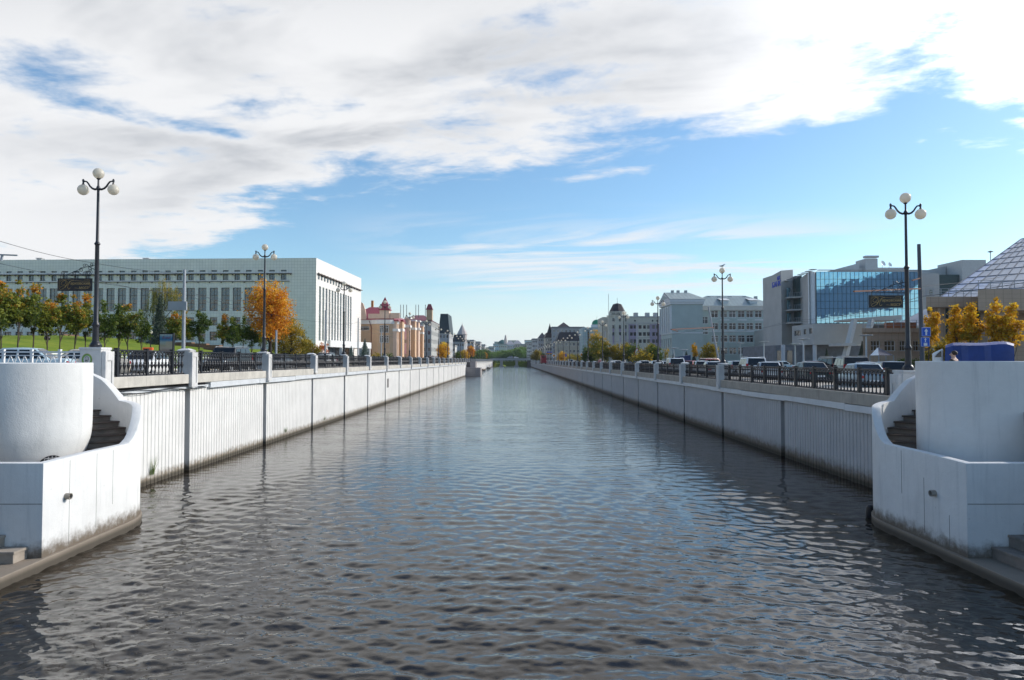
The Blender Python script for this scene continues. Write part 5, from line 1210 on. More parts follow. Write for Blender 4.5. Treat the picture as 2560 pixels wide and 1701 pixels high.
def glass_office():
    Y = 168.; r = empty('glass_office', (xat(2150, Y), Y + 12, GZ)); T(r, 'blue glass office with a grey slab tower and balconies on its left', 'office building')
    z = lambda py, y=Y: zat(py, y); xc = xat(2035, Y); x1 = xat(2300, Y); zg0, zg1 = z(809), z(680)
    curtain(r, (xc + .8, Y), (1, 0), x1 - xc - .8, zg0, zg1, 24, 7)
    # left glass face, turned back
    Yb = 184.; xb = xat(2000, Yb); L = math.hypot(xc - .8 - xb, Y - Yb); uu = ((xc - .8 - xb) / L, (Y - Yb) / L); curtain(r, (xb, Yb), uu, L, zg0, zg1, 6, 7)
    MB().lathe((xc, Y + .75, zg0), [(.85, 0), (.85, zg1 - zg0)], 20).build('corner_column', mk('white_column', (.66, .68, .70), .5, .05), r, smooth=40)
    MB().prism([(xb, Yb + .3), (xc - .8, Y + .3), (x1, Y + .3), (x1 + 12, Y + 30), (xb, Y + 30)], zg0 - .3, zg1 - .05).build('core', M_greypl, r)
    # roof edge sunshade slats
    for k in range(9): f = k / 8; p = (xat(1960, 186) * (1 - f) + xc * f, 186 * (1 - f) + Y * f); MB().box(p[0] - 1.2, p[0] + .3, p[1] - 1.6, p[1] - .3, zg1 + .35 - (1 - f) * 1.1, zg1 + .47 - (1 - f) * 1.1).build('shade_slat', M_greypl, r)
    MB().box(xc + 1, x1, Y - .9, Y - .1, zg1 + .3, zg1 + .42).build('sunshade', M_greypl, r)
    # slab tower
    Ys = 182.; xa, xm, xe = xat(1936, Ys + 6), xat(1955, Ys), xat(1985, Ys + 2)
    MB().prism([(xa, Ys + 7), (xm, Ys), (xe, Ys + 2), (xe, Ys + 14), (xa, Ys + 14)], [GZ] * 5, [z(681, Ys), z(677, Ys), z(672, Ys), z(672, Ys), z(681, Ys)]).build('slab_tower', M_greypl, r)
    MB().prism([(xe + .01, Ys + 1), (xat(2003, Ys), Ys - 1), (xat(2003, Ys), Ys + 12), (xe + .01, Ys + 12)], z(812, Ys), z(690, Ys)).build('dark_link', M_dteal, r)
    for py in (744, 775, 807):
        zb_ = z(py, Ys); o = MB().prism([(xat(1967, Ys), Ys + 1.2), (xat(1967, Ys), Ys - 2.2), (xat(1996, Ys), Ys - 3.6), (xat(1996, Ys), Ys + 1)], zb_ - .35, zb_).build('balcony', M_greypl, r)
        mb = MB()
        for k in range(9): f = k / 8; p = (xat(1967, Ys) * (1 - f) + xat(1996, Ys) * f, Ys - 2.15 - 1.35 * f); mb.bar((p[0], p[1], zb_), (p[0], p[1], zb_ + 1.1), .05)
        mb.bar((xat(1967, Ys), Ys - 2.15, zb_ + 1.1), (xat(1996, Ys), Ys - 3.5, zb_ + 1.1), .07); mb.build('railing', M_pole, o)
        MB().poly([(xat(1968, Ys), Ys - .15, zb_ + .1), (xat(1980, Ys), Ys + .5, zb_ + .1), (xat(1980, Ys), Ys + .5, zb_ + 2.6), (xat(1968, Ys), Ys - .15, zb_ + 2.6)]).build('balcony_glass', M_teal, r)
    bl = mk('blue_sign_letters', (.01, .05, .55), .4, 0); dxy = Vector((xm - xa, Ys - Ys - 7, 0)); ang = math.atan2(dxy.y, dxy.x); n_ = Vector((dxy.y, -dxy.x, 0)).normalized()
    for body, size, f, py in (('АК', 1.0, .78, 701), ('БАНК', 1.35, .52, 716)):
        me = text_mesh(body, size * 1.5, bl, .06, xs=1.25); p = Vector((xa, Ys + 7, 0)) + dxy * f + n_ * .12; link('sign_letters', me, r, (p.x, p.y, z(py, Ys + 2)), ang)
    # grey podium with small windows
    Yp = 160.; xp0, xp1, xp2 = xat(1981, Yp + 10), xat(2036, Yp), xat(2172, Yp); zt = z(810, Yp); zl = z(862, Yp)
    mb = MB(); L = math.hypot(xp1 - xp0, 10); up = ((xp1 - xp0) / L, -10 / L); O = (xp0, Yp + 10); wr = [(upx(a, O, up), upx(b, O, up), z(c, Yp + 3), z(d, Yp + 3)) for a, b, c, d in ((1986, 2002, 838, 825), (2009, 2016, 836, 823), (2023, 2031, 835, 822))]
    facade(mb, O, up, L, zl, zt, wr, .3); mb.poly([(xp1, Yp, zl), (xp2, Yp, zl), (xp2, Yp, zt), (xp1, Yp, zt)]); mb.poly([(xp0, Yp + 10, zt), (xp1, Yp, zt), (xp2, Yp, zt), (xp2, Yp + 12, zt), (xp0, Yp + 12, zt)]); mb.poly([(xp0, Yp + 10, zl), (xp1, Yp, zl), (xp2, Yp, zl), (xp2, Yp + 12, zl), (xp0, Yp + 12, zl)]); mb.build('podium', M_greypl, r)
    windows(r, O, up, wr, .3, 2, (), M_dframe, M_win, .08)
    MB().box(xat(1932, Yp + 8), xat(2260, Yp + 8), Yp + 6, Yp + 30, GZ, zl - .01).build('ground_storey', M_slate, r)
    shop = glass('shop_glass', (.10, .075, .05), .05, 0, .9)
    for a, b in ((1943, 1954), (1957, 1962), (1968, 1981)): MB().box(xat(a, Yp + 5.9), xat(b, Yp + 5.9), Yp + 5.9, Yp + 5.99, GZ + .4, z(876, Yp)).build('shop_window', shop, r)
    for q in (1958, 2037): MB().lathe((xat(q, Yp + 1), Yp + 1, GZ), [(.45, 0), (.45, zl - GZ)], 14).build('column', mk('pale_column', (.5, .52, .55), .6, .05), r, smooth=40)
    # penthouse storeys on the roof
    pm_ = MB(); yb = Y + 9
    pm_.prism([(xat(2079, yb), yb), (xat(2152, yb), yb), (xat(2152, yb), yb + 8), (xat(2079, yb), yb + 8)], zg1 - .3, [zat(677, yb), zat(658, yb), zat(658, yb), zat(677, yb)])
    pm_.box(xat(2152, yb), xat(2280, yb), yb + 1, yb + 8, zg1 - .3, zat(668, yb)); pm_.box(xat(2167, yb), xat(2198, yb), yb, yb + 5, zg1, zat(647, yb)); pm_.box(xat(2166, yb), xat(2199, yb), yb - .5, yb + 1, zat(645, yb), zat(640, yb))
    pm_.prism([(xat(2280, yb), yb + 1), (xat(2330, yb), yb + 1), (xat(2375, yb), yb + 1), (xat(2375, yb), yb + 8), (xat(2280, yb), yb + 8)], zg1 - 1, [zat(674, yb), zat(674, yb), zat(665, yb), zat(665, yb), zat(674, yb)]); pm_.build('penthouse', mk('pale_grey_render', (.48, .49, .49), .8, .06), r)
    for q, py, rr in ((2206, 660, .8), (2223, 663, .65)):
        p = at(q, py, yb); MB().lathe((0, 0, 0), [(.02, .0), (rr * .6, .08), (rr, .28)], 16, cap=False).mesh('dish', M_white); o = link('satellite_dish', MB().lathe((0, 0, 0), [(.02, .0), (rr * .6, .08), (rr, .28)], 16, cap=False).mesh('satellite_dish', M_white, smooth=60), r, (p.x, p.y, p.z)); o.rotation_euler = (R(70), 0, R(25)); MB().tube([(p.x, p.y, p.z), (p.x, p.y + .3, zg1)], .05, 5).build('dish_mast', M_pole, r)
    # right grey wing
    yw = 172.; MB().box(xat(2290, yw), xat(2352, yw), yw, yw + 12, GZ, zat(684, yw)).build('right_wing', M_greypl, r); MB().box(xat(2353, yw), xat(2408, yw), yw + 1, yw + 12, GZ, zat(686, yw)).build('dark_glass_wing', M_dteal, r)
    for q, py in ((2302, 750), (2305, 732), (2330, 731)): MB().box(xat(q - 3, yw), xat(q + 4, yw), yw - .05, yw + .06, zat(py + 6, yw), zat(py - 6, yw)).build('window', M_win, r)
    MB().box(xat(2410, yw), xat(2470, yw), yw, yw + 10, GZ, zat(650, yw)).build('plant_room', mk('pale_grey_render', (.5, .5, .5)), r)
    # leaning struts of the terrace below
    for a, b in ((2137, 2107), (2180, 2160), (2244, 2238)): MB().bar((xat(a, 150), 150, zat(800, 150)), (xat(b, 150), 149, zat(895 if a < 2150 else 850, 150)), 1.0, .9).build('leaning_strut', mk('pale_grey_render', (.5, .5, .5)), r)
    MB().prism([(xat(2128, 150), 150), (xat(2256, 150), 150), (xat(2256, 150), 158), (xat(2128, 150), 158)], [zat(801, 150)] * 4, [zat(797, 150), zat(788, 150), zat(788, 150), zat(797, 150)]).build('terrace_roof', M_greypl, r)
    MB().box(xat(2105, 146), xat(2142, 146), 146, 152, zat(865, 146), zat(858, 146)).build('side_balcony', M_greypl, r)
glass_office()
def sandstone():
    r = empty('glass_pyramid', (62, 92, GZ)); T(r, 'big sloping glass pyramid on a sandstone base at the right edge', 'building')
    Y = 92.; z = lambda p, y=Y: zat(p, y); Msl = glass('sloping_pale_glass', (.22, .25, .31), .4, .1, .35)
    # slope: the visible left-front face of the pyramid
    A = at(2345, 747, Y + 6); B = at(2660, 737, Y - 6); Ap = at(2553, 598, Y + 30); Bp = at(2660, 575, Y + 28); N = 9
    mb = MB(); ml = MB()
    def P(f, g): return (A.lerp(Ap, g)).lerp(B.lerp(Bp, g), f)
    for i in range(N):
        for j in range(10):
            a, b, c, d = (P(i / N, j / 10), P((i + 1) / N, j / 10), P((i + 1) / N, (j + 1) / 10), P(i / N, (j + 1) / 10)); mb.poly([a, b, c, d], 1 if (i + j) % 7 == 3 or i == 0 else 0)
    nrm = (B - A).cross(Ap - A).normalized(); nrm = -nrm if nrm.y > 0 else nrm
    for i in range(N + 1): ml.bar(P(i / N, 0) + nrm * .03, P(i / N, 1) + nrm * .03, .1)
    for j in range(11): ml.bar(P(0, j / 10) + nrm * .03, P(1, j / 10) + nrm * .03, .1)
    mb.poly([A, Ap, at(2600, 600, Y + 60), at(2420, 747, Y + 60)]); mb.build('sloping_glass', [Msl, glass('sloping_blue_glass', (.09, .17, .34), .3, .1, .4)], r); ml.build('glazing_bars', M_slate, r)
    x = lambda p, y=Y: xat(p, y)
    sk = lambda p, y, d: (xat(p, y + d) + .3, y + d); base = MB(); base.prism([(x(2318), Y), (x(2700), Y), (x(2700), Y + 20), sk(2318, Y, 20)], z(752) - .9, z(742)).prism([(x(2345), Y + .8), (x(2700), Y + .8), (x(2700), Y + 20), sk(2345, Y + .8, 19)], GZ, z(752) - .91); base.prism([(x(2448, 86), 86), (x(2700, 86), 86), (x(2700, 86), Y - .01), (x(2449, Y) , Y - .01)], z(725, 86) - 2.6, z(723, 86)); base.prism([(x(2470, 87), 87), (x(2520, 87), 87), (x(2520, 87), Y - .02), (x(2471, Y), Y - .02)], GZ, z(725, 87) - 2.61)
    base.build('stone_base', M_sand, r)
    MB().box(x(2375), x(2462), Y + .55, Y + .79, z(845), z(770)).build('dark_recess', M_dteal, r)
    for k in range(4): MB().box(x(2352 + k * 27), x(2358 + k * 27), Y + .3, Y + .54, z(850), z(768)).build('stone_pier', M_sand, r)
    # railings of the two terraces
    rb = MB()
    for p0, p1, y_, zz_ in ((2318, 2450, Y + .2, z(742)), (2450, 2660, 86.2, z(723, 86))):
        for h in (.4, .75, 1.1): rb.bar((x(p0, y_), y_, zz_ + h), (x(p1, y_), y_, zz_ + h), .05)
        for k in range(8): X = x(p0, y_) + (x(p1, y_) - x(p0, y_)) * k / 7; rb.bar((X, y_, zz_), (X, y_, zz_ + 1.12), .07)
    rb.build('terrace_railing', M_pole, r)
    p = at(2476, 632, Y + 30); MB().lathe((p.x, p.y, p.z), [(.05, 0), (.5, .15), (.05, .35)], 12).tube([(p.x, p.y, p.z), (p.x, p.y, p.z - 5)], .06, 5).build('roof_dish', M_dpole, r)
    # low pavilion with windows and the small pyramid roof
    q = empty('stone_pavilion', (x(2230, 110), 112, GZ)); T(q, 'low sandstone pavilion with big windows and a roof terrace behind the cars', 'pavilion'); Yq = 110.; xa, xb = x(2158, Yq), x(2330, Yq); zt = zat(832, Yq)
    rc = [(x(a, Yq) - xa, x(b, Yq) - xa, zat(878, Yq), zat(852, Yq)) for a, b in ((2178, 2202), (2212, 2240), (2250, 2272), (2284, 2306))]
    mb = MB(); facade(mb, (xa, Yq), (1, 0), xb - xa, GZ, zt, rc, .4); xz_ = xat(2160, Yq + 9); mb.poly([(xa, Yq, GZ), (xz_, Yq + 9, GZ), (xz_, Yq + 9, zt), (xa, Yq, zt)]); mb.poly([(xa, Yq, zt), (xb, Yq, zt), (xb, Yq + 9, zt), (xz_, Yq + 9, zt)]); mb.build('wall', M_sand, q); windows(q, (xa, Yq), (1, 0), rc, .4, 3, (.5,), M_frame, glass('warm_window', (.09, .06, .03), .06, 0, .9), .08)
    MB().prism([(xa - .3, Yq - .3), (xb, Yq - .3), (xb, Yq + 9), (xz_ + .2, Yq + 9)], zt + .003, zt + .7).build('parapet', M_sand, q); m = MB()
    for h in (.5, .9, 1.3): m.bar((xa, Yq - .1, zt + .7 + h), (xb, Yq - .1, zt + .7 + h), .05)
    for k in range(10): X = xa + (xb - xa) * k / 9; m.bar((X, Yq - .1, zt + .7), (X, Yq - .1, zt + 2.05), .07)
    m.build('terrace_railing', M_pole, q); MB().box(xa + 4, xb - 2, Yq + .6, Yq + .9, zt + .7, zt + 1.7).build('planter_screen', mk('orange_brown_screen', (.34, .13, .06), .8, .3, 3), q)
    a_, b_, c_ = at(2235, 818, 118), at(2335, 812, 112), at(2338, 760, 124); MB().poly([a_, b_, c_]).poly([b_, Vector((b_.x + 2, 130, b_.z)), c_]).build('small_glass_slope', Msl, q)
    # low wall in front with stone planters
    w_ = MB().box(x(2110, 100), x(2480, 100), 100, 100.6, GZ, zat(890, 100)).build('garden_wall', M_sand); T(w_, 'low sandstone garden wall in front of the pavilion', 'wall')
    t_ = empty('tent', (x(2235, 88), 88, GZ)); T(t_, 'navy and white pyramid shaped awning tent in front of the pavilion', 'tent'); tz = zat(889, 88); xa, xb, xm = x(2180, 88), x(2233, 88), x(2204, 88); ap = (x(2206, 89), 90, zat(868, 89)); e0, e1, e2, e3 = (x(2180, 88), 88.5, tz), (x(2197, 86), 86, tz), (x(2234, 88), 88, tz), (x(2215, 92), 92, tz)
    MB().poly([e0, e1, ap]).poly([e2, e3, ap]).poly([e3, e0, ap]).build('white_side', M_white, t_); MB().poly([e1, e2, ap]).build('navy_side', mk('navy_canvas', (.012, .02, .06), .8, .1), t_)
    for e in (e0, e1, e2, e3): MB().bar(e, (e[0], e[1], GZ), .08).build('leg', M_pole, t_)
sandstone()
def teal_house():
    Mb = mk('pale_blue_plaster', (.42, .49, .47), .85, .07, .4, .12, streak=.14); Mw = mk('white_trim', (.66, .68, .69), .8, .05); Mr = ribroof('grey_metal_roof', (.28, .34, .34), 1.3, 0.)
    r = empty('blue_grey_mansion', (62, 236, GZ)); T(r, 'pale blue-grey neoclassical building with white pilasters and grey metal roofs', 'building')
    Y = 224.; xa = xat(1680, Y); xb = xat(1758, Y); z = lambda p, y=Y: zat(p, y); ze = z(751); Yb = upx(1653, (xa, .0001), (0, 1))
    # projecting wing: blank wall towards us, pilasters towards the canal
    L = Yb - Y; n = 5; sw = []; 
    for i in range(n): u0 = L * (i + .5) / n; sw += [(u0 - .9, u0 + .9, z(828), z(795)), (u0 - .9, u0 + .9, z(792), z(772))]
    low = [(L * (i + .5) / n - .7, L * (i + .5) / n + .7, z(872), z(845)) for i in range(n)]
    mb = MB(); facade(mb, (xa, Yb), (0, -1), L, GZ, ze, sw + low, .3); mb.poly([(xa, Y, GZ), (xb, Y, GZ), (xb, Y, ze), (xa, Y, ze)]); mb.poly([(xa, Yb, GZ), (xb, Yb, GZ), (xb, Yb, ze), (xa, Yb, ze)]); mb.poly([(xb, Y, GZ), (xb, Yb, GZ), (xb, Yb, ze), (xb, Y, ze)]); mb.build('wing_wall', Mb, r)
    windows(r, (xa, Yb), (0, -1), sw + low, .3, 2, (.5,))
    for i in range(n + 1):
        yy = Yb - L * i / n; MB().box(xa - .55, xa - .003, yy - .45 + (.45 if i == n else 0), yy + .45 - (.45 if i == 0 else 0), z(832), z(764)).build('pilaster', Mw, r)
    zc = z(751)
    MB().box(xa - .7, xb + .4, Y - .6, Yb + .6, z(756), z(749)).box(xa - .5, xb + .3, Y - .35, Yb + .35, z(761), z(756) - .003).build('cornice', Mw, r)
    MB().box(xa - .12, xb + .1, Y - .12, Yb + .12, z(834), z(831)).build('string_course', Mw, r)
    ym = (Y + Yb) / 2; zr = z(726); o = .7
    MB().add([(xa - o, Y - .7, zc + .35), (xb + 1, Y - .7, zc + .35), (xa - o, Yb + .7, zc + .35), (xb + 1, Yb + .7, zc + .35), (xa - o, ym, zr), (xb - 2.5, ym, zr)], [(0, 1, 5, 4), (2, 4, 5, 3), (1, 3, 5), (0, 2, 3, 1)]).build('wing_roof', Mr, r)
    MB().add([(xa - o - .05, Y - .6, zc + .3), (xa - o - .05, Yb + .6, zc + .3), (xa - o - .05, ym, zr - .3)], [(0, 1, 2)]).build('pediment', Mw, r)
    MB().add([(xa - o - .1, Y + 1.2, zc + .8), (xa - o - .1, Yb - 1.2, zc + .8), (xa - o - .1, ym, zr - 1.1)], [(0, 1, 2)]).build('pediment_field', Mb, r)
    # long wing
    Y2 = 234.; xc, xd = xat(1724, Y2), xat(1945, Y2); z2 = z(767, Y2); xs = lambda p: xat(p, Y2) - xc; P4 = lambda q: 1320 + q / 3.6875
    rows = [(zat(640 + 570 / 3.6875, Y2), zat(640 + 505 / 3.6875, Y2)), (zat(640 + 683 / 3.6875, Y2), zat(640 + 618 / 3.6875, Y2)), (zat(640 + 797 / 3.6875, Y2), zat(640 + 732 / 3.6875, Y2)), (zat(640 + 908 / 3.6875, Y2), zat(640 + 845 / 3.6875, Y2))]
    rects = [(xs(P4(q)) - 1.25, xs(P4(q)) + 1.25, a, b) for q in (1725, 1810, 1889, 1970, 2049, 2129) for a, b in rows]
    rects += [(xs(P4(1633)) - 1.2, xs(P4(1633)) + 1.2, zat(640 + a / 3.6875, Y2), zat(640 + b / 3.6875, Y2)) for a, b in ((628, 560), (725, 668))]
    mb = MB(); facade(mb, (xc, Y2), (1, 0), xd - xc, GZ, z2, rects, .3); mb.poly([(xc, Y2, GZ), (xc, Y2 + 16, GZ), (xc, Y2 + 16, z2), (xc, Y2, z2)]); mb.build('long_wall', Mb, r); windows(r, (xc, Y2), (1, 0), rects, .3, 2, (.66,), fw=.16)
    MB().box(xc - .5, xd + .4, Y2 - .6, Y2 + 16, z2 - 1.3, z2 + .2).build('long_cornice', mk('cream_cornice', (.62, .58, .52), .8, .05), r); MB().box(xc - .1, xd, Y2 - .15, Y2 - .003, zat(830, Y2), zat(827, Y2)).build('string_course', Mw, r)
    m = MB(); hip(m, xc, xd, Y2, Y2 + 16, z2 + .2, z(743, Y2) - z2 - .2 + 1.2, 9, ov=.7); m.build('long_roof', Mr, r)
    for q in (1671, 1762, 1865, 1995, 2103): p = at(P4(q), 745, Y2 + 7); MB().box(p.x - .5, p.x + .5, p.y, p.y + 1, z2 + 2.4, zat(640 + 372 / 3.6875, Y2 + 7)).build('chimney', M_conc, r)
    for q in (1334, 1386, 1456): p = at(P4(q), 730, Y + 8); MB().box(p.x - .45, p.x + .45, p.y, p.y + .9, zr - 2.2, zat(640 + 318 / 3.6875, Y + 8)).build('chimney', M_conc, r)
    for q in (1812, 2075): p = at(P4(q), 750, Y2 + 2); MB().box(p.x - 1.2, p.x + 1.2, Y2 + 1.2, Y2 + 4, z2 + .4, zat(640 + 410 / 3.6875, Y2 + 2)).add([(p.x - 1.6, Y2 + .7, zat(640 + 412 / 3.6875, Y2 + 2)), (p.x + 1.6, Y2 + .7, zat(640 + 412 / 3.6875, Y2 + 2)), (p.x + 1.6, Y2 + 5.5, zat(640 + 385 / 3.6875, Y2 + 2)), (p.x - 1.6, Y2 + 5.5, zat(640 + 385 / 3.6875, Y2 + 2))], [(0, 1, 2, 3)]).build('dormer', Mw, r)
    for q in (1812, 1974, 2132): p = at(P4(q), 800, Y2); MB().lathe((0, 0, 0), [(.02, 0), (2.6, 0), (2.2, .25), (.02, .3)], 20).mesh('x', Mw); MB().prism([(p.x - 2.6, Y2 - .12), (p.x + 2.6, Y2 - .12), (p.x + 2.6, Y2 - .003), (p.x - 2.6, Y2 - .003)], zat(802, Y2), [zat(801.5, Y2)] * 4).prism([(p.x - 1.6, Y2 - .1), (p.x + 1.6, Y2 - .1), (p.x + 1.6, Y2 - .003), (p.x - 1.6, Y2 - .003)], zat(801.4, Y2), zat(798.5, Y2)).build('window_arch', Mw, r)
    MB().box(xat(1914, 222), xat(1936, 222), 222, 232, GZ, zat(824, 222)).build('annex', M_greypl, r); MB().box(xat(1917, 222), xat(1932, 222), 221.9, 222.05, zat(852, 222), zat(835, 222)).build('annex_window', M_win, r)
teal_house()
def cream_house():
    r = empty('tower_house', (60, 310, GZ)); T(r, 'cream and lavender apartment house with a dark roofed octagonal corner tower', 'apartment house'); Y = 300.; Mc = mk('cream_plaster', (.52, .50, .43), .85, .06); Ml = mk('lavender_plaster', (.33, .28, .36), .85, .06); Md = mk('dark_tile_roof', (.035, .028, .036), .7, .2, 2); z = lambda p: zat(p, Y); Q = lambda q: 1380 + q / 8.4286; ZQ = lambda q: zat(700 + q / 8.4286, Y)
    xt = xat(1547, Y); rw = 4.4; zt = ZQ(745)
    MB().prism([(xt + rw * 1.03 * math.cos(R(45 * k + 22.5)), Y + 3 + rw * 1.03 * math.sin(R(45 * k + 22.5))) for k in range(8)], GZ, zt).build('tower', Mc, r)
    MB().prism([(xt + 4.0 * math.cos(R(45 * k + 22.5)), Y + 3 + 4.0 * math.sin(R(45 * k + 22.5))) for k in range(8)], zt + .003, ZQ(665)).build('lantern', Mc, r)
    MB().lathe((xt, Y + 3, 0), [(rw * 1.12, zt - .35), (rw * 1.12, zt - .003)], 8).build('tower_cornice', Mc, r)
    MB().lathe((xt - .1, Y + 3, ZQ(665) + .003), [(3.6, 0), (2.9, 1.4), (1.9, ZQ(505) - ZQ(665)), (.05, ZQ(478) - ZQ(665))], 8).tube([(xt - .1, Y + 3, ZQ(480)), (xt - .1, Y + 3, ZQ(365))], .07, 5).build('tower_roof', Md, r)
    for q, w_ in ((1295, .8), (1400, .8)): X = xat(Q(q), Y - 1); MB().box(X - .9, X + .9, Y - .99, Y - .85, ZQ(738), ZQ(692)).build('lantern_window', M_win, r)
    for q in (1295, 1437, 1563):
        X = xat(Q(q), Y - 1.3); yy = Y - 1.32 if q < 1500 else Y - .1
        for a, b in ((880, 810), (1030, 957), (1175, 1105)): MB().box(X - .42, X + .42, yy, yy + .2, ZQ(a), ZQ(b)).build('tower_window', M_win, r)
        MB().box(X - .35, X + .35, yy + .03, yy + .2, ZQ(1103), ZQ(1032)).box(X - .35, X + .35, yy + .03, yy + .2, ZQ(1350), ZQ(1177)).build('lavender_panel', Ml, r)
    x0, x1 = xt + 3, xat(1690, Y); zw = ZQ(790); rects = []
    for q in (1675, 1752, 1862, 1952, 2037, 2143, 2222, 2320):
        X = xat(Q(q), Y) - x0
        rects += [(X - .62, X + .62, ZQ(b), ZQ(a)) for a, b in ((957, 1030), (1105, 1180), (1255, 1330))]
    mb = MB(); facade(mb, (x0, Y), (1, 0), x1 - x0, GZ, zw, rects, .25); mb.build('wall', Mc, r); windows(r, (x0, Y), (1, 0), rects, .25, 2, (), M_dframe)
    for a, b in ((1615, 1815), (2060, 2320)):
        rr = [q for q in rects if xat(Q(a), Y) - x0 < q[0] < xat(Q(b), Y) - x0]; m = MB(); A = xat(Q(a), Y); W = xat(Q(b), Y) - A; facade(m, (A, Y - .12), (1, 0), W, GZ, ZQ(935), [(q[0] + x0 - A, q[1] + x0 - A, q[2], q[3]) for q in rr], .12); m.build('lavender_bay', Ml, r)
    MB().box(x0, x1, Y - .3, Y + 14, zw + .003, zw + .5).build('roof', M_conc, r); MB().box(x0 + .3, x1, Y - .2, Y - .003, ZQ(920), ZQ(908)).build('string_course', M_conc, r)
    for q in (1752, 2125, 2215): X = xat(Q(q), Y); MB().box(X - .35, X + .35, Y - .13, Y + .1, ZQ(880), ZQ(845)).build('attic_window', M_win, r)
    for q in (1795, 2040, 2215): X = xat(Q(q), Y); MB().box(X - .9, X + .9, Y + 2, Y + 4, zw + .5, zw + 2.2).build('roof_box', M_conc, r)
    # wing on the left running back along the side street
    MB().box(xat(1507, 312), xt - 2, 312, 330, GZ, zat(793, 312)).build('left_wing', Mc, r)
    X = xat(1522, 308); MB().tube([(X, 308, zat(800, 308)), (X, 308, zat(735, 308))], .1, 5).build('mast', M_pole, r)
cream_house()
# teal glass block and the green dome behind the birch
x0, x1, zt = bpx(1457, 1502, 819, 345); r = empty('glass_block', ((x0 + x1) / 2, 352, GZ)); T(r, 'pale teal glass block with a green dome left of the cream tower house', 'building')
MB().box(x0, x1, 345, 362, GZ, zt).build('wall', tilemat('pale_teal_panels', (.36, .46, .47), 1.6, 1.5), r); MB().box(xat(1469, 345), xat(1473, 345), 344.9, 345.1, GZ + 2, zt - 2).build('window_strip', M_win, r)
MB().box(xat(1480, 346), xat(1505, 346), 346, 350, zt, zat(812, 346)).build('drum', mk('white_trim', (.66, .68, .69)), r); p = at(1492, 810, 350); MB().lathe((p.x, p.y, p.z - .3), [(2.6, 0), (2.5, .8), (2.0, 1.7), (1.1, 2.3), (.05, 2.5), (.04, 4.2)], 18).build('dome', mk('green_dome', (.01, .22, .12), .4, .1), r, smooth=40)
# farther right row
r_ = house('brown_roof_house', 'low house with a broad dark brown roof behind the far right lamps', *bpx(1392, 1450, 853, 380)[:2], 380, 396, zat(853, 380), (.42, .37, .30), ('mansard', 5.0, (.035, .028, .035)), 6, 4, 3, 'L', ww=1.3)
house('grey_block', 'flat grey block rising behind the broad brown roof', *bpx(1380, 1461, 822, 425)[:2], 425, 445, zat(822, 425), (.34, .34, .35), ('flat', 1.2, (.2, .2, .21)), 8, 0, 6, 'L')
house('gabled_house', 'grey house with a low gable peeking above the flat grey block', *bpx(1388, 1430, 820, 455)[:2], 455, 470, zat(822, 455), (.40, .38, .36), ('gablex', 4.2, (.16, .12, .12)), 5, 0, 6, 'L')
r_ = house('turret_house', 'beige house with a dark pointed corner turret, far right bank', *bpx(1364, 1380, 848, 430)[:2], 430, 455, zat(845, 430), (.52, .46, .38), ('mansard', 3.2, (.06, .035, .035)), 3, 5, 5, 'L'); spire(r_, xat(1375, 432), 434, zat(845, 430) + 1, 2.4, 8.5, (.03, .03, .035))
for i, (a, b, t_, Y, c, rf) in enumerate(((1346, 1366, 846, 470, (.42, .41, .42), ('hipy', 4, (.10, .09, .10))), (1331, 1348, 850, 520, (.45, .44, .43), ('flat', 1, (.2, .2, .2))), (1318, 1333, 858, 575, (.50, .48, .45), ('flat', 1, (.3, .28, .26))))):
    x0, x1, zt = bpx(a, b, t_, Y); house('town_house', ['dark roofed grey house left of the turret house', 'flat roofed grey house beside the far end of the right lamps', 'pale house nearest the far bridge on the right'][i], x0, x1, Y, Y + 24, zt, c, rf, 4, 5, 5, 'L', group='far right bank houses')
# buildings closing the view behind the far bridge
far = [(1222, 1236, 868, 760, (.46, .53, .58), 'flat'), (1233, 1250, 861, 800, (.52, .62, .68), 'flat'), (1247, 1267, 862, 740, (.55, .56, .54), 'flat'), (1264, 1286, 862, 760, (.40, .46, .52), 'hipx'), (1284, 1304, 860, 780, (.36, .34, .34), 'hipx'), (1270, 1296, 853, 840, (.46, .46, .48), 'flat'), (1301, 1318, 862, 740, (.48, .44, .38), 'flat'), (1316, 1331, 862, 720, (.46, .38, .30), 'flat'), (1312, 1330, 852, 860, (.46, .54, .60), 'flat'), (1236, 1262, 856, 900, (.50, .54, .56), 'flat')]
FL = ['pale blue house at the left end of the row beyond the bridge', 'light blue flat house second in the row beyond the bridge', 'cream house with small windows in the row beyond the bridge', 'blue-grey house with a low roof at the middle beyond the bridge', 'dark brownish roofed house right of the middle beyond the bridge', 'higher grey house standing behind the blue-grey one beyond the bridge', 'beige house with a wide window band beyond the bridge', 'tan house at the right end of the row beyond the bridge', 'pale blue roofed hall rising behind the tan house', 'low pale house far behind the light blue one']
for (a, b, t_, Y, c, k), lab in zip(far, FL):
    x0, x1, zt = bpx(a, b, t_, Y); house('far_house', lab, x0, x1, Y, Y + 20, zt, c, (k, .8 if k == 'flat' else 4.2, (.28, .28, .31)), 4, 0, 4, 'L', z0=4., ww=1.4, group='houses beyond the far bridge', frame=False)
p = at(1256, 861, 830); r_ = empty('domed_hall', (p.x, p.y, 4)); T(r_, 'distant hall with a low green dome beyond the bridge', 'hall'); MB().box(p.x - 6, p.x + 6, 830, 846, 4, p.z).build('wall', M_conc, r_); MB().lathe((p.x, 838, p.z + .003), [(5.8, 0), (5.4, 2), (4, 4), (1.6, 5.4), (.05, 5.8)], 20).build('dome', mk('dull_green_dome', (.05, .13, .12), .6, .1), r_, smooth=40)
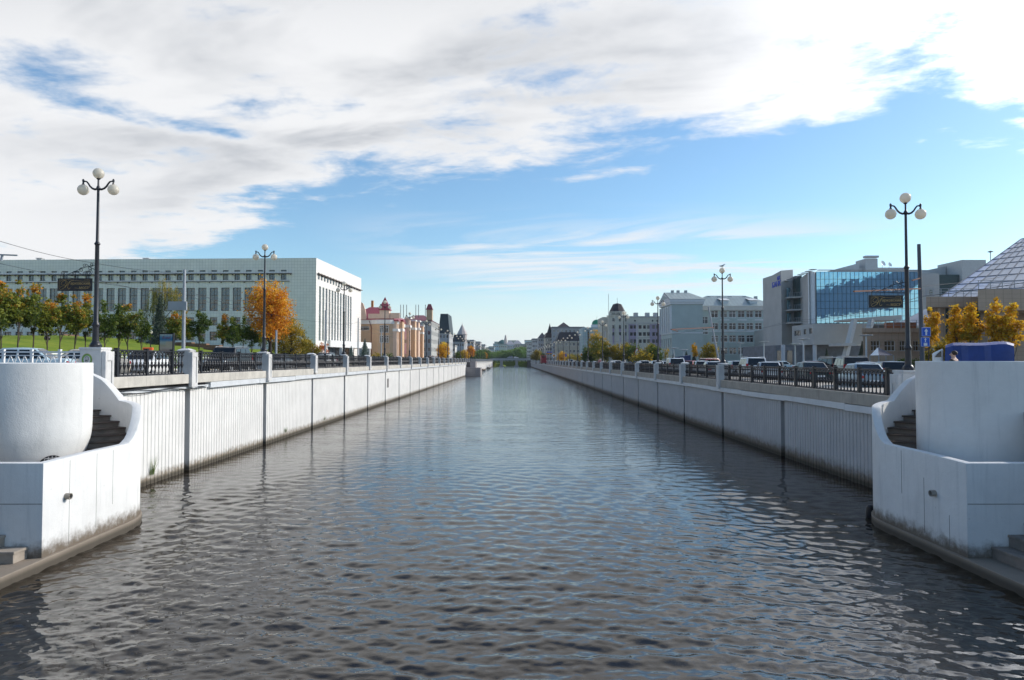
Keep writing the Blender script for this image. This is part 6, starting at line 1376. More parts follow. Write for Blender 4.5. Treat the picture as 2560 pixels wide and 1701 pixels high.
p = at(1264, 852, 820); o = MB().lathe((p.x, 820, 4), [(2.2, 0), (2.0, p.z - 4), (1.2, p.z), (.6, zat(846, 820) - 4 + 4), (.08, zat(838, 820) - 4)], 8).build('thin_tower', mk('pinkish_spire', (.5, .42, .40), .8)); T(o, 'thin distant spire beside the low green dome', 'tower')
# wooded hill on the far left horizon
def hill():
    vs = []; n = 40
    for j in range(12):
        for i in range(n): X = -420 + i * 24; yy = 1250 + j * 40; vs.append((X, yy, 4 + 26 * sm(1 - abs(X + 60) / 420) * sm(1 - abs(j - 5.5) / 6.5) * (1 + .15 * math.sin(i * 1.7) + .1 * math.sin(j * 2.1 + i))))
    S(MB().add(vs, [(j * n + i, j * n + i + 1, (j + 1) * n + i + 1, (j + 1) * n + i) for j in range(11) for i in range(n - 1)]).build('hill', mk('wooded_hill', (.05, .075, .05), .95, .3, .03), smooth=60))
hill()
# far bridge
def bridge():
    Y = YEND; xa, xb = -18.5, 14.5; r = empty('bridge', (-2, Y, 0)); T(r, 'low concrete road bridge closing the far end of the canal', 'bridge'); zd = zat(896.5, Y); Mb = mk('bridge_concrete', (.40, .42, .45), .8, .1)
    MB().box(xa, xb, Y, Y + 14, zd - 1.5, zd).build('deck', Mb, r)
    for px in (1253.5, 1291.5): X = xat(px, Y + 3); MB().prism([(X - 1.0, Y + 1), (X + 1.0, Y + 1), (X + 1.0, Y + 13), (X - 1.0, Y + 13)], -1, zd - 1.503).build('pier', M_conc, r); MB().box(X - 1.9, X + 1.9, Y + .5, Y + 13.5, -1, .9).build('pier_foot', M_conc, r)
    mb = MB()
    for y in (Y + .2, Y + 13.6):
        mb.bar((xa, y, zd + 1.1), (xb, y, zd + 1.1), .12); mb.bar((xa, y, zd + .6), (xb, y, zd + .6), .08)
        for k in range(34): X = xa + (xb - xa) * k / 33; mb.bar((X, y, zd), (X, y, zd + 1.1), .1)
    mb.build('railing', M_iron, r)
    for X0_, X1_ in ((xa - .5, xa + 2.4), (xb - 2.2, xb + .5)): MB().box(X0_, X1_, Y + .3, Y + 14, -1, zd - 1.51).build('abutment', M_joint, r)
    car('suv', 'silver', xat(1275, Y + 6), Y + 6, zd + .01, R(90), 'silver van-like car crossing the far bridge, left of two', 'cars on the far bridge'); car('hatch', 'white', xat(1290, Y + 6), Y + 6, zd + .01, R(-90), 'pale hatchback crossing the far bridge, right of two', 'cars on the far bridge')
bridge()
# old stair block standing in the canal, left side
r = empty('stair_block', (-14, 236, 0)); T(r, 'grey granite stair block standing out into the canal, far left', 'stair block'); Mg = tilemat('granite_blocks', (.36, .33, .32), .9, .6, .35)
Y = 228.; MB().box(xat(1160, Y), xat(1190, Y), Y, Y + 12, -.6, zat(919, Y)).build('lower_block', Mg, r); MB().box(xat(1190, Y) + .003, xat(1201, Y), Y + .4, Y + 12, -.6, zat(920, Y)).build('lower_return', Mg, r); MB().box(xat(1175, Y + 3), xat(1189, Y + 3), Y + 3, Y + 12, zat(919, Y) + .003, zat(904, Y + 3)).build('upper_block', Mg, r); MB().box(xat(1163, Y + 3), xat(1175, Y + 3), Y + 3, Y + 11, zat(919, Y) + .003, zat(906, Y)).build('dark_stairwell', M_joint, r)
m = MB(); zt = zat(904, Y + 3)
for k in range(9): X = xat(1175, Y + 3) + k * 1.9 / 8; m.bar((X, Y + 3.1, zt), (X, Y + 3.1, zt + 1), .06)
m.bar((xat(1175, Y + 3), Y + 3.1, zt + 1), (xat(1189, Y + 3), Y + 3.1, zt + 1), .08); m.build('railing', M_iron, r)
for k, (a, y_) in enumerate(((1207, 300), (1212, 340), (1219, 420))): o = MB().box(XL - .2, XL + 2.2, y_, y_ + 5, -.3, .55).box(XL - .2, XL + 1.2, y_ + 1.2, y_ + 5, .553, 1.0).build('landing_steps', M_ledge); T(o, ['nearest low stone landing beyond the granite stair block', 'middle low stone landing along the far left wall', 'farthest low stone landing along the far left wall'][k], 'landing', 'stone landings')
# ================================================================== left square: planting, fences, poles
def ptree(key, px, X, lab, ztop=None, py_top=None, **kw):
    """tree standing on the line x=X seen at column px"""
    Y = X * F / (px - 1280); z = lawn_z(X, Y) if X < -28 else (GL if X < 0 else GZ); return tree(key, X, Y, z - .05, lab, **kw)
gM = 'young maples along the left square'
rows = [(-6, 'maple1', 1.04), (2, 'maple0', 1.0), (44, 'maple2', 1.03), (83, 'maple3', 1.0), (118, 'maple0', .92), (149, 'maple1', 1.0), (186, 'maple2', .96), (213, 'maple3', .98), (262, 'greenmaple1', .9), (295, 'greenmaple0', .92), (319, 'maple1', .98), (354, 'greenmaple1', .86), (435, 'maple0', 1.0), (463, 'maple2', .98), (498, 'greenmaple2', 1.02), (557, 'maple3', 1.0), (583, 'greenmaple0', .98), (607, 'greenmaple1', 1.02), (629, 'greenmaple2', .94), (652, 'maple1', .95)]
ML = ['orange-tipped young maple cut by the left picture edge', 'young maple at the very left before the lawn bank', 'dense young maple, second whole one from the left edge', 'tall orange-topped young maple left of the sign', 'small young maple half hidden in the row below the sign', 'broad young maple below the left half of the hanging sign', 'young maple below the right half of the hanging sign', 'orange-tinged young maple just left of the nearest left lamp post', 'green young maple just right of the nearest left lamp post', 'thin green young maple before the dark doorway of the block', 'young maple with a pointed top right of the doorway', 'low round green young maple left of the poster stand', 'orange-tinged young maple behind the grey trolley pole', 'young maple just right of the grey trolley pole', 'upright dark green young maple between pole and terrace walls', 'young maple above the stepped terrace walls, left of three', 'green young maple above the stepped terrace walls, middle of three', 'green young maple above the stepped terrace walls, right of three', 'small green young maple close to the second left lamp post', 'young maple tucked under the left side of the big orange tree']
for i, (px, key, s_) in enumerate(rows):
    X = -30 - (i % 2) * 1.6; ptree(key, px, X, ML[i], group=gM, sc_=s_ * 1.04)
ptree('bigorange', 675, -27.6, 'big orange autumn tree with a dark trunk beside the second left lamp post', sc_=1.03)
ptree('olive', 728, -27.0, 'broad olive-yellow tree right of the big orange tree', sc_=1.02); ptree('smallred', 802, -27.2, 'small red-leaved sapling before the corner of the white block', sc_=1.1); ptree('oliveround', 775, -27.4, 'lower yellow-green tree at the right foot of the olive tree', sc_=.75)
tree('willow', xat(405, 112), 112, lawn_z(xat(405, 112), 112), 'tall weeping tree with yellowing tips in front of the white block', rz=0, sc_=.93); tree('spruce', xat(398, 104), 104, lawn_z(xat(398, 104), 104), 'dark spruce standing within the weeping tree', sc_=.8)
for px, Y, k, s_, lab in ((912, 142, 'bluespruce', 1.06, 'blue-green spruce before the peach house'), (878, 150, 'bluespruce', .8, 'smaller dark spruce behind the entrance canopy')): tree(k, xat(px, Y), Y, GL, lab, sc_=s_, cat='spruce')
for px, Y, k, s_, lab in ((942, 150, 'bush', 1.9, 'yellow-green bush at the foot of the peach house, left'), (968, 152, 'greenbush', 1.9, 'green bush at the foot of the peach house, right'), (934, 148, 'bush', 1.2, 'small reddish bush by the blue-green spruce')): tree(k, xat(px, Y), Y, GL, lab, sc_=s_, cat='bush')
tree('round', xat(1108, 208), 208, GL, 'large golden tree on the left bank beyond the peach house', sc_=1.12)
for px, Y, k, s_, lab in ((1143, 255, 'greenround', .8, 'narrow green tree right of the large golden one'), (1152, 275, 'oliveround', .9, 'olive tree between the far left lamps'), (1163, 300, 'round', .95, 'yellow tree below the pale pointed spire'), (1176, 320, 'bigorange', .8, 'rusty orange tree far along the left bank'), (1187, 360, 'fargreen', .62, 'green tree far along the left bank, nearer of two'), (1200, 400, 'fargreen', .75, 'green tree far along the left bank, farther of two'), (1214, 470, 'fargreen', .9, 'tall green tree at the far end of the left bank'), (1212, 430, 'bigorange', .62, 'small orange tree above the far left lamps'), (1226, 560, 'fargreen', .8, 'pale green tree at the left end of the far bridge')): tree(k, xat(px, Y), Y, GL, lab, sc_=s_)
BW = ['first', 'second', 'third', 'fourth', 'fifth', 'sixth', 'seventh', 'eighth', 'ninth']
for i, (px, s_) in enumerate(((1237, .85), (1246, .9), (1256, 1.0), (1266, .95), (1275, 1.05), (1285, 1.1), (1295, 1.15), (1305, 1.3), (1314, 1.25))): Y = 640 + (i % 3) * 9; tree('fargreen', xat(px, Y), Y, 4.1, f'{BW[i]} green tree from the left in the row behind the far bridge', sc_=s_ * 1.15, group='green trees behind the far bridge')
# right bank trees
for px, Y, k, s_, lab in ((1492, 150, 'birch', 1.02, 'tall green and yellow birch left of the cream tower house'), (1512, 152, 'birch', .8, 'golden birch side tree leaning right of the tall birch'), (1476, 156, 'greenround', .9, 'dark green tree at the left foot of the tall birch'), (1544, 150, 'oliveround', 1.0, 'olive tree between the fourth and fifth right lamps'), (1560, 156, 'oliveround', 1.1, 'yellow-green tree by the diamond sign'), (1582, 150, 'greenround', 1.0, 'dark green tree below the lavender wall'), (1606, 134, 'bush', 2.6, 'low orange tree by the speed limit sign'), (1622, 140, 'oliveround', .98, 'yellowing tree right of the speed limit sign'), (1638, 136, 'greenround', .88, 'green tree left of the third right lamp post'), (1664, 150, 'sparse', .95, 'thin half bare yellow tree before the white pilasters'), (1738, 120, 'orange0', .88, 'golden maple in the car park, left of a touching pair'), (1772, 120, 'oliveround', .90, 'green and yellow maple in the car park, right of a touching pair'), (1403, 240, 'round', .82, 'bright golden tree among the far right lamps'), (1424, 260, 'bush', 3.0, 'low yellow hedge tree right of the bright golden one'), (1446, 255, 'bush', 2.9, 'low yellow tree near the teal glass block'), (1436, 262, 'greenbush', 2.9, 'low dark green tree between the yellow ones'), (1340, 330, 'oliveround', 1.3, 'dark brownish tree far along the right bank'), (1350, 340, 'greenround', 1.2, 'dark green tree far along the right bank')): tree(k, xat(px, Y), Y, GZ, lab, sc_=s_)
gO = 'orange maples by the sandstone base'
for i, (px, Y, k, s_, lab) in enumerate(((2322, 50, 'orange0', 1.03, 'orange and green maple behind the blue arrow signs'), (2352, 52, 'oliveround', .62, 'low yellow-green maple right of the blue arrow signs'), (2392, 49, 'orange1', 1.02, 'orange maple with a narrow top above the blue tarpaulin'), (2428, 48, 'orange2', 1.06, 'tall orange maple above the middle of the blue tarpaulin'), (2494, 47, 'orange3', 1.12, 'tallest orange maple near the right picture edge'), (2536, 46, 'orange1', 1.0, 'orange maple at the right picture edge'))): tree(k, xat(px, Y), Y, GZ, lab, sc_=s_, group=gO)
for px, Y, s_, lab in ((1684, 150, .9, 'left dark conical shrub before the blue-grey building'), (1716, 152, 1.02, 'middle dark conical shrub before the blue-grey building'), (1735, 158, .9, 'right dark conical shrub behind the golden maple')): tree('thuja', xat(px, Y), Y, GZ, lab, sc_=s_, cat='conifer', group='conical shrubs')
tree('thuja', xat(2067, 142), 142, GZ, 'slim dark conical tree before the grey podium', sc_=.88, sz=1.15, cat='conifer'); tree('thuja', xat(2156, 130), 130, GZ, 'dark conifer at the corner of the stone pavilion', sc_=1.1, sz=1.5, cat='conifer')
for k, (px, py) in enumerate(((2262, 889), (2285, 886), (2258, 896))): p = at(px, py, 96); tree('greenbush', p.x, 96, GZ, ['grey-green clipped bush on the garden wall, left', 'grey-green clipped bush on the garden wall, right', 'grey-green clipped bush below the other two'][k], sc_=1.4, cat='bush')

# white lattice fence at the bridge end and the one along the far kerb
def lattice(name, label, A, B, z, h, nb, extra=True):
    r = empty(name, (A[0], A[1], z)); T(r, label, 'fence'); A = Vector((*A, 0)); B = Vector((*B, 0)); d = (B - A) / nb
    for i in range(nb + 1): p = A + d * i; MB().box(p.x - .042, p.x + .042, p.y - .042, p.y + .042, z - .4, z + h).box(p.x - .052, p.x + .052, p.y - .052, p.y + .052, z + h, z + h + .04).build('post', M_white, r)
    for i in range(nb):
        p, q = A + d * i, A + d * (i + 1); m = MB(); u3 = lambda f, zz_: p.lerp(q, f) + Vector((0, 0, z + zz_)); m.bar(u3(0, h - .06), u3(1, h - .06), .05, .06); m.bar(u3(0, h - .19), u3(1, h - .19), .035); m.bar(u3(0, .12), u3(1, .12), .05)
        for a, b in ((0, .5), (.5, 1), (.25, .75)): m.bar(u3(a, .34), u3((a + b) / 2, h - .19), .026); m.bar(u3((a + b) / 2, h - .19), u3(b, .34), .026)
        m.bar(u3(.5, h - .19), u3(.5, h - .06), .03); m.bar(u3(0, .34), u3(1, .34), .03); m.build('lattice_panel', M_white, r)
lattice('lattice_fence', 'white zigzag lattice fence beside the emblem pedestal, nearest the viewer', (-15.95, 25.7), (-29.9, 25.9), ZL - .1, 1.17, 13)
lattice('kerb_fence', 'white zigzag lattice fence along the far kerb below the lawn', (-25.6, 31), (-25.6, 76), ZL - .1, 1.22, 24)
# terraced brick walls stepping down the right end of the lawn
for i, (a, b, py, Y) in enumerate(((438, 478, 856, 108), (470, 515, 859, 104), (508, 548, 863, 100), (540, 575, 868, 96))):
    o = MB().box(xat(a, Y), xat(b, Y), Y, Y + 1.2, lawn_z(xat(b, Y), Y) - .6, zat(py, Y)).build('terrace_wall', mk('brown_brick', (.20, .11, .07), .9, .25, 3)); T(o, ['highest brown brick terrace wall on the lawn', 'second brown brick terrace wall going down', 'third brown brick terrace wall going down', 'lowest brown brick terrace wall on the lawn'][i], 'terrace wall', 'brown brick terrace walls')
o = MB().box(xat(345, 125), xat(412, 125), 125, 125.6, 6, zat(838, 125)).build('hoarding', mk('blue_grey_hoarding', (.22, .25, .29), .7, .25, .6)); T(o, 'blue-grey painted hoarding left of the poster stand', 'hoarding')
o = MB().prism([(xat(158, 120), 120), (xat(178, 120), 120), (xat(178, 120), 124), (xat(158, 120), 124)], 7, [zat(836, 120), zat(853, 120), zat(853, 120), zat(836, 120)]).prism([(xat(178, 119), 119), (xat(222, 119), 119), (xat(222, 119), 124), (xat(178, 119), 124)], 7, zat(842, 119)).build('ramp_wall', mk('brown_brick', (.2, .11, .07))); T(o, 'brown sloping side wall at the end of the green bank', 'wall')
# poster stand
def poster():
    Y = 54.; r = empty('poster_stand', (xat(414, Y), Y, GL)); T(r, 'illustrated street poster stand in a black frame before the lawn', 'poster stand'); xa, xb, z0, z1 = xat(399, Y), xat(431, Y), zat(884, Y), zat(836, Y)
    MB().box(xa - .06, xb + .06, Y + .02, Y + .2, z0 - .1, z1 + .08).box(xa - .06, xb + .06, Y - .04, Y + .02, z1, z1 + .08).box(xa - .06, xb + .06, Y - .04, Y + .02, z0 - .1, z0).box(xa - .06, xa, Y - .04, Y + .02, z0, z1).box(xb, xb + .06, Y - .04, Y + .02, z0, z1).build('case', M_black, r)
    m = bpy.data.materials.new('poster_print'); m.use_nodes = True; t = NT(m.node_tree); b = t.n['Principled BSDF']; b.inputs['Roughness'].default_value = .3; g = t.sep(t.node('ShaderNodeTexCoord').outputs['Generated']); n = t.noise(t.node('ShaderNodeTexCoord').outputs['Generated'], 6, 4, .6); zz_ = t.m('ADD', g[2], t.m('MULTIPLY', t.m('SUBTRACT', n, .5), .16))
    cr = t.node('ShaderNodeValToRGB'); t.l.new(zz_, cr.inputs[0]); e = cr.color_ramp.elements; stops = [(.0, (.10, .05, .04)), (.16, (.28, .22, .2)), (.28, (.42, .36, .32)), (.42, (.36, .33, .24)), (.58, (.30, .4, .42)), (.72, (.03, .16, .36)), (.86, (.10, .25, .42)), (1., (.45, .5, .5))]
    while len(e) < len(stops): e.new(.5)
    for i, (p, c) in enumerate(stops): e[i].position = p; e[i].color = c4(c)
    c = t.mix(t.m('MULTIPLY', t.ss(t.m('ADD', g[0], t.m('MULTIPLY', n, .2)), .5, .65), t.m('MULTIPLY', t.m('GREATER_THAN', g[2], .3), t.m('LESS_THAN', g[2], .62))), cr.outputs[0], (.42, .38, .3)); t.put(b.inputs['Base Color'], c)
    MB().box(xa, xb, Y - .02, Y + .015, z0, z1).build('print', m, r); me = text_mesh('Brasil', .30, mk('dark_red_lettering', (.22, .03, .03), .5), .003, .25, xs=1.0); link('lettering', me, r, ((xa + xb) / 2, Y - .026, z1 - .36))
    for q in (xa + .1, xb - .1): MB().box(q - .05, q + .05, Y + .03, Y + .15, GL, z0 - .1).build('leg', M_black, r)
poster()
# poles
def pole(name, label, px, Y, py_top, r0, m, z0, cat='pole', lean=0., group=None):
    X = xat(px, Y); zt = zat(py_top, Y); o = empty(name, (X, Y, z0)); T(o, label, cat, group); MB().lathe((X, Y, z0), [(r0 * 1.5, -.1), (r0 * 1.5, .25), (r0, .3)], 10).tube([(X, Y, z0 + .25), (X + lean, Y, zt)], [r0, r0 * .72], 10).build('shaft', m, o, smooth=40); return o, X, zt
gP = 'trolley poles on the left bank'
P1, X1, Z1 = pole('trolley_pole', 'thick pale grey trolley pole right of the poster stand', 458, 54, 675, .15, M_pole, GL, group=gP)
MB().box(xat(424, 54), xat(470, 54), 53.6, 53.75, zat(777, 54), zat(755, 54)).build('sign_back', M_pole, P1)
for px, Y, pt, lab in ((813, 92, 776, 'slim grey trolley pole before the finned side of the white block'), (895, 118, 795, 'grey trolley pole at the left edge of the peach house'), (953, 136, 822, 'grey trolley pole beside the red turret'), (1003, 160, 822, 'grey trolley pole before the peach bays'), (690, 70, 826, 'short grey post behind the trunk of the big orange tree')): pole('trolley_pole', lab, px, Y, pt, .13, M_pole, GL, group=gP)
PR_, XR_, ZR_ = pole('trolley_pole', 'dark grey trolley pole carrying the blue arrow signs', 2306, 46, 611, .16, M_dpole, GZ, lean=-.1)
blu = mk('road_sign_blue', (.01, .10, .55), .35, .0)
def arrow(root, x, y, z, w_, bus=False):
    s = MB().box(x - w_ / 2, x + w_ / 2, y - .03, y + .01, z - w_ / 2, z + w_ / 2).build('sign_plate', blu, root, bevel=.02); q = .55 if bus else .9; zo = z + (.13 if bus else 0); k = w_ * q
    m = MB().poly([(x - k * .10, y - .034, zo - k * .40), (x + k * .10, y - .034, zo - k * .40), (x + k * .10, y - .034, zo + k * .05), (x - k * .10, y - .034, zo + k * .05)]).poly([(x - k * .24, y - .034, zo + k * .05), (x + k * .24, y - .034, zo + k * .05), (x, y - .034, zo + k * .42)])
    if bus: m.box(x - .12, x + .12, y - .036, y - .031, z - .25, z - .08); m.box(x - .11, x + .11, y - .036, y - .031, z - .06, z - .045)
    m.build('arrow', M_white, s)
    e = .014; f = MB()
    for a in ((-w_ / 2 + e, w_ / 2 - e, w_ / 2 - 2 * e, w_ / 2 - e), (-w_ / 2 + e, w_ / 2 - e, -w_ / 2 + e, -w_ / 2 + 2 * e)): f.box(x + a[0], x + a[1], y - .035, y - .031, z + a[2], z + a[3])
    for a in (-1, 1): f.box(x + a * (w_ / 2 - e), x + a * (w_ / 2 - 2 * e), y - .035, y - .031, z - w_ / 2 + 2 * e, z + w_ / 2 - 2 * e)
    f.build('border', M_white, s)
p = at(2316, 830, 45.7); arrow(PR_, p.x, 45.75, p.z, .61); p = at(2314, 855.5, 45.7); arrow(PR_, p.x, 45.75, p.z, .61, True)
MB().bar((XR_, 46, zat(722, 46)), (xat(2137, 40), 40, zat(729, 40)), .09).build('bracket_arm', M_rust, PR_); MB().bar((XR_, 46, zat(695, 46)), (xat(2288, 45), 45.2, zat(701, 45)), .07).build('short_arm', M_rust, PR_)
PQ, XQ, ZQ_ = pole('trolley_pole', 'leaning grey trolley pole left of the gull lamp post', 1800, 110, 767, .16, M_pole, GZ, lean=-1.8); MB().bar((XQ - 1, 110, zat(819, 110)), (xat(1678, 100), 100, zat(824, 100)), .14).bar((xat(1679, 100), 100, zat(824, 100)), (xat(1695, 101), 101, zat(829, 101)), .1).build('bracket_arm', M_rust, PQ)
for px, Y, pt, lab in ((1592, 140, 805, 'grey trolley pole carrying the triangle and speed signs'), (1549, 150, 838, 'grey trolley pole carrying the yellow diamond sign'), (1513, 160, 828, 'thin grey pole carrying the grey and orange board'), (1486, 175, 838, 'thin grey pole by the tall birch'), (1462, 190, 843, 'thin dark pole before the teal glass block')):
    o, X, zt = pole('trolley_pole', lab, px, Y, pt, .16, M_pole, GZ, group='trolley poles on the right bank')
    rd_ = mk('sign_red', (.5, .02, .03), .4, 0); yel = mk('sign_yellow', (.62, .26, .02), .4, 0); org = mk('sign_orange', (.8, .2, .02), .4, 0)
    def disc(py, rr, m, dy, name, n=20, rot=0.): z = zat(py, Y); return MB().prism([(0, 0)], 0, 0).build(name, m, o) if False else MB().poly([(X + rr * math.cos(6.2832 * k / n + rot), Y - .2 - dy, z + rr * math.sin(6.2832 * k / n + rot)) for k in range(n)]).build(name, m, o)
    if 'speed' in lab:
        disc(883, .52, rd_, .0, 'speed_sign_rim'); disc(883, .40, M_white, .004, 'speed_sign'); me = text_mesh('40', .5, M_black, .002); link('numerals', me, o, (X, Y - .21, zat(883, Y) - .18)); disc(876.5, .6, rd_, 0, 'warning_triangle', 3, R(90)); disc(876.6, .40, M_white, .004, 'warning_field', 3, R(90))
    if 'diamond' in lab: disc(885, .72, M_white, 0, 'diamond_sign', 4); disc(885, .46, yel, .004, 'diamond_field', 4)
    if 'orange' in lab: MB().box(X - 1.1, X + .5, Y - .25, Y - .2, zat(876, Y), zat(868, Y)).build('grey_board', M_pole, o); MB().box(X + .503, X + 1.2, Y - .25, Y - .2, zat(876.5, Y), zat(869, Y)).build('orange_board', org, o); MB().box(X - .5, X + .5, Y - .25, Y - .2, zat(894, Y), zat(882, Y)).build('blue_bus_sign', blu, o); m_ = MB().poly([(X - .1, Y - .255, zat(893, Y)), (X + .1, Y - .255, zat(893, Y)), (X + .1, Y - .255, zat(891, Y)), (X - .1, Y - .255, zat(891, Y))]).poly([(X - .22, Y - .255, zat(891, Y)), (X + .22, Y - .255, zat(891, Y)), (X, Y - .255, zat(888.5, Y))]).build('arrow', M_white, o)
def small_sign(px, py, Y, m1, m2, sh, lab, rr=.42):
    X = xat(px, Y); z = zat(py, Y); o = empty('road_sign', (X, Y, GZ)); T(o, lab, 'road sign'); MB().tube([(X, Y, GZ), (X, Y, z + .3)], .04, 6).build('post', M_pole, o); n = 4 if sh == 'd' else 20
    for q, m, d in ((rr, m1, .06), (rr * .68, m2, .064)): MB().poly([(X + q * math.cos(6.2832 * k / n), Y - d, z + q * math.sin(6.2832 * k / n)) for k in range(n)]).build('plate' if m is m1 else 'field', m, o)
small_sign(1471, 884, 170, mk('sign_red', (.5, .02, .03)), M_white, 'c', 'round red rimmed sign by the teal glass block', .65); small_sign(1454, 887, 190, M_white, mk('sign_yellow', (.6, .26, .02)), 'd', 'yellow diamond sign left of the red rimmed sign', .62); small_sign(1385, 889.5, 250, M_white, mk('sign_yellow', (.6, .26, .02)), 'd', 'tiny yellow diamond sign left of the bright golden tree', .9); small_sign(1413, 889, 240, blu, blu, 'c', 'tiny blue sign right of the bright golden tree', .6)
X = xat(1373, 290); o = empty('road_sign', (X, 290, GZ)); T(o, 'blue and yellow direction board above the far right traffic', 'road sign'); MB().box(X - 1.1, X + 1.1, 289.9, 290, zat(882.5, 290), zat(879.5, 290)).build('blue_panel', blu, o); MB().box(X - 1.1, X + 1.1, 289.9, 290, zat(885.5, 290), zat(882.6, 290)).build('yellow_panel', mk('sign_yellow', (.6, .26, .02)), o); MB().tube([(X, 290.1, GZ), (X, 290.1, zat(880, 290))], .06, 6).build('post', M_pole, o)
# flat-topped grey plaza lamps
for px, Y, pt, lab in ((1685, 130, 871, 'small plaza lamp before the left conical shrub'), (1709, 134, 875, 'small plaza lamp before the middle conical shrub'), (1910, 120, 855, 'plaza lamp before the corner of the long blue-grey wing'), (1988, 118, 860, 'shorter flat-topped plaza lamp below the balconies'), (2009, 100, 848, 'taller flat-topped plaza lamp left of the slim conical tree'), (2166, 92, 839, 'flat-topped plaza lamp before the stone pavilion'), (1851, 150, 859, 'thin plaza lamp before the long blue-grey wing')):
    o, X, zt = pole('plaza_lamp', lab, px, Y, pt, .13 if Y < 125 else .1, mk('pale_grey_metal', (.55, .57, .58), .5, .05), GZ, 'lamp', group='flat-topped plaza lamps'); MB().lathe((X, Y, zt), [(.15, -.1), (.85, .0), (.85, .06), (.1, .1)], 16).build('lamp_head', mk('pale_grey_metal', (.55, .57, .58)), o)
# blue tarpaulin lorry behind the right tower
def lorry():
    Y = 33.; r = empty('tarpaulin_lorry', (xat(2450, Y), Y, GZ)); T(r, 'lorry under a dark blue tarpaulin behind the right stair tower', 'lorry'); x = lambda p: xat(p, Y); z = lambda p: zat(p, Y); Mt = mk('blue_tarpaulin', (.014, .045, .22), .5, .25, 1.2, .5, 3); x0, x1 = x(2364), x(2537); zt = z(859); n = 9; vs = []
    for i in range(n + 1):
        f = i / n; X = x0 + (x1 - x0) * f; sag = .025 * math.sin(f * 7) - (.1 if i == 0 else 0) + .1 * math.exp(-((f - .8) / .25) ** 2) - (.08 if i == n else 0); e = .06 * math.sin(i * 2.3)
        vs += [(X - (.12 if i == 0 else 0), Y - .05 + e, GZ + .9), (X, Y + e * .5, zt + sag - .12), (X + .14, Y + .22, zt + sag), (X + 1.3, Y + 2.0, zt + sag + .06), (X + 1.4, Y + 2.2, zt + sag - .1), (X + 1.45, Y + 2.25, GZ + .9)]
    fs = [(i * 6 + k, i * 6 + k + 1, (i + 1) * 6 + k + 1, (i + 1) * 6 + k) for i in range(n) for k in range(5)] + [tuple(range(6)), tuple(n * 6 + k for k in range(6))]
    MB().add(vs, fs).build('tarpaulin', Mt, r, smooth=12)
    m = MB(); xa = x(2332); m.prism([(x0 - .02, Y + .15), (xa + .1, Y + .2), (xa + 1.25, Y + 2.0), (x0 + 1.2, Y + 2.05)], GZ + .6, [z(871), z(884), z(884), z(871)]); m.build('cab', paint('white'), r, bevel=.06)
    MB().poly([(xa + .2, Y + .14, z(893)), (x0 - .12, Y + .12, z(893)), (x0 - .12, Y + .12, z(876)), (xa + .3, Y + .14, z(886))]).build('cab_window', M_carglass, r); MB().box(xa, x1, Y + .2, Y + 2, GZ + .5, GZ + .9).build('chassis', M_trim, r)
    for X in (xa + .7, x1 - 1.0):
        for yy in (Y + .1, Y + 1.85): m = MB(); k_ = 16; vs = [(X + .42 * math.cos(6.2832 * k / k_), yy + d, GZ + .42 + .42 * math.sin(6.2832 * k / k_)) for d in (0, .25) for k in range(k_)]; m.add(vs, [(k, (k + 1) % k_, k_ + (k + 1) % k_, k_ + k) for k in range(k_)] + [tuple(range(k_)), tuple(range(k_, 2 * k_))]); m.build('wheel', M_tyre, r)
lorry()
# blue trailer and a far red bus
Y = 132.; r = empty('trailer', (xat(1703, Y), Y, GZ)); T(r, 'long low dark blue trailer before the conical shrubs', 'trailer'); MB().prism([(xat(1676, Y), Y), (xat(1727, Y), Y), (xat(1727, Y), Y + 2.4), (xat(1676, Y), Y + 2.4)], GZ + .9, [zat(899, Y), zat(888, Y), zat(888, Y), zat(899, Y)]).prism([(xat(1684, Y), Y - .02), (xat(1726, Y), Y - .02), (xat(1726, Y), Y - .005), (xat(1684, Y), Y - .005)], GZ + 1.2, [zat(893, Y), zat(889, Y), zat(889, Y), zat(893, Y)]).build('box_body', mk('trailer_blue', (.02, .04, .13), .5, .1), r)
for q in (1690, 1718): X = xat(q, Y); MB().lathe((0, 0, 0), [(.42, 0), (.42, .25)], 14).mesh('w', M_tyre); o = link('wheel', MB().lathe((0, 0, 0), [(.42, 0), (.42, .25)], 14).mesh('wheel', M_tyre), r, (X, Y + .3, GZ + .42)); o.rotation_euler = (R(90), 0, 0)
Y = 280.; r = empty('red_bus', (xat(1360, Y), Y, GZ)); T(r, 'dark red bus far along the right bank road', 'bus'); MB().box(xat(1353, Y), xat(1366, Y), Y, Y + 8, GZ + .4, zat(889, Y)).build('body', mk('bus_red', (.28, .02, .03), .4, .1), r, bevel=.15); MB().box(xat(1355, Y), xat(1364, Y), Y - .03, Y + .01, zat(894, Y), zat(890.5, Y)).build('rear_window', M_carglass, r)
for q in (1355, 1364): X = xat(q, Y); MB().box(X - .2, X + .2, Y + 1, Y + 1.9, GZ, GZ + .8).build('wheel', M_tyre, r)
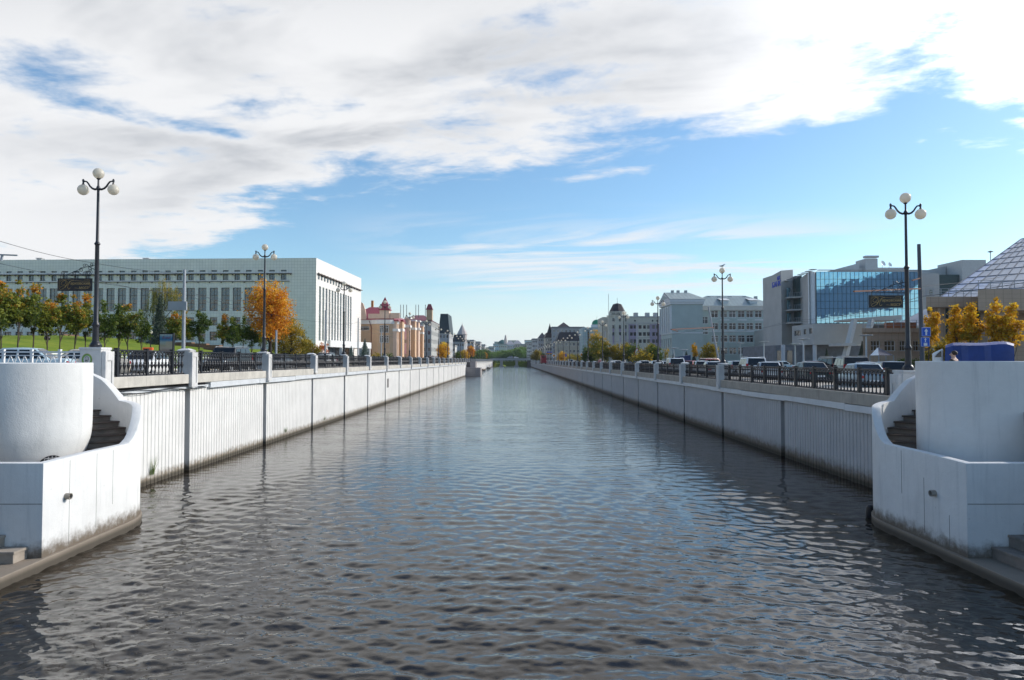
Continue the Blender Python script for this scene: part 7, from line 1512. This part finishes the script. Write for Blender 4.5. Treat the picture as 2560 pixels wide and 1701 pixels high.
# overhead wires
def wire(label, pts, rr=.012, name='overhead_wire', group='overhead wires'):
    P = []
    for a, b in zip(pts, pts[1:]):
        a, b = Vector(a), Vector(b); L = (b - a).length
        P += [a.lerp(b, k / 10) - Vector((0, 0, L * .012 * 4 * (k / 10) * (1 - k / 10))) for k in range(10)]
    P.append(Vector(pts[-1])); o = MB().tube(P, rr, 4).build(name, M_black); T(o, label, 'wire', group)
A3 = lambda px, py, Y: tuple(at(px, py, Y))
wire('overhead wire sloping down across the left sky to the thick trolley pole', [A3(-30, 594, 33), A3(230, 657, 44), A3(458, 684, 54)], .013)
wire('upper overhead wire crossing in front of the white block', [A3(-20, 655, 36), A3(458, 734, 54), A3(640, 752, 70)], .011); wire('lower overhead wire crossing in front of the white block', [A3(240, 700, 42), A3(458, 736, 54), A3(680, 790, 74)], .011)
wire('overhead wire from the thick trolley pole to the slim one', [A3(458, 726, 54), A3(813, 806, 92), A3(895, 806, 118), A3(1003, 836, 160)], .014); wire('overhead wire before the peach house', [A3(895, 822, 118), A3(953, 836, 136), A3(1100, 850, 200)], .016)
wire('overhead wire crossing the front of the glass office', [A3(2600, 700, 40), A3(2306, 741, 46), A3(2000, 800, 75), A3(1800, 828, 110)], .015); wire('second overhead wire in front of the glass office', [A3(2306, 748, 46), A3(1960, 806, 80), A3(1800, 832, 110)], .013); wire('overhead wire from the leaning pole along the right bank', [A3(1798, 812, 110), A3(1592, 846, 140), A3(1486, 853, 175)], .018); wire('thin overhead wire on the far right before the pyramid', [A3(2600, 675, 50), A3(2306, 716, 46)], .012)
o = empty('light_arm', A3(20, 640, 36)); T(o, 'grey street light arm cut by the left picture edge', 'lamp'); MB().bar(A3(-30, 636, 36), A3(44, 639, 36), .07).bar(A3(6, 638, 36), A3(3, 652, 36), .09).build('arm', M_pole, o)
# small things on the square
X = xat(118, 78); o = empty('square_lamp', (X, 78, lawn_z(X, 78))); T(o, 'round black ball lamp on the lawn among the young maples', 'lamp'); p = at(118, 846, 78); MB().sphere(tuple(p), .32, 14, 8).build('ball', M_black, o, smooth=60); MB().tube([(p.x, 78, lawn_z(X, 78)), tuple(p)], .05, 6).build('post', M_black, o)
X = xat(378, 70); o = empty('square_lamp', (X, 70, lawn_z(X, 70))); T(o, 'small white globe lamp left of the poster stand', 'lamp'); p = at(377, 831, 70); MB().sphere(tuple(p), .17, 12, 8).build('globe', M_globe, o, smooth=60); MB().tube([(p.x, 70, lawn_z(X, 70)), tuple(p)], .05, 6).build('post', M_black, o)
Y = 60.; o = MB().lathe((xat(290, Y), Y, lawn_z(xat(290, Y), Y) - .05), [(1.0, 0), (1.05, .25), (.9, .38), (.1, .4)], 24).build('round_kerb', M_conc, smooth=40); T(o, 'low round pale stone curb on the lawn near the lamp', 'stone ring')
p = at(887, 818, 172); o = empty('flag', tuple(p)); T(o, 'small red and green flag at the corner of the peach house', 'flag'); MB().tube([(p.x - .6, p.y, p.z - 2.5), (p.x + .4, p.y, p.z + 1.4)], .05, 5).build('staff', M_pole, o); MB().poly([(p.x - .3, p.y, p.z + .9), (p.x + .3, p.y, p.z + 1.2), (p.x + .55, p.y + .2, p.z - .1), (p.x - .1, p.y + .2, p.z - .2)]).build('green_cloth', mk('flag_green', (.03, .25, .1), .8), o); MB().poly([(p.x - .1, p.y + .2, p.z - .203), (p.x + .55, p.y + .2, p.z - .103), (p.x + .6, p.y + .1, p.z - 1.3), (p.x + .05, p.y + .1, p.z - 1.4)]).build('red_cloth', mk('flag_red', (.45, .03, .03), .8), o)
# sunlit street front behind the viewer: it shows as reflections in the tall windows of the white block
for i, (x, y, L, H, c) in enumerate(((-120, -70, 60, 20, (.70, .58, .42)), (-185, -38, 55, 16, (.72, .66, .55)), (-60, -95, 50, 22, (.62, .5, .38)))):
    u_ = (-.866, .5); o = empty('street_house', (x, y, ZL)); T(o, ['cream street house behind the viewer, middle of three', 'pale street house behind the viewer, farthest left', 'tan street house behind the viewer, nearest the canal'][i], 'house'); m = MB(); rc = grid(1.5, 4., int(L / 4), 1.6, ZL + 2.5, 3.6, int(H / 3.6) - 1, 2.0)
    facade(m, (x, y), u_, L, ZL - .3, ZL + H, rc, .25); m.build('wall', mk('street_house_%d' % i, c, .85, .08), o); windows(o, (x, y), u_, rc, .25, 2, (.7,)); q = (x + u_[0] * L, y + u_[1] * L); MB().prism([(x, y), q, (q[0] - 6, q[1] - 10.4), (x - 6, y - 10.4)], ZL + H, ZL + H + 1.2).build('roof', M_rust, o)
# ================================================================== thin haze over the whole place
hm = bpy.data.materials.new('haze'); hm.use_nodes = True; t = NT(hm.node_tree); t.n.remove(t.n['Principled BSDF']); pv = t.node('ShaderNodeVolumePrincipled'); pv.inputs['Density'].default_value = .00009; pv.inputs['Color'].default_value = (.80, .88, .97, 1); pv.inputs['Anisotropy'].default_value = .2; t.l.new(pv.outputs[0], t.n['Material Output'].inputs['Volume'])
h = MB().box(-1600, 1600, -210, 2650, -8, 75).build('haze', hm); S(h, 'stuff')
